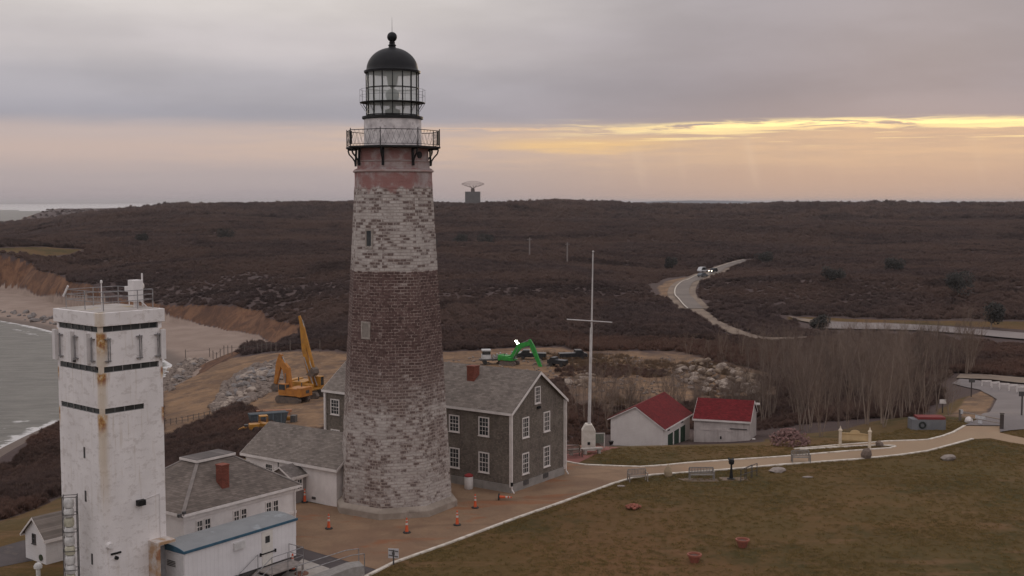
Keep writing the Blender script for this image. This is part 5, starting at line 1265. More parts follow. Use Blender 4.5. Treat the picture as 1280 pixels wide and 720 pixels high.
# ================================================================== construction plant
yellow = mat('plant_yellow', (0.46, 0.21, 0.025), (0.34, 0.155, 0.022), 1.2, 0.5, c3=(0.30, 0.16, 0.05))
orange = mat('plant_orange', (0.45, 0.18, 0.03), (0.34, 0.13, 0.025), 1.2, 0.5, c3=(0.28, 0.12, 0.05))
green = mat('plant_green', (0.028, 0.30, 0.042), (0.022, 0.22, 0.034), 1.2, 0.45, c3=(0.02, 0.15, 0.03))
mudm = mat('muddy_steel', (0.10, 0.08, 0.07), (0.16, 0.12, 0.09), 2, 0.8)
def excavator(name, loc, heading, body_m, label, boom, group='excavators on the construction ground', cabm=None, scale=1.0):
    """heading: direction the boom points. boom = list of (forward, z) joints: pivot, elbow, stick end; then bucket"""
    R0 = empty(name, loc, heading, label, 'excavator', group); R0.scale = (scale,) * 3
    for sy in (-1, 1):
        mb = MB(); y0, y1 = (sy * 1.05 - 0.3), (sy * 1.05 + 0.3)
        pr = [(-2.1, 0.15), (-1.85, 0.0), (1.85, 0.0), (2.15, 0.2), (2.3, 0.55), (2.1, 0.88), (1.8, 1.0), (-1.8, 1.0), (-2.1, 0.88), (-2.3, 0.55)]
        mb.prism([(x_, y0, z_) for x_, z_ in pr], (0, y1 - y0, 0))
        for k in range(16): mb.box(-2.0 + k * 0.26, -1.9 + k * 0.26, y0 - .02, y1 + .02, -0.04, 1.04)
        mb.build('track', mudm, R0)
    MB().box(-1.0, 1.0, -0.8, 0.8, 0.4, 1.15).build('undercarriage', mudm, R0)
    mb = MB(); mb.box(-1.9, 1.5, -1.45, 1.45, 1.2, 1.45); mb.box(-1.9, 0.1, -1.45, 1.45, 1.45, 2.35); mb.box(0.1, 1.3, -1.45, -0.55, 1.45, 2.1)
    mb.build('upper_body', body_m, R0, bevel=0.05)
    mb = MB(); pr = [(-2.75, -1.2), (-2.75, 1.2), (-2.45, 1.48), (-1.9, 1.48), (-1.9, -1.48), (-2.45, -1.48)]
    mb.prism([(x_, y_, 1.15) for x_, y_ in pr], (0, 0, 1.35)); cw_ = mb.build('counterweight', body_m, R0, bevel=0.06)
    MB().box(-2.78, -2.75, -0.45, 0.35, 1.60, 2.05).build('rear_vent', dark_metal, cw_)
    mb = MB(); mb.box(0.15, 1.55, 0.55, 1.45, 1.45, 2.95); cb = mb.build('cab', cabm or body_m, R0, bevel=0.05)
    mb = MB(); mb.box(0.28, 1.42, 1.44, 1.47, 2.05, 2.85); mb.box(1.54, 1.57, 0.65, 1.35, 1.7, 2.85); mb.box(0.12, 0.14, 0.65, 1.35, 2.05, 2.8); mb.build('cab_window', glass_dark, cb)
    mb = MB(); mb.tube((-1.0, -0.9, 2.3), (-1.0, -0.9, 2.95), 0.08, n=8); mb.build('exhaust', dark_metal, R0)
    (x0, z0), (x1, z1), (x2, z2), (x3, z3) = boom['pts']; bw = boom.get('w', 1.0)
    def limb(nm, pts, ws, th=0.42):
        mb = MB(); top = []; bot = []
        for i, (a, b_) in enumerate(pts):
            if i == 0: d = (pts[1][0] - a, pts[1][1] - b_)
            elif i == len(pts) - 1: d = (a - pts[i - 1][0], b_ - pts[i - 1][1])
            else: d = (pts[i + 1][0] - pts[i - 1][0], pts[i + 1][1] - pts[i - 1][1])
            l = hypot(*d); nx, nz = -d[1] / l, d[0] / l
            top.append((a + nx * ws[i], -th / 2, b_ + nz * ws[i])); bot.append((a - nx * ws[i], -th / 2, b_ - nz * ws[i]))
        mb.prism(top + bot[::-1], (0, th, 0)); return mb.build(nm, boom.get('m', body_m), R0, bevel=0.02)
    limb('boom', [(x0, z0), (x1, z1), (x2, z2)], (0.34 * bw, 0.52 * bw, 0.30 * bw), 0.42 * bw)
    ang = atan2(z3 - z2, x3 - x2); bx, bz = x2 - 0.9 * cos(ang), z2 - 0.9 * sin(ang)
    limb('stick', [(bx, bz), (x2 + 0.15 * (x3 - x2), z2 + 0.15 * (z3 - z2)), (x3, z3)], (0.20 * bw, 0.42 * bw, 0.2 * bw), 0.36 * bw)
    mb = MB()
    for sy in (-0.42, 0.42): mb.tube((x0 + 0.6, sy, z0 - 0.2), ((x0 + x1) / 2 * 1.0 + 0.35 * (x1 - x0), sy, (z0 + z1) / 2 + 0.3 * (z1 - z0)), 0.075, n=8)
    mb.tube((x1, 0, z1 + 0.5), (bx, 0, bz), 0.075, n=8); mb.tube((x2 + 0.1 * (x3 - x2), 0.0, z2 + 0.35), (x3 - 0.1 * (x3 - x2), 0.0, z3 + 0.35), 0.06, n=8)
    mb.build('hydraulic_ram', galv, R0)
    mb = MB(); bp = [(0, 0.1), (0.35, -0.15), (0.45, -0.7), (0.1, -1.15), (-0.45, -1.15), (-0.75, -0.8), (-0.25, -0.2)]
    mb.prism([(x3 + a, -0.6, z3 + b_) for a, b_ in bp], (0, 1.2, 0))
    for k in range(4): mb.box(x3 - 0.95, x3 - 0.7, -0.55 + k * 0.33, -0.43 + k * 0.33, z3 - 0.95, z3 - 0.8)
    mb.build('bucket', mudm, R0)
    return R0
def gp(px, py):
    g = ground(px, py); return g
g = gp(386, 497)
excavator('excavator', g, radians(-25), yellow, 'yellow excavator with boom raised straight up, right one of two beside the haul road',
          {'pts': [(0.5, 1.9), (-0.6, 6.6), (-1.1, 10.4), (0.9, 4.2)], 'w': 0.72}, scale=1.18)
g = gp(366, 503)
excavator('excavator', g, radians(152), orange, 'orange yellow excavator with arched boom lowered left, nearest the low white annex',
          {'pts': [(0.5, 1.9), (1.1, 5.0), (2.3, 6.3), (3.2, 2.6)], 'w': 1.2}, scale=1.05)
g = gp(641, 457)
exg = excavator('excavator', (g.x - 0.6, g.y + 1, g.z), radians(-28), green, 'bright green excavator with bent boom showing above the ridge of the shingled house',
          {'pts': [(0.6, 1.9), (2.9, 4.9), (6.0, 5.9), (9.3, -1.2)], 'w': 1.45}, scale=0.74, cabm=mat('plant_white', (0.55, 0.53, 0.5)))

def dozer():
    g = gp(330, 541)
    R0 = empty('compact_loader', g, radians(20), 'small yellow loader lying low beyond the annex roof', 'loader')
    for sy in (-1, 1):
        for sx in (-1, 1):
            MB().tube((sx * 1.1, sy * 0.95, 0.5), (sx * 1.1, sy * 0.65, 0.5), 0.5, n=18).build('wheel', rubber, R0)
    MB().box(-1.9, 1.3, -0.62, 0.62, 0.45, 1.3).build('body', yellow, R0, bevel=0.06)
    mb = MB(); mb.box(-0.6, 0.5, -0.55, 0.55, 2.2, 2.3)
    for x_ in (-0.55, 0.45):
        for y_ in (-0.5, 0.5): mb.box(x_ - 0.04, x_ + 0.04, y_ - 0.04, y_ + 0.04, 1.3, 2.2)
    mb.build('canopy', yellow, R0)
    for sy in (-0.7, 0.7):
        mb = MB(); mb.bar((-0.6, sy, 1.4), (2.3, sy, 0.7), 0.14, 0.24, (0, 1, 0)); mb.build('lift_arm', yellow, R0)
    mb = MB(); mb.prism([(2.2, -1.0, 0.05), (3.2, -1.0, 0.0), (2.5, -1.0, 0.2), (2.3, -1.0, 0.9), (2.15, -1.0, 0.9)], (0, 2.0, 0)); mb.build('bucket', yellow, R0)
    # yellow attachment lying left
    g2 = gp(308, 543)
    R1 = empty('grab_attachment', g2, radians(10), 'curved yellow grab attachment on the ground left of the small loader', 'attachment')
    mb = MB(); pts = [(1.3 * cos(a), 0.15 + 0.9 * sin(a)) for a in np.linspace(0.1, pi - 0.1, 9)] + [(1.0 * cos(a), 0.05 + 0.62 * sin(a)) for a in np.linspace(pi - 0.15, 0.15, 9)]
    mb.prism([(a, -0.3, b_) for a, b_ in pts], (0, 0.6, 0)); mb.build('jaw', yellow, R1)
    MB().cbox((0, 0, 1.15), (0.5, 0.5, 0.35)).build('mount', dark_metal, R1)
    # containers and planks
    g3 = gp(335, 531)
    R2 = empty('equipment_skip', g3, radians(25), 'blue grey steel skip between the haul road and the annex roof', 'skip')
    mb = MB(); mb.prism([(-2.2, -0.9, 0.2), (2.2, -0.9, 0.2), (2.6, -0.9, 1.7), (-2.6, -0.9, 1.7)], (0, 1.8, 0)); mb.build('bin', mat('skip_blue', (0.075, 0.088, 0.095), (0.055, 0.065, 0.070), 2), R2, bevel=0.03)
    mb = MB(); 
    for x_ in (-1.6, -0.5, 0.5, 1.6): mb.box(x_ - 0.06, x_ + 0.06, -1.0, -0.9, 0.25, 1.68)
    mb.box(-2.65, 2.65, -1.0, -0.9, 1.66, 1.8); mb.build('ribs', mat('skip_rib', (0.13, 0.16, 0.18)), R2)
    g4 = gp(340, 520)
    mb = MB(); mb.cbox((g4.x, g4.y, g4.z + 0.35), (5.2, 0.9, 0.35), radians(12)); mb.cbox((g4.x + 0.3, g4.y + 0.1, g4.z + 0.72), (5.0, 0.8, 0.3), radians(9))
    for x_ in (-1.6, 1.6): mb.cbox((g4.x + x_, g4.y, g4.z + 0.09), (0.3, 1.2, 0.18))
    tag(mb.build('timber_stack', mat('orange_timber', (0.36, 0.16, 0.08), (0.28, 0.13, 0.07), 1.5)), 'stack of orange stained timbers left of the lower excavator', 'timber stack')
    g5 = gp(352, 555)
    R3 = empty('breaker_attachment', gp(357, 528), radians(-10), 'yellow hydraulic attachment just above the annex ridge', 'attachment')
    mb = MB(); mb.tube((-1.4, 0, 0.5), (1.0, 0, 0.6), 0.35, 0.3, 12); mb.build('cylinder', yellow, R3)
    MB().cbox((1.2, 0, 0.6), (0.7, 0.9, 0.9)).build('bracket', dark_metal, R3)
dozer()

def vehicle(name, loc, heading, col, label, cat='car', L=4.5, Wd=1.8, h=1.5, lit=False, group=None, kind='car'):
    R0 = empty(name, loc, heading, label, cat, group)
    a, b_ = L / 2, Wd / 2
    if kind == 'car': pr = [(-a, 0.35), (a, 0.35), (a, 0.75), (a * 0.55, 0.95), (a * 0.22, h), (-a * 0.62, h), (-a * 0.95, 0.95), (-a, 0.9)]
    else: pr = [(-a, 0.5), (a, 0.5), (a, 1.2), (a * 0.78, 1.3), (a * 0.62, h), (a * 0.15, h), (a * 0.12, 1.3), (-a, 1.25)]
    mb = MB(); mb.prism([(x_, -b_, z_) for x_, z_ in pr], (0, Wd, 0)); mb.build('body', col, R0, bevel=0.06)
    mb = MB()
    if kind == 'car': wp = [(a * 0.48, 0.98), (a * 0.18, h - 0.1), (-a * 0.58, h - 0.1), (-a * 0.85, 0.98)]
    else: wp = [(a * 0.72, 1.35), (a * 0.58, h - 0.1), (a * 0.2, h - 0.1), (a * 0.2, 1.35)]
    mb.prism([(x_, -b_ - 0.012, z_) for x_, z_ in wp], (0, Wd + 0.024, 0)); mb.build('window', glass_dark, R0)
    for sx in (-0.62, 0.62):
        for sy in (-1, 1): MB().tube((sx * a, sy * (b_ + 0.01), 0.34), (sx * a, sy * (b_ - 0.22), 0.34), 0.34, n=16).build('wheel', rubber, R0)
    for sy in (-1, 1):
        MB().cbox((a + 0.01, sy * (b_ - 0.28), 0.68), (0.06, 0.34, 0.2)).build('headlight', MATS['headlamp'] if lit else MATS['lamp_off'], R0)
    return R0
emit('headlamp', (1.0, 0.9, 0.7), 14.0); mat('lamp_off', (0.4, 0.4, 0.38))
car_dark = mat('car_dark', (0.02, 0.022, 0.025), rough=0.3); car_white = mat('car_white', (0.6, 0.6, 0.6), rough=0.35); car_grey = mat('car_grey', (0.12, 0.13, 0.14), rough=0.35)
def on_road(px, py, dx=0):
    g = ground(px, py); return Vector((g.x + dx, g.y, g.z + 0.3))
vehicle('car', on_road(891.5, 341), radians(-128), car_dark, 'dark car with lit headlamps coming down the winding road', lit=True, L=5.0, h=1.7)
vehicle('car', on_road(878.5, 347), radians(40), car_grey, 'grey car nearest on the winding road bend', h=1.5)
vehicle('van', on_road(878.5, 341), radians(45), car_white, 'white van behind the grey car on the winding road', 'van', L=5.4, Wd=2.0, h=2.2)
# machines parked by the green excavator
g = gp(609, 450)
def supply_truck():
    R0 = empty('crane_truck', (gp(619, 455)), radians(5), 'white and dark work truck left of the green excavator, above the house ridge', 'truck')
    R0.scale = (0.85, 0.85, 0.85)
    wm = mat('truck_white', (0.55, 0.55, 0.54), (0.4, 0.4, 0.39), 1.5)
    MB().box(-3.4, 3.2, -1.15, 1.15, 0.9, 1.2).build('bed', dark_metal, R0)
    MB().box(-3.0, -1.0, -1.1, 1.1, 1.2, 2.2).build('cab', wm, R0, bevel=0.06)
    MB().box(-2.9, -1.1, -1.12, 1.12, 2.25, 3.0).build('cab_window', glass_dark, R0)
    MB().box(-3.0, -1.0, -1.15, 1.15, 3.0, 3.25).build('cab_roof', wm, R0)
    mb = MB(); mb.box(-0.6, 3.0, -1.1, 1.1, 1.25, 1.7)
    for k in range(5): mb.box(-0.4 + k * 0.7, -0.1 + k * 0.7, -0.8, 0.8, 1.7, 2.0 + 0.25 * (k % 3))
    mb.build('load', mat('grey_load', (0.35, 0.33, 0.31), (0.2, 0.19, 0.18), 2), R0)
    for x_ in (-2.3, 1.2, 2.3):
        for y_ in (-1, 1): MB().tube((x_, y_ * 1.1, 0.5), (x_, y_ * 0.8, 0.5), 0.5, n=16).build('wheel', rubber, R0)
supply_truck()
vehicle('pickup', gp(613, 458) + Vector((0, 0, 0)), radians(0), green, 'low green machine part showing behind the house ridge', 'machine', L=5.5, h=1.6, kind='pickup') if False else None
g = gp(665, 449)
vehicle('pickup_truck', g, radians(175), car_dark, 'dark pickup truck under the arm of the green excavator', 'pickup', L=5.4, Wd=1.95, h=1.85, kind='pickup')
vehicle('pickup_truck', gp(716, 449), radians(8), car_dark, 'black pickup truck parked near the flagpole, on the construction ground', 'pickup', L=5.4, Wd=1.95, h=1.85, kind='pickup')
vehicle('utility_cart', gp(697, 458), radians(150), car_dark, 'small black utility vehicle right of the green excavator arm', 'utility vehicle', L=3.6, Wd=1.6, h=1.7, kind='pickup')
# orange drum tank and raised platform
g = gp(629, 456)
mb = MB(); mb.lathe([(0.85, 0.0), (0.95, 0.2), (0.95, 1.9), (0.7, 2.3), (0.25, 2.5)], 20, c=tuple(g)); mb.cbox((g.x + 3.2, g.y + 2, g.z + 0.5), (5.5, 1.6, 0.9), 0.2)
R0 = empty('fuel_tank', g, 0, 'round orange red tank between the work truck and the green excavator', 'tank'); R0.scale = (0.62, 0.62, 0.62)
MB().lathe([(0.85, 0.0), (0.95, 0.2), (0.95, 2.1), (0.7, 2.6), (0.25, 2.8)], 20).build('vessel', mat('tank_orange', (0.42, 0.10, 0.04), (0.33, 0.08, 0.035), 2), R0, smooth=True)
MB().box(-1.3, 1.3, -1.2, 1.2, -0.4, 0.05).build('base', conc_m, R0)
# light mast with two lit lamps
g = gp(646, 447)
R0 = empty('light_mast', (g.x, g.y, g.z), 0, 'portable light mast with two glowing lamps behind the green excavator', 'light mast')
zt = dep(645, 428, g.y).z - g.z
MB().box(-1.1, 1.1, -0.6, 0.6, 0.4, 1.2).build('generator', mat('generator_grey', (0.18, 0.18, 0.19)), R0)
MB().tube((0, 0, 1.1), (0, 0, zt), 0.05, n=8).build('mast', galv, R0)
lampm = emit('lit_lamp', (1.0, 1.0, 0.82), 22.0)
for dx, dz in ((-0.12, 0.22), (0.18, -0.22)):
    mb = MB(); mb.lathe([(0.02, 0.0), (0.22, 0.02), (0.27, 0.14), (0.2, 0.26)], 14, c=(dx, -0.1, zt + dz - 0.1)); mb.build('lamp', lampm, R0, smooth=True)

# ================================================================== small things near by
def cone(px, py, label, fallen=False):
    g = onz(px, py, 0.022)
    R0 = empty('traffic_cone', (g.x, g.y, g.z), radians(20), label, 'traffic cone', 'orange traffic cones around the lighthouse foot')
    om = MATS.get('cone_orange') or mat('cone_orange', (0.62, 0.10, 0.03), (0.5, 0.085, 0.03), 4, 0.5)
    MB().lathe([(0.27, 0.0), (0.27, 0.07), (0.20, 0.09)], 8, a0=pi / 8).build('base', rubber, R0)
    MB().lathe([(0.12, 0.09), (0.085, 0.5), (0.055, 0.95), (0.05, 1.02), (0.02, 1.04)], 16).build('cone', om, R0, smooth=True)
    MB().lathe([(0.088, 0.55), (0.080, 0.70)], 16, cap=False).build('reflective_band', mat('band_white', (0.6, 0.55, 0.5)), R0)
    MB().lathe([(0.070, 0.82), (0.068, 0.90)], 16, cap=False).build('reflective_band', mat('band_white', (0.6, 0.55, 0.5)), R0)
    if fallen:
        R0.rotation_euler = (0, radians(90), radians(-8)); R0.location.z += 0.24
    return R0
cone(411, 661, 'upright orange cone on the plaza left of the lighthouse plinth')
cone(508.5, 666, 'upright orange cone in front of the lighthouse, left of the one at the plinth corner')
cone(571.5, 656.5, 'upright orange cone just right of the lighthouse plinth corner')
cone(594, 635, 'upright orange cone between the lighthouse and the white barrel')
cone(381, 628, 'orange cone half hidden at the corner of the hipped house')
cone(623, 625, 'orange cone lying on its side at the foot of the shingled house corner', True)
cone(366, 713, 'orange cone on the concrete pad by the trailer steps')
# barrel
g = onz(586, 611, 0.02)
R0 = empty('barrel', g, 0, 'white barrel with a red lid against the shingled house wall', 'barrel')
MB().lathe([(0.30, 0.0), (0.34, 0.05), (0.345, 0.45), (0.35, 0.9), (0.32, 0.98)], 24).build('drum', mat('drum_white', (0.66, 0.62, 0.59), (0.58, 0.54, 0.51), 2), R0, smooth=True)
MB().lathe([(0.33, 0.98), (0.345, 1.0), (0.34, 1.10), (0.1, 1.22)], 24).build('lid', mat('lid_red', (0.32, 0.04, 0.04)), R0, smooth=True)
# concrete pad + hatch + ramp rail bottom
drape('concrete_pad', W0([(345, 726), (378, 699), (412, 711), (395, 730)]), conc_m, 0.030)
g = onz(377, 717, 0.04)
mb = MB(); mb.lathe([(0.42, 0.0), (0.42, 0.05), (0.36, 0.06)], 20, c=(g.x, g.y, 0.03)); tag(mb.build('manhole_cover', mat('rusty_iron', (0.20, 0.09, 0.06))), 'rusty round hatch in the concrete pad near the trailer steps', 'manhole')
def ramp():
    a = onz(415, 722, 0); b_ = onz(440, 708, 0)
    R0 = empty('access_ramp', (onz(428, 722, 0).x, onz(428, 722, 0).y, 0), PHI - pi / 2 + radians(60), 'grey ramp end with steel rails at the bottom edge by the dark asphalt', 'ramp')
    mb = MB(); mb.prism([(-2.6, -0.55, 0.0), (1.2, -0.55, 0.0), (1.2, -0.55, 0.7), (0.4, -0.55, 0.7)], (0, 1.1, 0)); mb.build('deck', mat('ramp_grey', (0.30, 0.28, 0.26), (0.24, 0.22, 0.20), 3), R0)
    mb = MB()
    for y_ in (-0.55, 0.55): mb.path([(-2.6, y_, 0.0), (-2.6, y_, 0.9), (0.4, y_, 1.45), (1.2, y_, 1.45), (1.2, y_, 0.6)], 0.028)
    mb.build('handrail', galv, R0)
ramp()
# sign seen from behind
g = onz(492, 706, 0)
R0 = empty('notice_board', (g.x, g.y, 0), radians(-8), 'white notice panel on a dark post by the kerb, seen from behind', 'sign')
MB().box(-0.04, 0.04, -0.04, 0.04, 0, 0.95).build('post', dark_metal, R0)
mb = MB(); mb.cbox((0.0, -0.01, 0.72), (0.66, 0.04, 0.60)); mb.build('panel', mat('sign_back', (0.55, 0.53, 0.53)), R0)
mb = MB(); mb.bar((-0.30, -0.05, 0.93), (0.30, -0.05, 0.86), 0.03, 0.05); mb.bar((-0.30, -0.05, 0.62), (0.30, -0.05, 0.53), 0.03, 0.05); mb.cbox((0, -0.05, 0.72), (0.16, 0.03, 0.16)); mb.build('bracket', dark_metal, R0)

# benches
def bench(px, py, rz, label, mats, Wd=1.6, slab=False):
    g = onz(px, py, 0)
    R0 = empty('garden_bench', (g.x, g.y, 0.02), rz, label, 'bench')
    wm = mats
    mb = MB()
    for k in range(4): mb.box(-Wd / 2, Wd / 2, -0.25 + k * 0.125, -0.16 + k * 0.125, 0.42, 0.46)
    mb.build('seat', wm, R0)
    mb = MB(); mb.box(-Wd / 2, Wd / 2, 0.25, 0.29, 0.90, 0.98); mb.box(-Wd / 2, Wd / 2, 0.25, 0.29, 0.50, 0.56)
    nn = int(Wd / 0.12)
    for k in range(nn): x_ = -Wd / 2 + (k + 0.5) * Wd / nn; mb.box(x_ - 0.035, x_ + 0.035, 0.258, 0.282, 0.56, 0.90)
    mb.build('backrest', wm, R0)
    for sx in (-1, 1):
        for y_ in (-0.25, 0.27):
            MB().box(sx * Wd / 2 - 0.04, sx * Wd / 2 + 0.04, y_ - 0.04, y_ + 0.04, 0, 0.66 if y_ < 0 else 0.9).build('leg', wm, R0)
        MB().box(sx * Wd / 2 - 0.045, sx * Wd / 2 + 0.045, -0.3, 0.3, 0.66, 0.70).build('armrest', wm, R0)
    if slab: drape('bench_slab', [(g.x - 1.3, g.y - 0.6), (g.x + 1.3, g.y - 0.6), (g.x + 1.3, g.y + 0.5), (g.x - 1.9, g.y + 0.5)], mat('brown_slab', (0.20, 0.14, 0.095)), 0.02)
teak = mat('grey_teak', (0.25, 0.225, 0.20), (0.18, 0.16, 0.145), 6, 0.8)
dteak = mat('brown_teak', (0.13, 0.09, 0.07), (0.10, 0.07, 0.055), 6, 0.8)
bench(797, 602, radians(12), 'pale weathered bench set askew at the bend of the white kerb', mat('pale_teak', (0.30, 0.25, 0.21), (0.22, 0.185, 0.16), 6), 1.5)
bench(877, 600, radians(0), 'wide grey bench on a slab, on the lawn beside the path', teak, 1.95, True)
bench(1001, 578, radians(-2), 'small slatted grey bench on the far side of the path, under the white kerb', teak, 1.5)
bench(716, 572, radians(25), 'dark brown bench on the red brick terrace left of the flagpole', dteak, 1.6)
g = onz(734, 563, 0)
R0 = empty('stone_bench', (g.x - 0.2, g.y - 1.6, 0.02), radians(16), 'long pale stone bench in front of the flagpole housing', 'bench')
MB().box(-1.7, 1.5, -0.25, 0.25, 0.40, 0.52).build('seat', conc_m, R0)
for x_ in (-1.4, -0.1, 1.2): MB().box(x_ - 0.12, x_ + 0.12, -0.2, 0.2, 0, 0.40).build('leg', conc_m, R0)
# information sign next to flagpole
g = onz(749, 561, 0)
R0 = empty('information_board', (g.x, g.y + 0.5, 0), radians(5), 'small framed information board right of the flagpole housing', 'information board')
mb = MB(); 
for x_ in (-0.5, 0.5): mb.box(x_ - 0.05, x_ + 0.05, -0.05, 0.05, 0, 1.35)
mb.box(-0.5, 0.5, -0.04, 0.04, 1.27, 1.35); mb.build('frame', mat('pale_frame', (0.5, 0.47, 0.43)), R0)
MB().box(-0.45, 0.45, -0.02, 0.02, 0.42, 1.26).build('panel', mat('green_panel', (0.10, 0.12, 0.095), (0.15, 0.15, 0.12), 5), R0)
g = onz(764, 556, 0)
mb = MB(); mb.tube((g.x, g.y, 0), (g.x, g.y, 0.3), 0.14, 0.22, 12); mb.tube((g.x, g.y, 0.30), (g.x, g.y, 0.36), 0.24, n=12); tag(mb.build('black_pot', black_iron), 'small black pot at the edge of the brick terrace', 'pot')
# memorial stone by the bench, viewer, frame
def rockmesh(mb, c, s, seed, flat=0.7):
    r = random.Random(seed); bm = bmesh.new(); bmesh.ops.create_icosphere(bm, subdivisions=2, radius=1)
    off = [Vector((r.uniform(-1, 1), r.uniform(-1, 1), r.uniform(-1, 1))).normalized() for _ in range(9)]
    for v in bm.verts:
        n_ = v.co.normalized(); k = 1.0
        for o_ in off: k = min(k, 0.72 / max(0.25, n_.dot(o_))) if n_.dot(o_) > 0.62 else k
        v.co = n_ * k
    vs = [(c[0] + v.co.x * s[0], c[1] + v.co.y * s[1], c[2] + v.co.z * s[2]) for v in bm.verts]
    fs = [tuple(v.index for v in f.verts) for f in bm.faces]; bm.free(); mb.add(vs, fs)
g = onz(835, 596, 0); mb = MB(); rockmesh(mb, (g.x, g.y, 0.42), (0.42, 0.28, 0.62), 3)
tag(mb.build('memorial_stone', mat('tan_stone', (0.36, 0.27, 0.17), (0.28, 0.21, 0.14), 3)), 'tan upright stone between the pale bench and the wide grey bench', 'stone')
g = onz(914, 599, 0)
R0 = empty('coin_viewer', (g.x, g.y, 0), 0, 'black pedestal viewing telescope on the lawn beside the path', 'telescope')
MB().lathe([(0.34, 0), (0.34, 0.06), (0.16, 0.12), (0.08, 0.9), (0.07, 1.2)], 16).build('pedestal', black_iron, R0, smooth=True)
MB().lathe([(0.07, 1.18), (0.2, 1.25), (0.24, 1.45), (0.18, 1.62), (0.05, 1.66)], 16).build('head', black_iron, R0, smooth=True)
for s_ in (-1, 1): MB().tube((s_ * 0.12, -0.15, 1.5), (s_ * 0.16, 0.3, 1.62), 0.07, 0.09, 10).build('barrel', black_iron, R0)
drape('viewer_slab', [(g.x - 0.9, g.y - 0.5), (g.x + 1.3, g.y - 0.5), (g.x + 1.3, g.y + 0.6), (g.x - 0.9, g.y + 0.6)], mat('brown_slab', (0.24, 0.17, 0.12)), 0.02)
g1, g2 = onz(926, 602, 0), onz(940, 597, 0)
mb = MB()
for a, b_ in ((g1, g2), (g1 + Vector((0.45, .6, 0)), g2 + Vector((0.5, 0.5, 0)))):
    mb.path([a, a + Vector((0, 0, .95)), b_ + Vector((0, 0, 1.05)), b_], 0.035)
    mb.tube(a + Vector((0, 0, .5)), b_ + Vector((0, 0, .5)), 0.025, n=6); mb.tube(a.lerp(b_, .5), a.lerp(b_, .5) + Vector((0, 0, 1)), 0.025, n=6)
tag(mb.build('bike_rack', dark_metal), 'low dark metal rack right of the viewing telescope', 'rack')
mb = MB()
g = onz(977, 577, 0)

# terracotta bowls on the lawn
terra = mat('terracotta', (0.30, 0.10, 0.065), (0.22, 0.075, 0.05), 4, 0.8)
def bowl(px, py, label, upside=False, s=1.0):
    g = onz(px, py, 0)
    R0 = empty('terracotta_planter', (g.x, g.y, 0.0), 0.3, label, 'planter')
    if not upside:
        MB().lathe([(0.24 * s, 0), (0.28 * s, 0.1), (0.40 * s, 0.42), (0.46 * s, 0.44), (0.46 * s, 0.54), (0.38 * s, 0.54), (0.34 * s, 0.40)], 20).build('pot', terra, R0, smooth=True)
        MB().lathe([(0.36 * s, 0.38), (0.3 * s, 0.43), (0.1 * s, 0.46)], 14).build('soil', mat('soil', (0.10, 0.06, 0.045)), R0)
    else:
        mb = MB()
        for k in range(16):
            a = k * 2.4; r = 0.42 * sqrt((k + .5) / 16); rockmesh(mb, (1.3 * r * cos(a), r * sin(a), 0.12 + 0.25 * (1 - r / 0.45)), (0.17, 0.15, 0.12), 50 + k)
        mb.build('stones', terra, R0)
bowl(868, 703, 'lower left one of the two terracotta pots standing on the lawn')
bowl(928, 684, 'upper right one of the two terracotta pots standing on the lawn')
bowl(791, 636, 'heap of red stones on the lawn below the pale bench', True, 1.3)
# boulders by name
def boulder(px, py, s, label, mt, seed, z=0.0, name='boulder'):
    g = ground(px, py); mb = MB(); rockmesh(mb, (0, 0, s[2] * 0.45), s, seed)
    o = mb.build(name, mt); o.location = g; tag(o, label, 'boulder')
st = mat('brown_boulder', (0.20, 0.15, 0.12), (0.14, 0.105, 0.085), 2.5, 0.9, 0.5); st2 = mat('grey_boulder', (0.32, 0.27, 0.235), (0.22, 0.18, 0.155), 2.5, 0.9, 0.5)
boulder(1082, 573, (0.55, 0.45, 0.75), 'round brown boulder at the path edge below the carved sign', st, 11)
boulder(1099, 558, (0.42, 0.35, 0.42), 'dark boulder right of the carved sign post', st, 12)
boulder(1185, 575, (0.75, 0.5, 0.38), 'low grey boulder on the lawn right of the path', st2, 13)
boulder(972, 590, (0.85, 0.5, 0.30), 'flat pale boulder on the lawn right of the metal rack', st2, 14)
boulder(1010, 597, (0.5, 0.3, 0.10), 'thin white stone flat in the lawn', st2, 15)
boulder(776, 608, (0.35, 0.22, 0.07), 'tiny white stone by the kerb near the pale bench', st2, 16)
boulder(1211, 528, (0.5, 0.4, 0.5), 'white boulder at the end of the kerb by the gate', white_trim, 17)

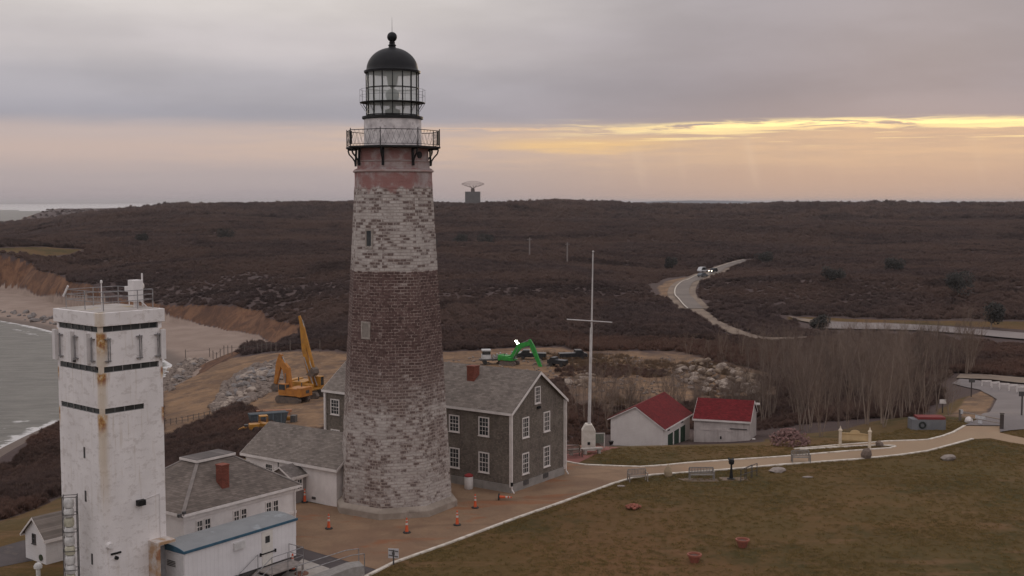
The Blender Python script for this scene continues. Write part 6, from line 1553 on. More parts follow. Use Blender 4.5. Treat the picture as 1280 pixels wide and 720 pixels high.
# carved entrance sign
def entry_sign():
    a, b_ = onz(1051, 559, 0), onz(1086, 560.5, 0)
    R0 = empty('entrance_sign', ((a.x + b_.x) / 2, (a.y + b_.y) / 2, 0), radians(-14), 'cream carved entrance sign between two pointed white posts beside the path', 'sign')
    sp = (b_ - a).length / 2 * 1.05
    cm = mat('sign_cream', (0.55, 0.40, 0.21), (0.48, 0.34, 0.18), 2)
    for sx in (-1, 1):
        mb = MB(); mb.box(sx * sp - 0.13, sx * sp + 0.13, -0.13, 0.13, -0.1, 1.55); mb.lathe([(0.2, 1.55), (0.16, 1.62), (0.08, 1.72), (0.02, 1.95)], 12, c=(sx * sp, 0, 0)); mb.build('post', mat('post_cream', (0.62, 0.52, 0.40), (0.55, 0.46, 0.35)), R0)
    pts = [(-sp + .13, 0.62), (sp - .13, 0.62), (sp - .13, 1.30), (0.45, 1.36)] + [(0.42 * cos(a_), 1.40 + 0.24 * sin(a_)) for a_ in np.linspace(0.1, pi - 0.1, 7)] + [(-0.45, 1.36), (-sp + .13, 1.36)]
    mb = MB(); mb.prism([(x_, -0.05, z_) for x_, z_ in pts], (0, 0.1, 0)); mb.build('board', cm, R0)
    mb = MB(); mb.box(-sp + .13, sp - .13, -0.075, -0.055, 0.62, 0.70); mb.box(-sp + .13, sp - .13, -0.075, -0.055, 1.20, 1.26)
    mb.build('board_moulding', mat('sign_ochre', (0.40, 0.27, 0.12)), R0)
entry_sign()

# pink-brown dry shrub heap
def twig_heap(name, loc, rad, hgt, mt, label, cat, n=900, seed=5):
    r = random.Random(seed); mb = MB()
    for k in range(n):
        a = r.uniform(0, 2 * pi); e = r.uniform(0.05, 1.45); d = r.uniform(0.55, 1.0)
        p = Vector((rad * d * cos(e) * cos(a), rad * 0.8 * d * cos(e) * sin(a), hgt * d * sin(e)))
        s_ = r.uniform(0.08, 0.2); q = Vector((r.uniform(-1, 1), r.uniform(-1, 1), r.uniform(-.3, 1))).normalized() * s_; q2 = q.orthogonal().normalized() * s_ * 0.6
        mb.add([p - q, p + q2, p + q, p - q2], [(0, 1, 2, 3)])
    o = mb.build(name, mt); o.location = loc; return tag(o, label, cat)
twig_heap('dry_shrub', ground(987, 556), 2.1, 1.5, mat('pink_dry_leaves', (0.24, 0.13, 0.115), (0.15, 0.085, 0.075), 4), 'rounded pinkish dry shrub right of the farther red roofed shed', 'shrub')

# skip and fence at the back of the lawn, gate
g = ground(1160, 536)
R0 = empty('dumpster', (g.x, g.y, g.z), radians(-3), 'low blue grey enclosure with a dark red lid and a wreath, by the lawn edge', 'dumpster')
MB().box(-1.8, 1.5, -0.7, 0.7, -0.1, 1.05).build('bin', wall_mat('blue_grey_boards', (0.19, 0.19, 0.195), (0.15, 0.15, 0.155), 0.2, True), R0, bevel=0.02)
MB().box(-1.2, 1.45, -0.72, 0.72, 1.05, 1.28).build('lid', mat('lid_dark_red', (0.20, 0.03, 0.03)), R0)
mb = MB()
for k in range(14):
    a = 2 * pi * k / 14; mb.tube((-0.75 + 0.28 * cos(a), -0.74, 0.5 + 0.28 * sin(a)), (-0.75 + 0.28 * cos(a + .45), -0.74, 0.5 + 0.28 * sin(a + .45)), 0.09, n=6)
mb.build('wreath', mat('wreath_green', (0.03, 0.035, 0.03)), R0)
def gate():
    a, b_ = ground(1200, 526), ground(1252, 535)
    R0 = empty('barrier_gate', (a.x, a.y, max(a.z, 0)), atan2(b_.y - a.y, b_.x - a.x), 'pale swing barrier with white plates across the drive entrance', 'gate')
    L = hypot(b_.x - a.x, b_.y - a.y)
    for x_ in (0, L): MB().box(x_ - 0.1, x_ + 0.1, -0.1, 0.1, -1, 1.15).build('post', mat('gate_post', (0.16, 0.13, 0.11)), R0)
    mb = MB(); mb.tube((0, 0, 0.95), (L, 0, 0.85), 0.06, n=8); mb.tube((0, 0, 0.5), (L, 0, 0.45), 0.04, n=8); mb.build('bar', mat('gate_bar', (0.30, 0.25, 0.21)), R0)
    for x_, w_, z_, h_ in ((0.15, 0.45, 0.75, 0.45), (L * 0.50, 1.1, 0.55, 0.32), (L * 0.50, 0.45, 0.05, 0.4)):
        MB().box(x_ - w_ / 2, x_ + w_ / 2, -0.09, -0.065, z_, z_ + h_).build('plate', mat('plate_white', (0.58, 0.57, 0.57)), R0)
gate()
for (px, py, nm, lb, h_) in ((1252, 537, 'dark_post', 'dark wooden post at the right side of the drive entrance', 1.6),):
    g = ground(px, py); mb = MB(); mb.cbox((0, 0, h_ / 2 - 0.1), (0.28, 0.28, h_)); mb.cbox((0, 0, h_), (0.34, 0.34, 0.08)); o = mb.build(nm, mat('dark_post_wood', (0.07, 0.055, 0.05))); o.location = g; tag(o, lb, 'post')
for (px, py, hh_, lb) in ((1214, 496, 2.4, 'dark headed sign post at the left side of the turnaround'), (1178, 516, 1.6, 'white lamp headed post on the grassy knoll'), (1277, 520, 2.6, 'dark post at the far right edge of the turnaround')):
    g = ground(px, py); R0 = empty('sign_post', g, 0, lb, 'sign post')
    MB().box(-0.06, 0.06, -0.06, 0.06, -0.3, hh_).build('post', mat('dark_post_wood', (0.07, 0.055, 0.05)), R0)
    MB().box(-0.4, 0.4, -0.1, -0.07, hh_ - 0.5, hh_).build('plate', white_trim if 'white' in lb else dark_metal, R0)
# white rail sections across the turnaround
for k in range(5):
    px = 1233 + k * 11; py = 483.5 + k * 1.9
    g = ground(px, py); R0 = empty('rail_fence', (g.x, g.y, g.z + .1), radians(-10 + 25 * (k % 2)), '%s white rail section from the left, far side of the turnaround' % ('first', 'second', 'third', 'fourth', 'fifth', 'sixth')[k], 'rail fence', 'white rail fence sections by the turnaround')
    for x_ in (-0.6, 0.6): MB().box(x_ - 0.06, x_ + 0.06, -0.06, 0.06, -0.2, 0.85).build('post', white_trim, R0)
    mb = MB(); mb.box(-0.65, 0.65, -0.04, 0.04, 0.62, 0.84); mb.build('rail', white_trim, R0)

# wooden snow fence on the seaward slope (left) 
def slope_fence():
    pts = gpoly((206, 532), (235, 527), (262, 521), (300, 509))
    R0 = empty('slat_fence', (0, 0, 0), 0, 'thin weathered slat fence between the haul road and the dark scrub slope', 'fence')
    pts = ribbon_pts(pts, 0.8); Z = H(np.array(pts)); mb = MB(); m2 = MB()
    for (a, b_), z_ in zip(pts, Z): mb.box(a - 0.05, a + 0.05, b_ - 0.05, b_ + 0.05, z_ - 0.2, z_ + 0.95)
    for i in range(len(pts) - 1):
        for h_ in (0.35, 0.8): m2.tube((*pts[i], Z[i] + h_), (*pts[i + 1], Z[i + 1] + h_), 0.03, n=4)
    mb.build('pickets', mat('fence_wood', (0.15, 0.12, 0.10)), R0); m2.build('wire', dark_metal, R0)
slope_fence()
def beach_fence():
    pts = gpoly((232, 448), (262, 446), (290, 444), (322, 442), (345, 441), (400, 440))
    R0 = empty('wire_fence', (0, 0, 0), 0, 'sparse post fence along the crest between the beach and the haul road', 'fence')
    pts = ribbon_pts(pts, 5.0); Z = H(np.array(pts)); mb = MB()
    for (a, b_), z_ in zip(pts, Z): MB().box(a - 0.08, a + 0.08, b_ - 0.08, b_ + 0.08, z_ - 0.3, z_ + 2.4).build('post', mat('fence_wood', (0.15, 0.12, 0.10)), R0)
    for i in range(len(pts) - 1): mb.tube((*pts[i], Z[i] + 1.9), (*pts[i + 1], Z[i + 1] + 1.9), 0.03, n=4)
    mb.build('wire', dark_metal, R0)
beach_fence()

# far radar tower on the skyline
def radar():
    Y0 = 1300.0; c = dep(591, 256, Y0)
    R0 = empty('radar_tower', (c.x, Y0, c.z - 1), 0, 'distant square concrete radar tower with a sail shaped antenna on the skyline', 'radar tower')
    s = Y0 / 1450
    MB().box(-9.3 * s * 1.0, 9.3 * s, -7, 9, -10, 17.5 * s).build('building', mat('radar_concrete', (0.15, 0.14, 0.135), (0.125, 0.118, 0.113), 0.2, 0.9), R0)
    MB().lathe([(2.2, 17.5 * s), (2.2, 20 * s), (1.6, 22 * s)], 12).build('turret', mat('radar_base', (0.10, 0.075, 0.065)), R0)
    mb = MB(); zc = 27.5 * s; n_ = 15
    def pt(i, j):  # antenna lattice dish 28 m wide
        x_ = -14 + 28 * i / n_; ed = 1 - (abs(x_) / 14.5) ** 2.2; z_ = zc - 0.5 + (j - 0.5) * 6.5 * max(0.25, ed); return (x_ * s * 1.0, 2 + 0.02 * x_ * x_, z_)
    for i in range(n_):
        for j in (0, 0.33, 0.66, 1):
            mb.tube(pt(i, j), pt(i + 1, j), 0.15, n=4)
        mb.tube(pt(i, 0), pt(i + 1, 1), 0.12, n=4); mb.tube(pt(i, 0), pt(i, 1), 0.12, n=4)
    for i in (2, 5, 8, 10, 13): mb.tube((0, -1, 21.5 * s), pt(i, 0.2), 0.3, n=4)
    mb.build('antenna', mat('antenna_steel', (0.13, 0.10, 0.09)), R0)
radar()
# two pale marker poles in the woods
for px, py, top_, lb in ((662, 322, 297, 'left of two thin pale poles standing in the woods'), (709, 328, 303, 'right of two thin pale poles standing in the woods')):
    g = ground(px, py); h_ = (py - top_) / 1450 * g.y
    mb = MB(); mb.tube((0, 0, -1), (0, 0, h_), 0.35, 0.25, 8); mb.cbox((0, 0, h_ - 0.8), (2.2, 0.2, 0.25)); o = mb.build('utility_pole', mat('pale_pole', (0.26, 0.22, 0.20))); o.location = g; tag(o, lb, 'utility pole')

# ================================================================== vegetation
def twig_material(name, cols, rough=0.95):
    m, t, b = newmat(name)
    pos = t.new('ShaderNodeNewGeometry').outputs['Position']
    oi = t.new('ShaderNodeObjectInfo').outputs['Random']
    big = t.noise(pos, 0.012, 5, 0.6); mid = t.noise(pos, 0.07, 5, 0.65)
    c = t.mix(t.ss(mid, 0.36, 0.64), cols[0], cols[1])
    c = t.mix(t.m('MULTIPLY', t.ss(big, 0.42, 0.58), 0.85), c, cols[2])
    c = t.mix(t.m('MULTIPLY', t.ss(t.noise(t.comb(*[t.m('MULTIPLY', q, 0.022) for q in t.sep(pos)][:2]), 1.0, 6, 0.65, 0.5), 0.52, 0.64), 0.75), c, tuple(v * 0.62 for v in cols[1]))
    c = t.mix(t.m('MULTIPLY', t.ss(oi, 0.5, 1.0), 0.32), c, cols[3])
    c = t.mix(t.m('MULTIPLY', t.ss(oi, 0.25, 0.0), 0.28), c, cols[4])
    t.put(b.inputs['Base Color'], c); b.inputs['Roughness'].default_value = rough; b.inputs['Specular IOR Level'].default_value = 0.1
    return m
scrub_m = twig_material('bare_scrub_twigs', [(0.155, 0.102, 0.086), (0.110, 0.075, 0.066), (0.180, 0.104, 0.078), (0.190, 0.135, 0.102), (0.080, 0.060, 0.052)])
far_m = twig_material('bare_wood_canopy', [(0.140, 0.098, 0.088), (0.100, 0.072, 0.068), (0.178, 0.118, 0.096), (0.190, 0.145, 0.126), (0.080, 0.060, 0.056)])
hidden = bpy.data.collections.new('shrub_forms')       # source forms for the scatter, only ever instanced
hidden_far = bpy.data.collections.new('canopy_forms'); rubble_forms = bpy.data.collections.new('rubble_forms'); grass_forms = bpy.data.collections.new('grass_forms')
def bush_form(col, name, R_, Hh, n, wd, mt, seed, core=0.0):
    r = random.Random(seed); vs, fs = [], []
    lobes = [(r.uniform(-.55, .55) * R_, r.uniform(-.55, .55) * R_, r.uniform(0.6, 1.0)) for _ in range(4)]
    for k in range(n):
        lx, ly, lh = r.choice(lobes); a = r.uniform(0, 2 * pi); e = r.uniform(0.15, 1.5)
        base_ = Vector((lx * 0.7, ly * 0.7, Hh * lh * r.uniform(0.0, 0.45)))
        tip = Vector((lx + R_ * 0.62 * cos(e) * cos(a), ly + R_ * 0.62 * cos(e) * sin(a), Hh * lh * (0.35 + 0.65 * sin(e)) * r.uniform(0.8, 1.08)))
        st = base_.lerp(tip, r.uniform(0.25, 0.65)); d = tip - st
        sd = d.cross(Vector((r.uniform(-1, 1), r.uniform(-1, 1), r.uniform(-1, 1)))); 
        if sd.length < 1e-3: continue
        sd = sd.normalized() * wd * r.uniform(0.6, 1.3)
        i = len(vs); vs += [tuple(st - sd), tuple(st + sd), tuple(tip + sd * 0.25), tuple(tip - sd * 0.25)]; fs.append((i, i + 1, i + 2, i + 3))
    if core:
        bm = bmesh.new(); bmesh.ops.create_icosphere(bm, subdivisions=2, radius=1); i = len(vs)
        for v in bm.verts:
            k = 1 + r.uniform(-0.22, 0.22); vs.append((v.co.x * R_ * core * k, v.co.y * R_ * core * k, Hh * (0.30 + 0.36 * v.co.z * k)))
        fs += [tuple(v.index + i for v in f.verts) for f in bm.faces]; bm.free()
    me = bpy.data.meshes.new(name); me.from_pydata(vs, [], fs); me.materials.append(mt)
    o = bpy.data.objects.new(name, me); col.objects.link(o); return o
for k in range(5): bush_form(hidden, 'shrub_form', 1.35, 1.9, 420, 0.034, scrub_m, 10 + k, 0.0)
for k in range(5): bush_form(hidden_far, 'canopy_form', 3.2, 3.4, 520, 0.085, far_m, 30 + k, 0.0)
for k in range(5):
    mb = MB(); rockmesh(mb, (0, 0, 0.1), (0.5, 0.42, 0.34), 80 + k)
    me = bpy.data.meshes.new('rubble_form'); me.from_pydata(mb.v, [], mb.f); me.materials.append(mat('rubble_stone', (0.24, 0.19, 0.155), (0.13, 0.10, 0.085), 1.4, 0.9, 0.4, 6))
    o = bpy.data.objects.new('rubble_form', me); rubble_forms.objects.link(o)
grass_m = mat('dry_grass_blades', (0.165, 0.105, 0.060), (0.095, 0.062, 0.040), 0.3, 0.95)
for k in range(4):
    r = random.Random(k); vs, fs = [], []
    for j in range(60):
        a = r.uniform(0, 2 * pi); rr_ = r.uniform(0, 0.45); x_, y_ = rr_ * cos(a), rr_ * sin(a); h_ = r.uniform(0.25, 0.8); lx, ly = r.uniform(-.25, .25), r.uniform(-.25, .25)
        i = len(vs); vs += [(x_ - .02, y_, 0), (x_ + .02, y_, 0), (x_ + lx, y_ + ly, h_)]; fs.append((i, i + 1, i + 2))
    me = bpy.data.meshes.new('tussock_form'); me.from_pydata(vs, [], fs); me.materials.append(grass_m); o = bpy.data.objects.new('tussock_form', me); grass_forms.objects.link(o)
def scatter(name, P, Z, sc, col, sink=0.0, tilt=0.0):
    me = bpy.data.meshes.new(name); n_ = len(P)
    me.vertices.add(n_); me.vertices.foreach_set('co', np.stack([P[:, 0], P[:, 1], Z - sink], 1).astype('f').ravel())
    a = me.attributes.new('sc', 'FLOAT', 'POINT'); a.data.foreach_set('value', sc.astype('f'))
    a = me.attributes.new('turn', 'FLOAT_VECTOR', 'POINT'); rv = np.stack([rng.uniform(-tilt, tilt, n_), rng.uniform(-tilt, tilt, n_), rng.uniform(0, 6.28, n_)], 1); a.data.foreach_set('vector', rv.astype('f').ravel())
    o = bpy.data.objects.new(name, me); COL.objects.link(o); tag(o, kind='stuff')
    ng = bpy.data.node_groups.new(name + '_scatter', 'GeometryNodeTree')
    ng.interface.new_socket('Geometry', in_out='INPUT', socket_type='NodeSocketGeometry'); ng.interface.new_socket('Geometry', in_out='OUTPUT', socket_type='NodeSocketGeometry')
    gi = ng.nodes.new('NodeGroupInput'); go = ng.nodes.new('NodeGroupOutput')
    ip = ng.nodes.new('GeometryNodeInstanceOnPoints'); ci = ng.nodes.new('GeometryNodeCollectionInfo')
    ci.inputs['Collection'].default_value = col; ci.inputs['Separate Children'].default_value = True; ci.inputs['Reset Children'].default_value = True
    ip.inputs['Pick Instance'].default_value = True
    def na(nm, ty):
        q = ng.nodes.new('GeometryNodeInputNamedAttribute'); q.data_type = ty; q.inputs[0].default_value = nm; return q.outputs[0]
    L = ng.links
    L.new(gi.outputs[0], ip.inputs['Points']); L.new(ci.outputs[0], ip.inputs['Instance']); L.new(na('sc', 'FLOAT'), ip.inputs['Scale'])
    L.new(na('turn', 'FLOAT_VECTOR'), ip.inputs['Rotation']); L.new(ip.outputs[0], go.inputs[0])
    md = o.modifiers.new('scatter', 'NODES'); md.node_group = ng
    return o
# where nothing grows
road_pts = np.array(ribbon_pts(acc, 3.0)); track_pts = np.array(ribbon_pts(accf[:29], 2.0))
car_park = gpoly((1005, 403), (1045, 401.5), (1100, 403), (1200, 408.5), (1300, 416), (1300, 431), (1230, 425), (1150, 418), (1080, 416), (1012, 414))
turn = gpoly((1175, 478), (1200, 468), (1330, 474), (1345, 530), (1300, 548), (1225, 530), (1200, 535), (1168, 545), (1168, 520), (1185, 500))
shed_area = [(8, 96), (8, 132), (44, 134), (44, 100)]
def clear_mask(P, pad=0.0):
    hh, db, ds, k, dp = H(P, True)
    ok = (dp > 7.5 + pad) & (k > 0.97) & (db > 3)
    for pl, _ in GRASS + DIRT: ok &= sdist(P, pl) > 1.5 + pad
    for pl in (car_park, turn): ok &= sdist(P, pl) > 0.5 + pad
    for p in road_pts[::1]: ok &= ((P - p) ** 2).sum(1) > (4.6 + pad * 0.6) ** 2
    for p in track_pts: ok &= ((P - p) ** 2).sum(1) > 2.9 ** 2
    return ok, hh
def wedge(n, r0, r1, half, power=1.0):
    u = rng.random(n); r = (r0 ** power + u * (r1 ** power - r0 ** power)) ** (1 / power); a = rng.uniform(-half, half, n)
    return np.stack([r * np.sin(a), r * np.cos(a)], 1)
# near shrubs
P = wedge(62000, 95, 265, radians(33), 2.0); ok, hh = clear_mask(P)
X, Y = P[:, 0], P[:, 1]
ok &= ~((sdist(P, shed_area) < -1.0)) & ((fbm(X, Y, 18.0) > -0.22) | (X < -20))
ok &= ~((X > -30) & (X < 8) & (Y < 118))
P = P[ok]; hh = hh[ok]
small = np.clip(0.55 + 0.9 * (fbm(P[:, 0], P[:, 1], 14.0) + 0.2), 0.3, 1.15) * rng.uniform(0.6, 1.15, len(P))
small *= np.where(np.hypot(P[:, 0], P[:, 1]) < 140, 0.55, 0.85)
small *= np.where(P[:, 0] < -22, 0.8, 1.0)
scatter('brown_scrub', P, hh, small, hidden, 0.1, 0.12)
P = wedge(16000, 118, 250, radians(30), 2.0); hh, db, ds, k, dp = H(P, True); X, Y = P[:, 0], P[:, 1]
ok = (sdist(P, DIRT[1][0]) < 1.5) & (fbm(X, Y, 20.0) > 0.02); P = P[ok]
scatter('clearing_scrub', P, hh[ok], rng.uniform(0.25, 0.7, len(P)), hidden, 0.1, 0.15)
P = np.stack([rng.uniform(-112, -18, 26000), rng.uniform(78, 205, 26000)], 1); ok, hh = clear_mask(P, -1.2); P = P[ok]
scatter('slope_scrub', P, hh[ok], rng.uniform(0.35, 0.75, len(P)), hidden, 0.12, 0.15)
# distant wood
P = wedge(240000, 262, 1750, radians(31), 1.2); ok, hh = clear_mask(P, 1.5)
P = P[ok]; hh = hh[ok]; r = np.hypot(P[:, 0], P[:, 1])
sz = (0.26 + 0.00048 * r) * (0.8 + 1.2 * (fbm(P[:, 0], P[:, 1], 60.0) + 0.25)) * rng.uniform(0.75, 1.2, len(P))
sz = np.clip(sz, 0.26, 1.7)
sz = sz * np.where((r > 1050) & (rng.random(len(r)) > 0.8), 1.7, 1.0)
print('far', len(P))
scatter('distant_scrub_wood', P, hh, sz, hidden_far, 0.4, 0.1)
P = wedge(3500, 1750, 3300, radians(31), 1.2); ok, hh = clear_mask(P, 1.5); ok &= hh > -15; P = P[ok]; hh = hh[ok]
scatter('far_headland_scrub', P, hh, rng.uniform(1.0, 1.9, len(P)), hidden_far, 0.6, 0.1)

# ---- bare trees
bark = twig_material('pale_bare_bark', [(0.28, 0.22, 0.175), (0.20, 0.155, 0.125), (0.26, 0.195, 0.15), (0.42, 0.34, 0.27), (0.11, 0.085, 0.07)])
twigm = twig_material('bare_tree_twigs', [(0.20, 0.150, 0.120), (0.15, 0.112, 0.092), (0.20, 0.140, 0.106), (0.27, 0.205, 0.16), (0.085, 0.065, 0.056)])
def tree_mesh(seed, Ht=8.5, stems=3, spread=0.22):
    r = random.Random(seed); tr = MB(); tw = MB()
    def grow(p, d, L, rad, lvl):
        n_ = 5 if lvl == 0 else 3; q = p
        for i in range(n_):
            d2 = (d + Vector((r.uniform(-1, 1), r.uniform(-1, 1), r.uniform(-.2, .6))) * (0.10 + 0.06 * lvl)).normalized()
            e = q + d2 * (L / n_); r0 = rad * (1 - i / n_ * 0.7); r1 = rad * (1 - (i + 1) / n_ * 0.7)
            (tr if lvl == 0 else tw).tube(q, e, r0, r1, 5 if lvl == 0 else 3, cap=False)
            if lvl < 3:
                nb_ = (2 if lvl == 0 else 2) if i > 0 or lvl > 0 else 0
                for _ in range(nb_):
                    a = r.uniform(0, 2 * pi); o_ = d2.orthogonal().normalized(); o_.rotate(Matrix.Rotation(a, 3, d2))
                    dd = (d2 * 1.0 + o_ * r.uniform(0.45, 0.85) + Vector((0, 0, 0.30))).normalized()
                    grow(q.lerp(e, r.random()), dd, L * (0.42 if lvl == 0 else 0.52) * r.uniform(0.7, 1.15), max(0.009, r1 * 0.5), lvl + 1)
            q = e; d = d2
    for s_ in range(stems):
        a = 2 * pi * s_ / stems + r.uniform(-.5, .5)
        grow(Vector((0.12 * cos(a), 0.12 * sin(a), -0.3)), Vector((spread * cos(a), spread * sin(a), 1)).normalized(), Ht * r.uniform(0.75, 1.0), 0.075 * r.uniform(0.8, 1.2), 0)
    return tr, tw
protos = []
def plant_tree(loc, rz, sc, variant, label, group, name='bare_tree', tone=None):
    while len(protos) <= variant: protos.append(None)
    if protos[variant] is None:
        tr, tw = tree_mesh(200 + variant, 8.5, (3, 2, 4, 1, 3, 2)[variant % 6], (0.11, 0.07, 0.16, 0.03, 0.09, 0.06)[variant % 6])
        R0 = empty(name, loc, rz, label, 'tree', group); tr.build('trunk', bark, R0); tw.build('crown', twigm, R0); protos[variant] = R0
    else:
        R0 = copy_tree(protos[variant]); tag(R0, label, 'tree', group)
    R0.location = loc; R0.rotation_euler = (0, 0, rz); R0.scale = (sc * 0.95, sc * 0.95, sc); return R0
woods = gpoly((925, 512), (955, 532), (1010, 541), (1060, 541), (1110, 531), (1165, 524), (1180, 500), (1192, 482), (1225, 466), (1190, 440), (1060, 438), (960, 436), (880, 444), (935, 466), (962, 496))
r_ = random.Random(3); cnt = 0
wx = [p[0] for p in woods]; wy = [p[1] for p in woods]; pts_ = []
while len(pts_) < 215:
    c = (r_.uniform(min(wx), max(wx)), r_.uniform(min(wy), max(wy)))
    if sdist(np.array([c]), woods)[0] < 0 and all(hypot(c[0] - q[0], c[1] - q[1]) > 1.7 for q in pts_): pts_.append(c)
Zs = H(np.array(pts_))
for k, (c, z_) in enumerate(zip(pts_, Zs)):
    plant_tree((c[0], c[1], z_), r_.uniform(0, 6.28), r_.choice((0.45, 0.6, 0.8, 0.95)) * r_.uniform(0.85, 1.1) * (1.0 if c[1] < 200 else 0.75), k % 6, 'slender bare grey tree in the thicket beyond the carved sign', 'bare trees of the thicket')
lst = []
for k in range(20):
    px = 698 + k * 4.4 + r_.uniform(-3, 3)
    lst.append((px, r_.uniform(488, 540)))
for px, py in lst:
    g = ground(px, py); 
    if 106 < g.y < 260: plant_tree(g, r_.uniform(0, 6.28), r_.uniform(0.4, 0.75), (1, 3, 5, 3)[int(px) % 4], 'thin bare tree in the rough ground behind the flagpole', 'thin bare trees behind the flagpole')
for px, py in ((866, 480), (884, 470), (900, 476), (930, 490), (842, 488), (800, 478), (788, 470), (770, 466), (905, 455), (880, 452), (860, 450), (925, 446)):
    g = ground(px, py); plant_tree(g, r_.uniform(0, 6.28), r_.uniform(0.35, 0.7), (1, 3, 5)[int(px) % 3], 'small bare tree in the clearing around the rubble pile', 'small bare trees in the clearing')
for px, py, sc_, lb in ((1026, 546, 0.62, 'crooked dark bare tree on the grass left of the carved sign'), (1105, 534, 0.6, 'small bare tree at the thicket edge right of the carved sign'), (1186, 519, 0.45, 'little bare tree beside the white lamp on the grassy knoll')):
    g = ground(px, py); plant_tree(g, 1.0, sc_, 2, lb, None)
for k in range(60):
    px, py = r_.uniform(745, 965), r_.uniform(496, 528); g = ground(px, py)
    if 128 < g.y < 230: plant_tree(g, r_.uniform(0, 6.28), r_.uniform(0.32, 0.62), (1, 3, 0, 5)[k % 4], 'low bare tree in the brush close behind the red roofed sheds', 'low bare trees behind the red roofed sheds')
# dry grass tussocks in the rough ground and on the crest
P = wedge(30000, 103, 230, radians(28), 1.6); hh, db, ds, k, dp = H(P, True)
dd = np.min([np.abs(sdist(P, pl)) for pl, _ in DIRT[:2]], axis=0); ind = np.min([sdist(P, pl) for pl, _ in DIRT[:2]], axis=0)
ok = (((ind < -1) & (fbm(P[:, 0], P[:, 1], 16.0) > 0.03))) & (db > 5) & (sdist(P, turn) > 0.5) & (P[:, 0] > 4)
ok &= ~((P[:, 0] > 40) & (P[:, 1] < 125))
for sh_ in ([(9, 113), (20, 115), (24, 131), (6, 133)], [(17, 118), (28, 118), (32, 134), (18, 134)]): ok &= sdist(P, sh_) > 0.3
P = P[ok]; hh = hh[ok]; scatter('dry_grass', P, hh, rng.uniform(0.5, 1.3, len(P)), grass_forms, 0.02)

lawn_m = mat('lawn_blades', (0.245, 0.160, 0.060), (0.125, 0.098, 0.033), 0.35, 0.95, lo=0.42, hi=0.58)
lawn_forms = bpy.data.collections.new('lawn_forms')
for k in range(4):
    r = random.Random(90 + k); vs, fs = [], []
    for j in range(34):
        a = r.uniform(0, 2 * pi); rr_ = r.uniform(0, 0.30); x_, y_ = rr_ * cos(a), rr_ * sin(a); h_ = r.uniform(0.05, 0.13); lx, ly = r.uniform(-.08, .08), r.uniform(-.08, .08)
        i = len(vs); vs += [(x_ - .012, y_, 0), (x_ + .012, y_, 0), (x_ + lx, y_ + ly, h_)]; fs.append((i, i + 1, i + 2))
    me = bpy.data.meshes.new('tuft_form'); me.from_pydata(vs, [], fs); me.materials.append(lawn_m); o = bpy.data.objects.new('tuft_form', me); lawn_forms.objects.link(o)
P = np.stack([rng.uniform(-12, 62, 90000), rng.uniform(62, 118, 90000)], 1)
pzs = sdist(P, pz); ok = (pzs > 0.25) & (sdist(P, plat) < 3) & (P[:, 0] > -8) & ((pzs < 1.0) | (rng.random(len(P)) < 0.35 + 1.2 * fbm(P[:, 0], P[:, 1], 7.0)))
lowl = W0(low); ok &= (P[:, 1] < 100) | (P[:, 0] > 6)
ok &= sdist(P, [(-14, 84), (1, 86), (9, 93), (4, 106), (-22, 106)]) > 0.5
P = P[ok]; scatter('lawn_tufts', P, H(P), rng.uniform(0.5, 1.1, len(P)), lawn_forms, 0.0)

# ---- evergreens among the woods
def evergreen(px, py, R_, Hh, label, seed):
    g = ground(px, py); R0 = empty('evergreen_tree', g, 0, label, 'tree', None); r = random.Random(seed)
    MB().tube((0, 0, -0.5), (0, 0, Hh * 0.7), 0.2, 0.08, 8).build('trunk', bark, R0); mb = MB()
    cl_ = [(r.uniform(-.6, .6) * R_, r.uniform(-.6, .6) * R_, Hh * r.uniform(0.35, 0.85), R_ * r.uniform(0.3, 0.55)) for _ in range(12)]
    for k in range(1500):
        cx, cy, cz, cr = r.choice(cl_); v = Vector((r.gauss(0, 1), r.gauss(0, 1), r.gauss(0, 1))).normalized() * cr * r.uniform(0.6, 1.05)
        p = Vector((cx, cy, cz)) + v; q = Vector((r.uniform(-1, 1), r.uniform(-1, 1), r.uniform(-1, 1))).normalized() * 0.35; q2 = q.orthogonal().normalized() * 0.16
        mb.add([p - q, p + q2, p + q, p - q2], [(0, 1, 2, 3)])
    mb.build('crown', mat('evergreen_leaves', (0.040, 0.036, 0.030), (0.028, 0.026, 0.022), 0.5), R0)
for k, (px, py, R_, Hh, lb) in enumerate((
    (1198, 372, 5.0, 6.5, 'large dark evergreen standing alone in the right hand woods'),
    (1239, 411, 3.4, 6.0, 'dark evergreen at the right end of the distant car park'),
    (575, 306, 5.5, 5.5, 'dark evergreen left of two below the radar tower'), (606, 306, 5.5, 5.0, 'dark evergreen right of two below the radar tower'),
    (838, 338, 3.2, 6.0, 'dark evergreen left above the road bend'), (1042, 354, 3.5, 4.5, 'dark evergreen in the middle of the woods above the car park'),
    (535, 312, 5.5, 5.5, 'dark evergreen close to the right edge of the lighthouse shaft'), (283, 300, 6.0, 5.5, 'dark evergreen in the woods far above the left bluff'),
    (178, 304, 4.0, 5.0, 'dark evergreen near the tan field in the left woods'), (1024, 412, 2.4, 3.0, 'dark bush at the left end of the distant car park'),
    (1118, 340, 4.0, 4.5, 'dark evergreen above the lone large one'), (955, 330, 4.5, 5.0, 'dark evergreen right of the far end of the road'))):
    evergreen(px, py, R_, Hh, lb, 400 + k)

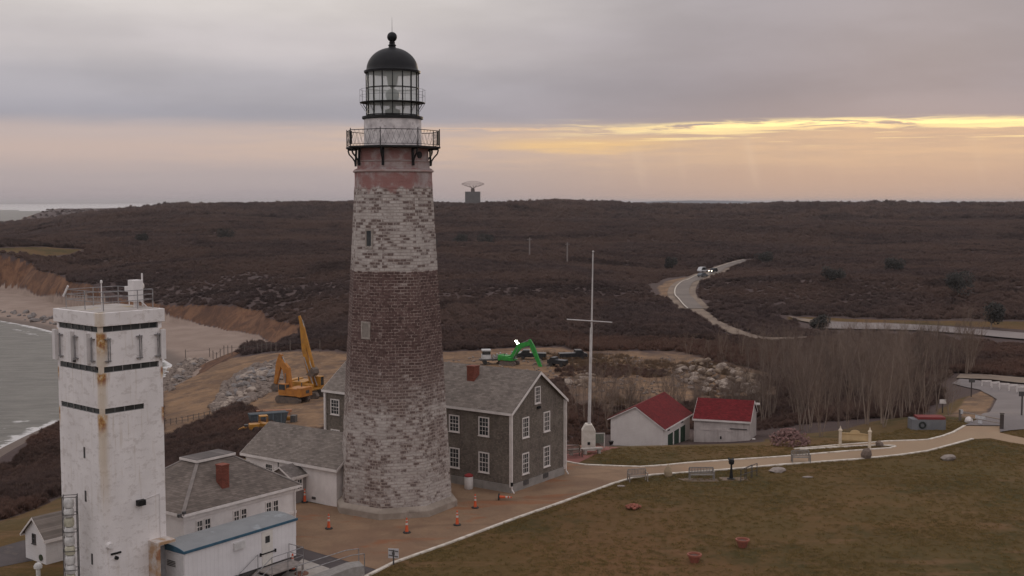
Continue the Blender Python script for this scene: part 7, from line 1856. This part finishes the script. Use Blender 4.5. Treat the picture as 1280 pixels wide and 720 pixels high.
# ---- stones
stone_cols = [mat('pale_rock', (0.40, 0.33, 0.27), (0.22, 0.17, 0.14), 1.1, 0.9, 0.4, 5, c3=(0.20, 0.16, 0.14)), mat('tan_rock', (0.24, 0.175, 0.12), (0.16, 0.115, 0.085), 1.1, 0.9, 0.4, 5), mat('grey_rock', (0.235, 0.21, 0.195), (0.17, 0.15, 0.14), 1.1, 0.9, 0.4, 5)]
rock_p = []
for k in range(9):
    mb = MB(); rockmesh(mb, (0, 0, 0.1), (1.0, 0.8, 0.62), 500 + k); me_o = mb.build('boulder', stone_cols[k % 3]); rock_p.append(me_o)
used_p = set()
def put_rocks(poly, n_, smin, smax, label, group, seed, cols=(0, 1, 2), heap=0.0):
    r = random.Random(seed); P_ = gpoly(*poly); xs = [p[0] for p in P_]; ys = [p[1] for p in P_]; k = 0
    cx, cy = sum(xs) / len(xs), sum(ys) / len(ys)
    while k < n_:
        c = (r.uniform(min(xs), max(xs)), r.uniform(min(ys), max(ys)))
        sd_ = sdist(np.array([c]), P_)[0]
        if sd_ > 0: continue
        k += 1; i = r.choice([j for j in range(9) if j % 3 in cols])
        if i in used_p: o = rock_p[i].copy(); COL.objects.link(o)
        else: o = rock_p[i]; used_p.add(i)
        s_ = r.uniform(smin, smax) * (1.0 if r.random() > 0.15 else 1.5)
        o.location = (c[0], c[1], hz(*c) + s_ * 0.12 + heap * min(1, -sd_ / 4) * r.uniform(0.2, 1)); o.rotation_euler = (r.uniform(-.4, .4), r.uniform(-.4, .4), r.uniform(0, 6.28)); o.scale = (s_, s_, s_ * r.uniform(.7, 1.1))
        tag(o, label, 'boulder', group)
put_rocks([(846, 466), (862, 456), (905, 458), (950, 476), (966, 496), (930, 500), (880, 490), (862, 482)], 85, 0.5, 1.15, 'angular tan rock in the big rubble pile behind the far red roofed shed', 'rocks of the rubble pile', 1, (0, 1), 1.6)
put_rocks([(268, 506), (285, 482), (318, 462), (345, 455), (352, 468), (325, 492), (300, 506), (276, 514)], 95, 0.4, 0.95, 'pale quarried rock on the bank between the haul road and the yellow excavators', 'quarried rocks on the bank', 2, (0, 2), 0.8)
put_rocks([(206, 476), (214, 460), (238, 452), (256, 450), (240, 464), (218, 484)], 45, 0.45, 0.95, 'grey armour rock above the beach right of the watch tower', 'armour rocks above the beach', 4, (0, 2), 0.5)
put_rocks([(702, 478), (716, 470), (742, 468), (742, 480), (720, 488)], 16, 0.6, 1.2, 'pale rock on the bare ground just left of the flagpole', 'rocks behind the flagpole', 5, (0, 1))
put_rocks([(0, 394), (0, 385), (70, 398), (75, 410), (40, 402)], 30, 0.5, 1.3, 'dark wet boulder on the far beach at the left edge', 'boulders along the far beach', 6, (2,))
for i in range(9):
    if i not in used_p: bpy.data.objects.remove(rock_p[i])
def rubble(name, poly, n_, smin, smax, seed):
    r = np.random.default_rng(seed); P_ = np.array(gpoly(*poly)); lo_, hi_ = P_.min(0), P_.max(0); q = r.uniform(lo_, hi_, (n_ * 4, 2)); q = q[sdist(q, P_) < 0][:n_]
    scatter(name, q, H(q), r.uniform(smin, smax, len(q)), rubble_forms, 0.0, 0.6)
rubble('bank_rubble', [(262, 512), (280, 480), (315, 458), (350, 450), (356, 470), (325, 498), (300, 510), (276, 520)], 1400, 0.5, 1.6, 1)
rubble('pile_rubble', [(842, 466), (862, 454), (905, 456), (952, 474), (968, 498), (930, 502), (880, 492), (858, 484)], 330, 0.3, 1.1, 2)
rubble('shore_rubble', [(200, 490), (208, 465), (232, 450), (262, 448), (240, 468), (215, 492)], 900, 0.5, 1.6, 3)
rubble('yard_rubble', [(560, 446), (700, 446), (840, 446), (900, 456), (820, 500), (730, 500), (560, 470)], 500, 0.25, 0.9, 4)

# ------------------------------------------------------------------ the air
def haze():
    m = bpy.data.materials.new('haze_air'); m.use_nodes = True; t = NT(m.node_tree); t.n.clear()
    o_ = t.new('ShaderNodeOutputMaterial'); v = t.new('ShaderNodeVolumePrincipled')
    v.inputs['Color'].default_value = (0.86, 0.84, 0.86, 1); v.inputs['Density'].default_value = 0.00005; v.inputs['Anisotropy'].default_value = 0.2
    t.l.new(v.outputs[0], o_.inputs['Volume'])
    o = MB().box(-76000, 76000, -76000, 76000, -63, 54).build('haze', m); tag(o, kind='stuff')
haze()
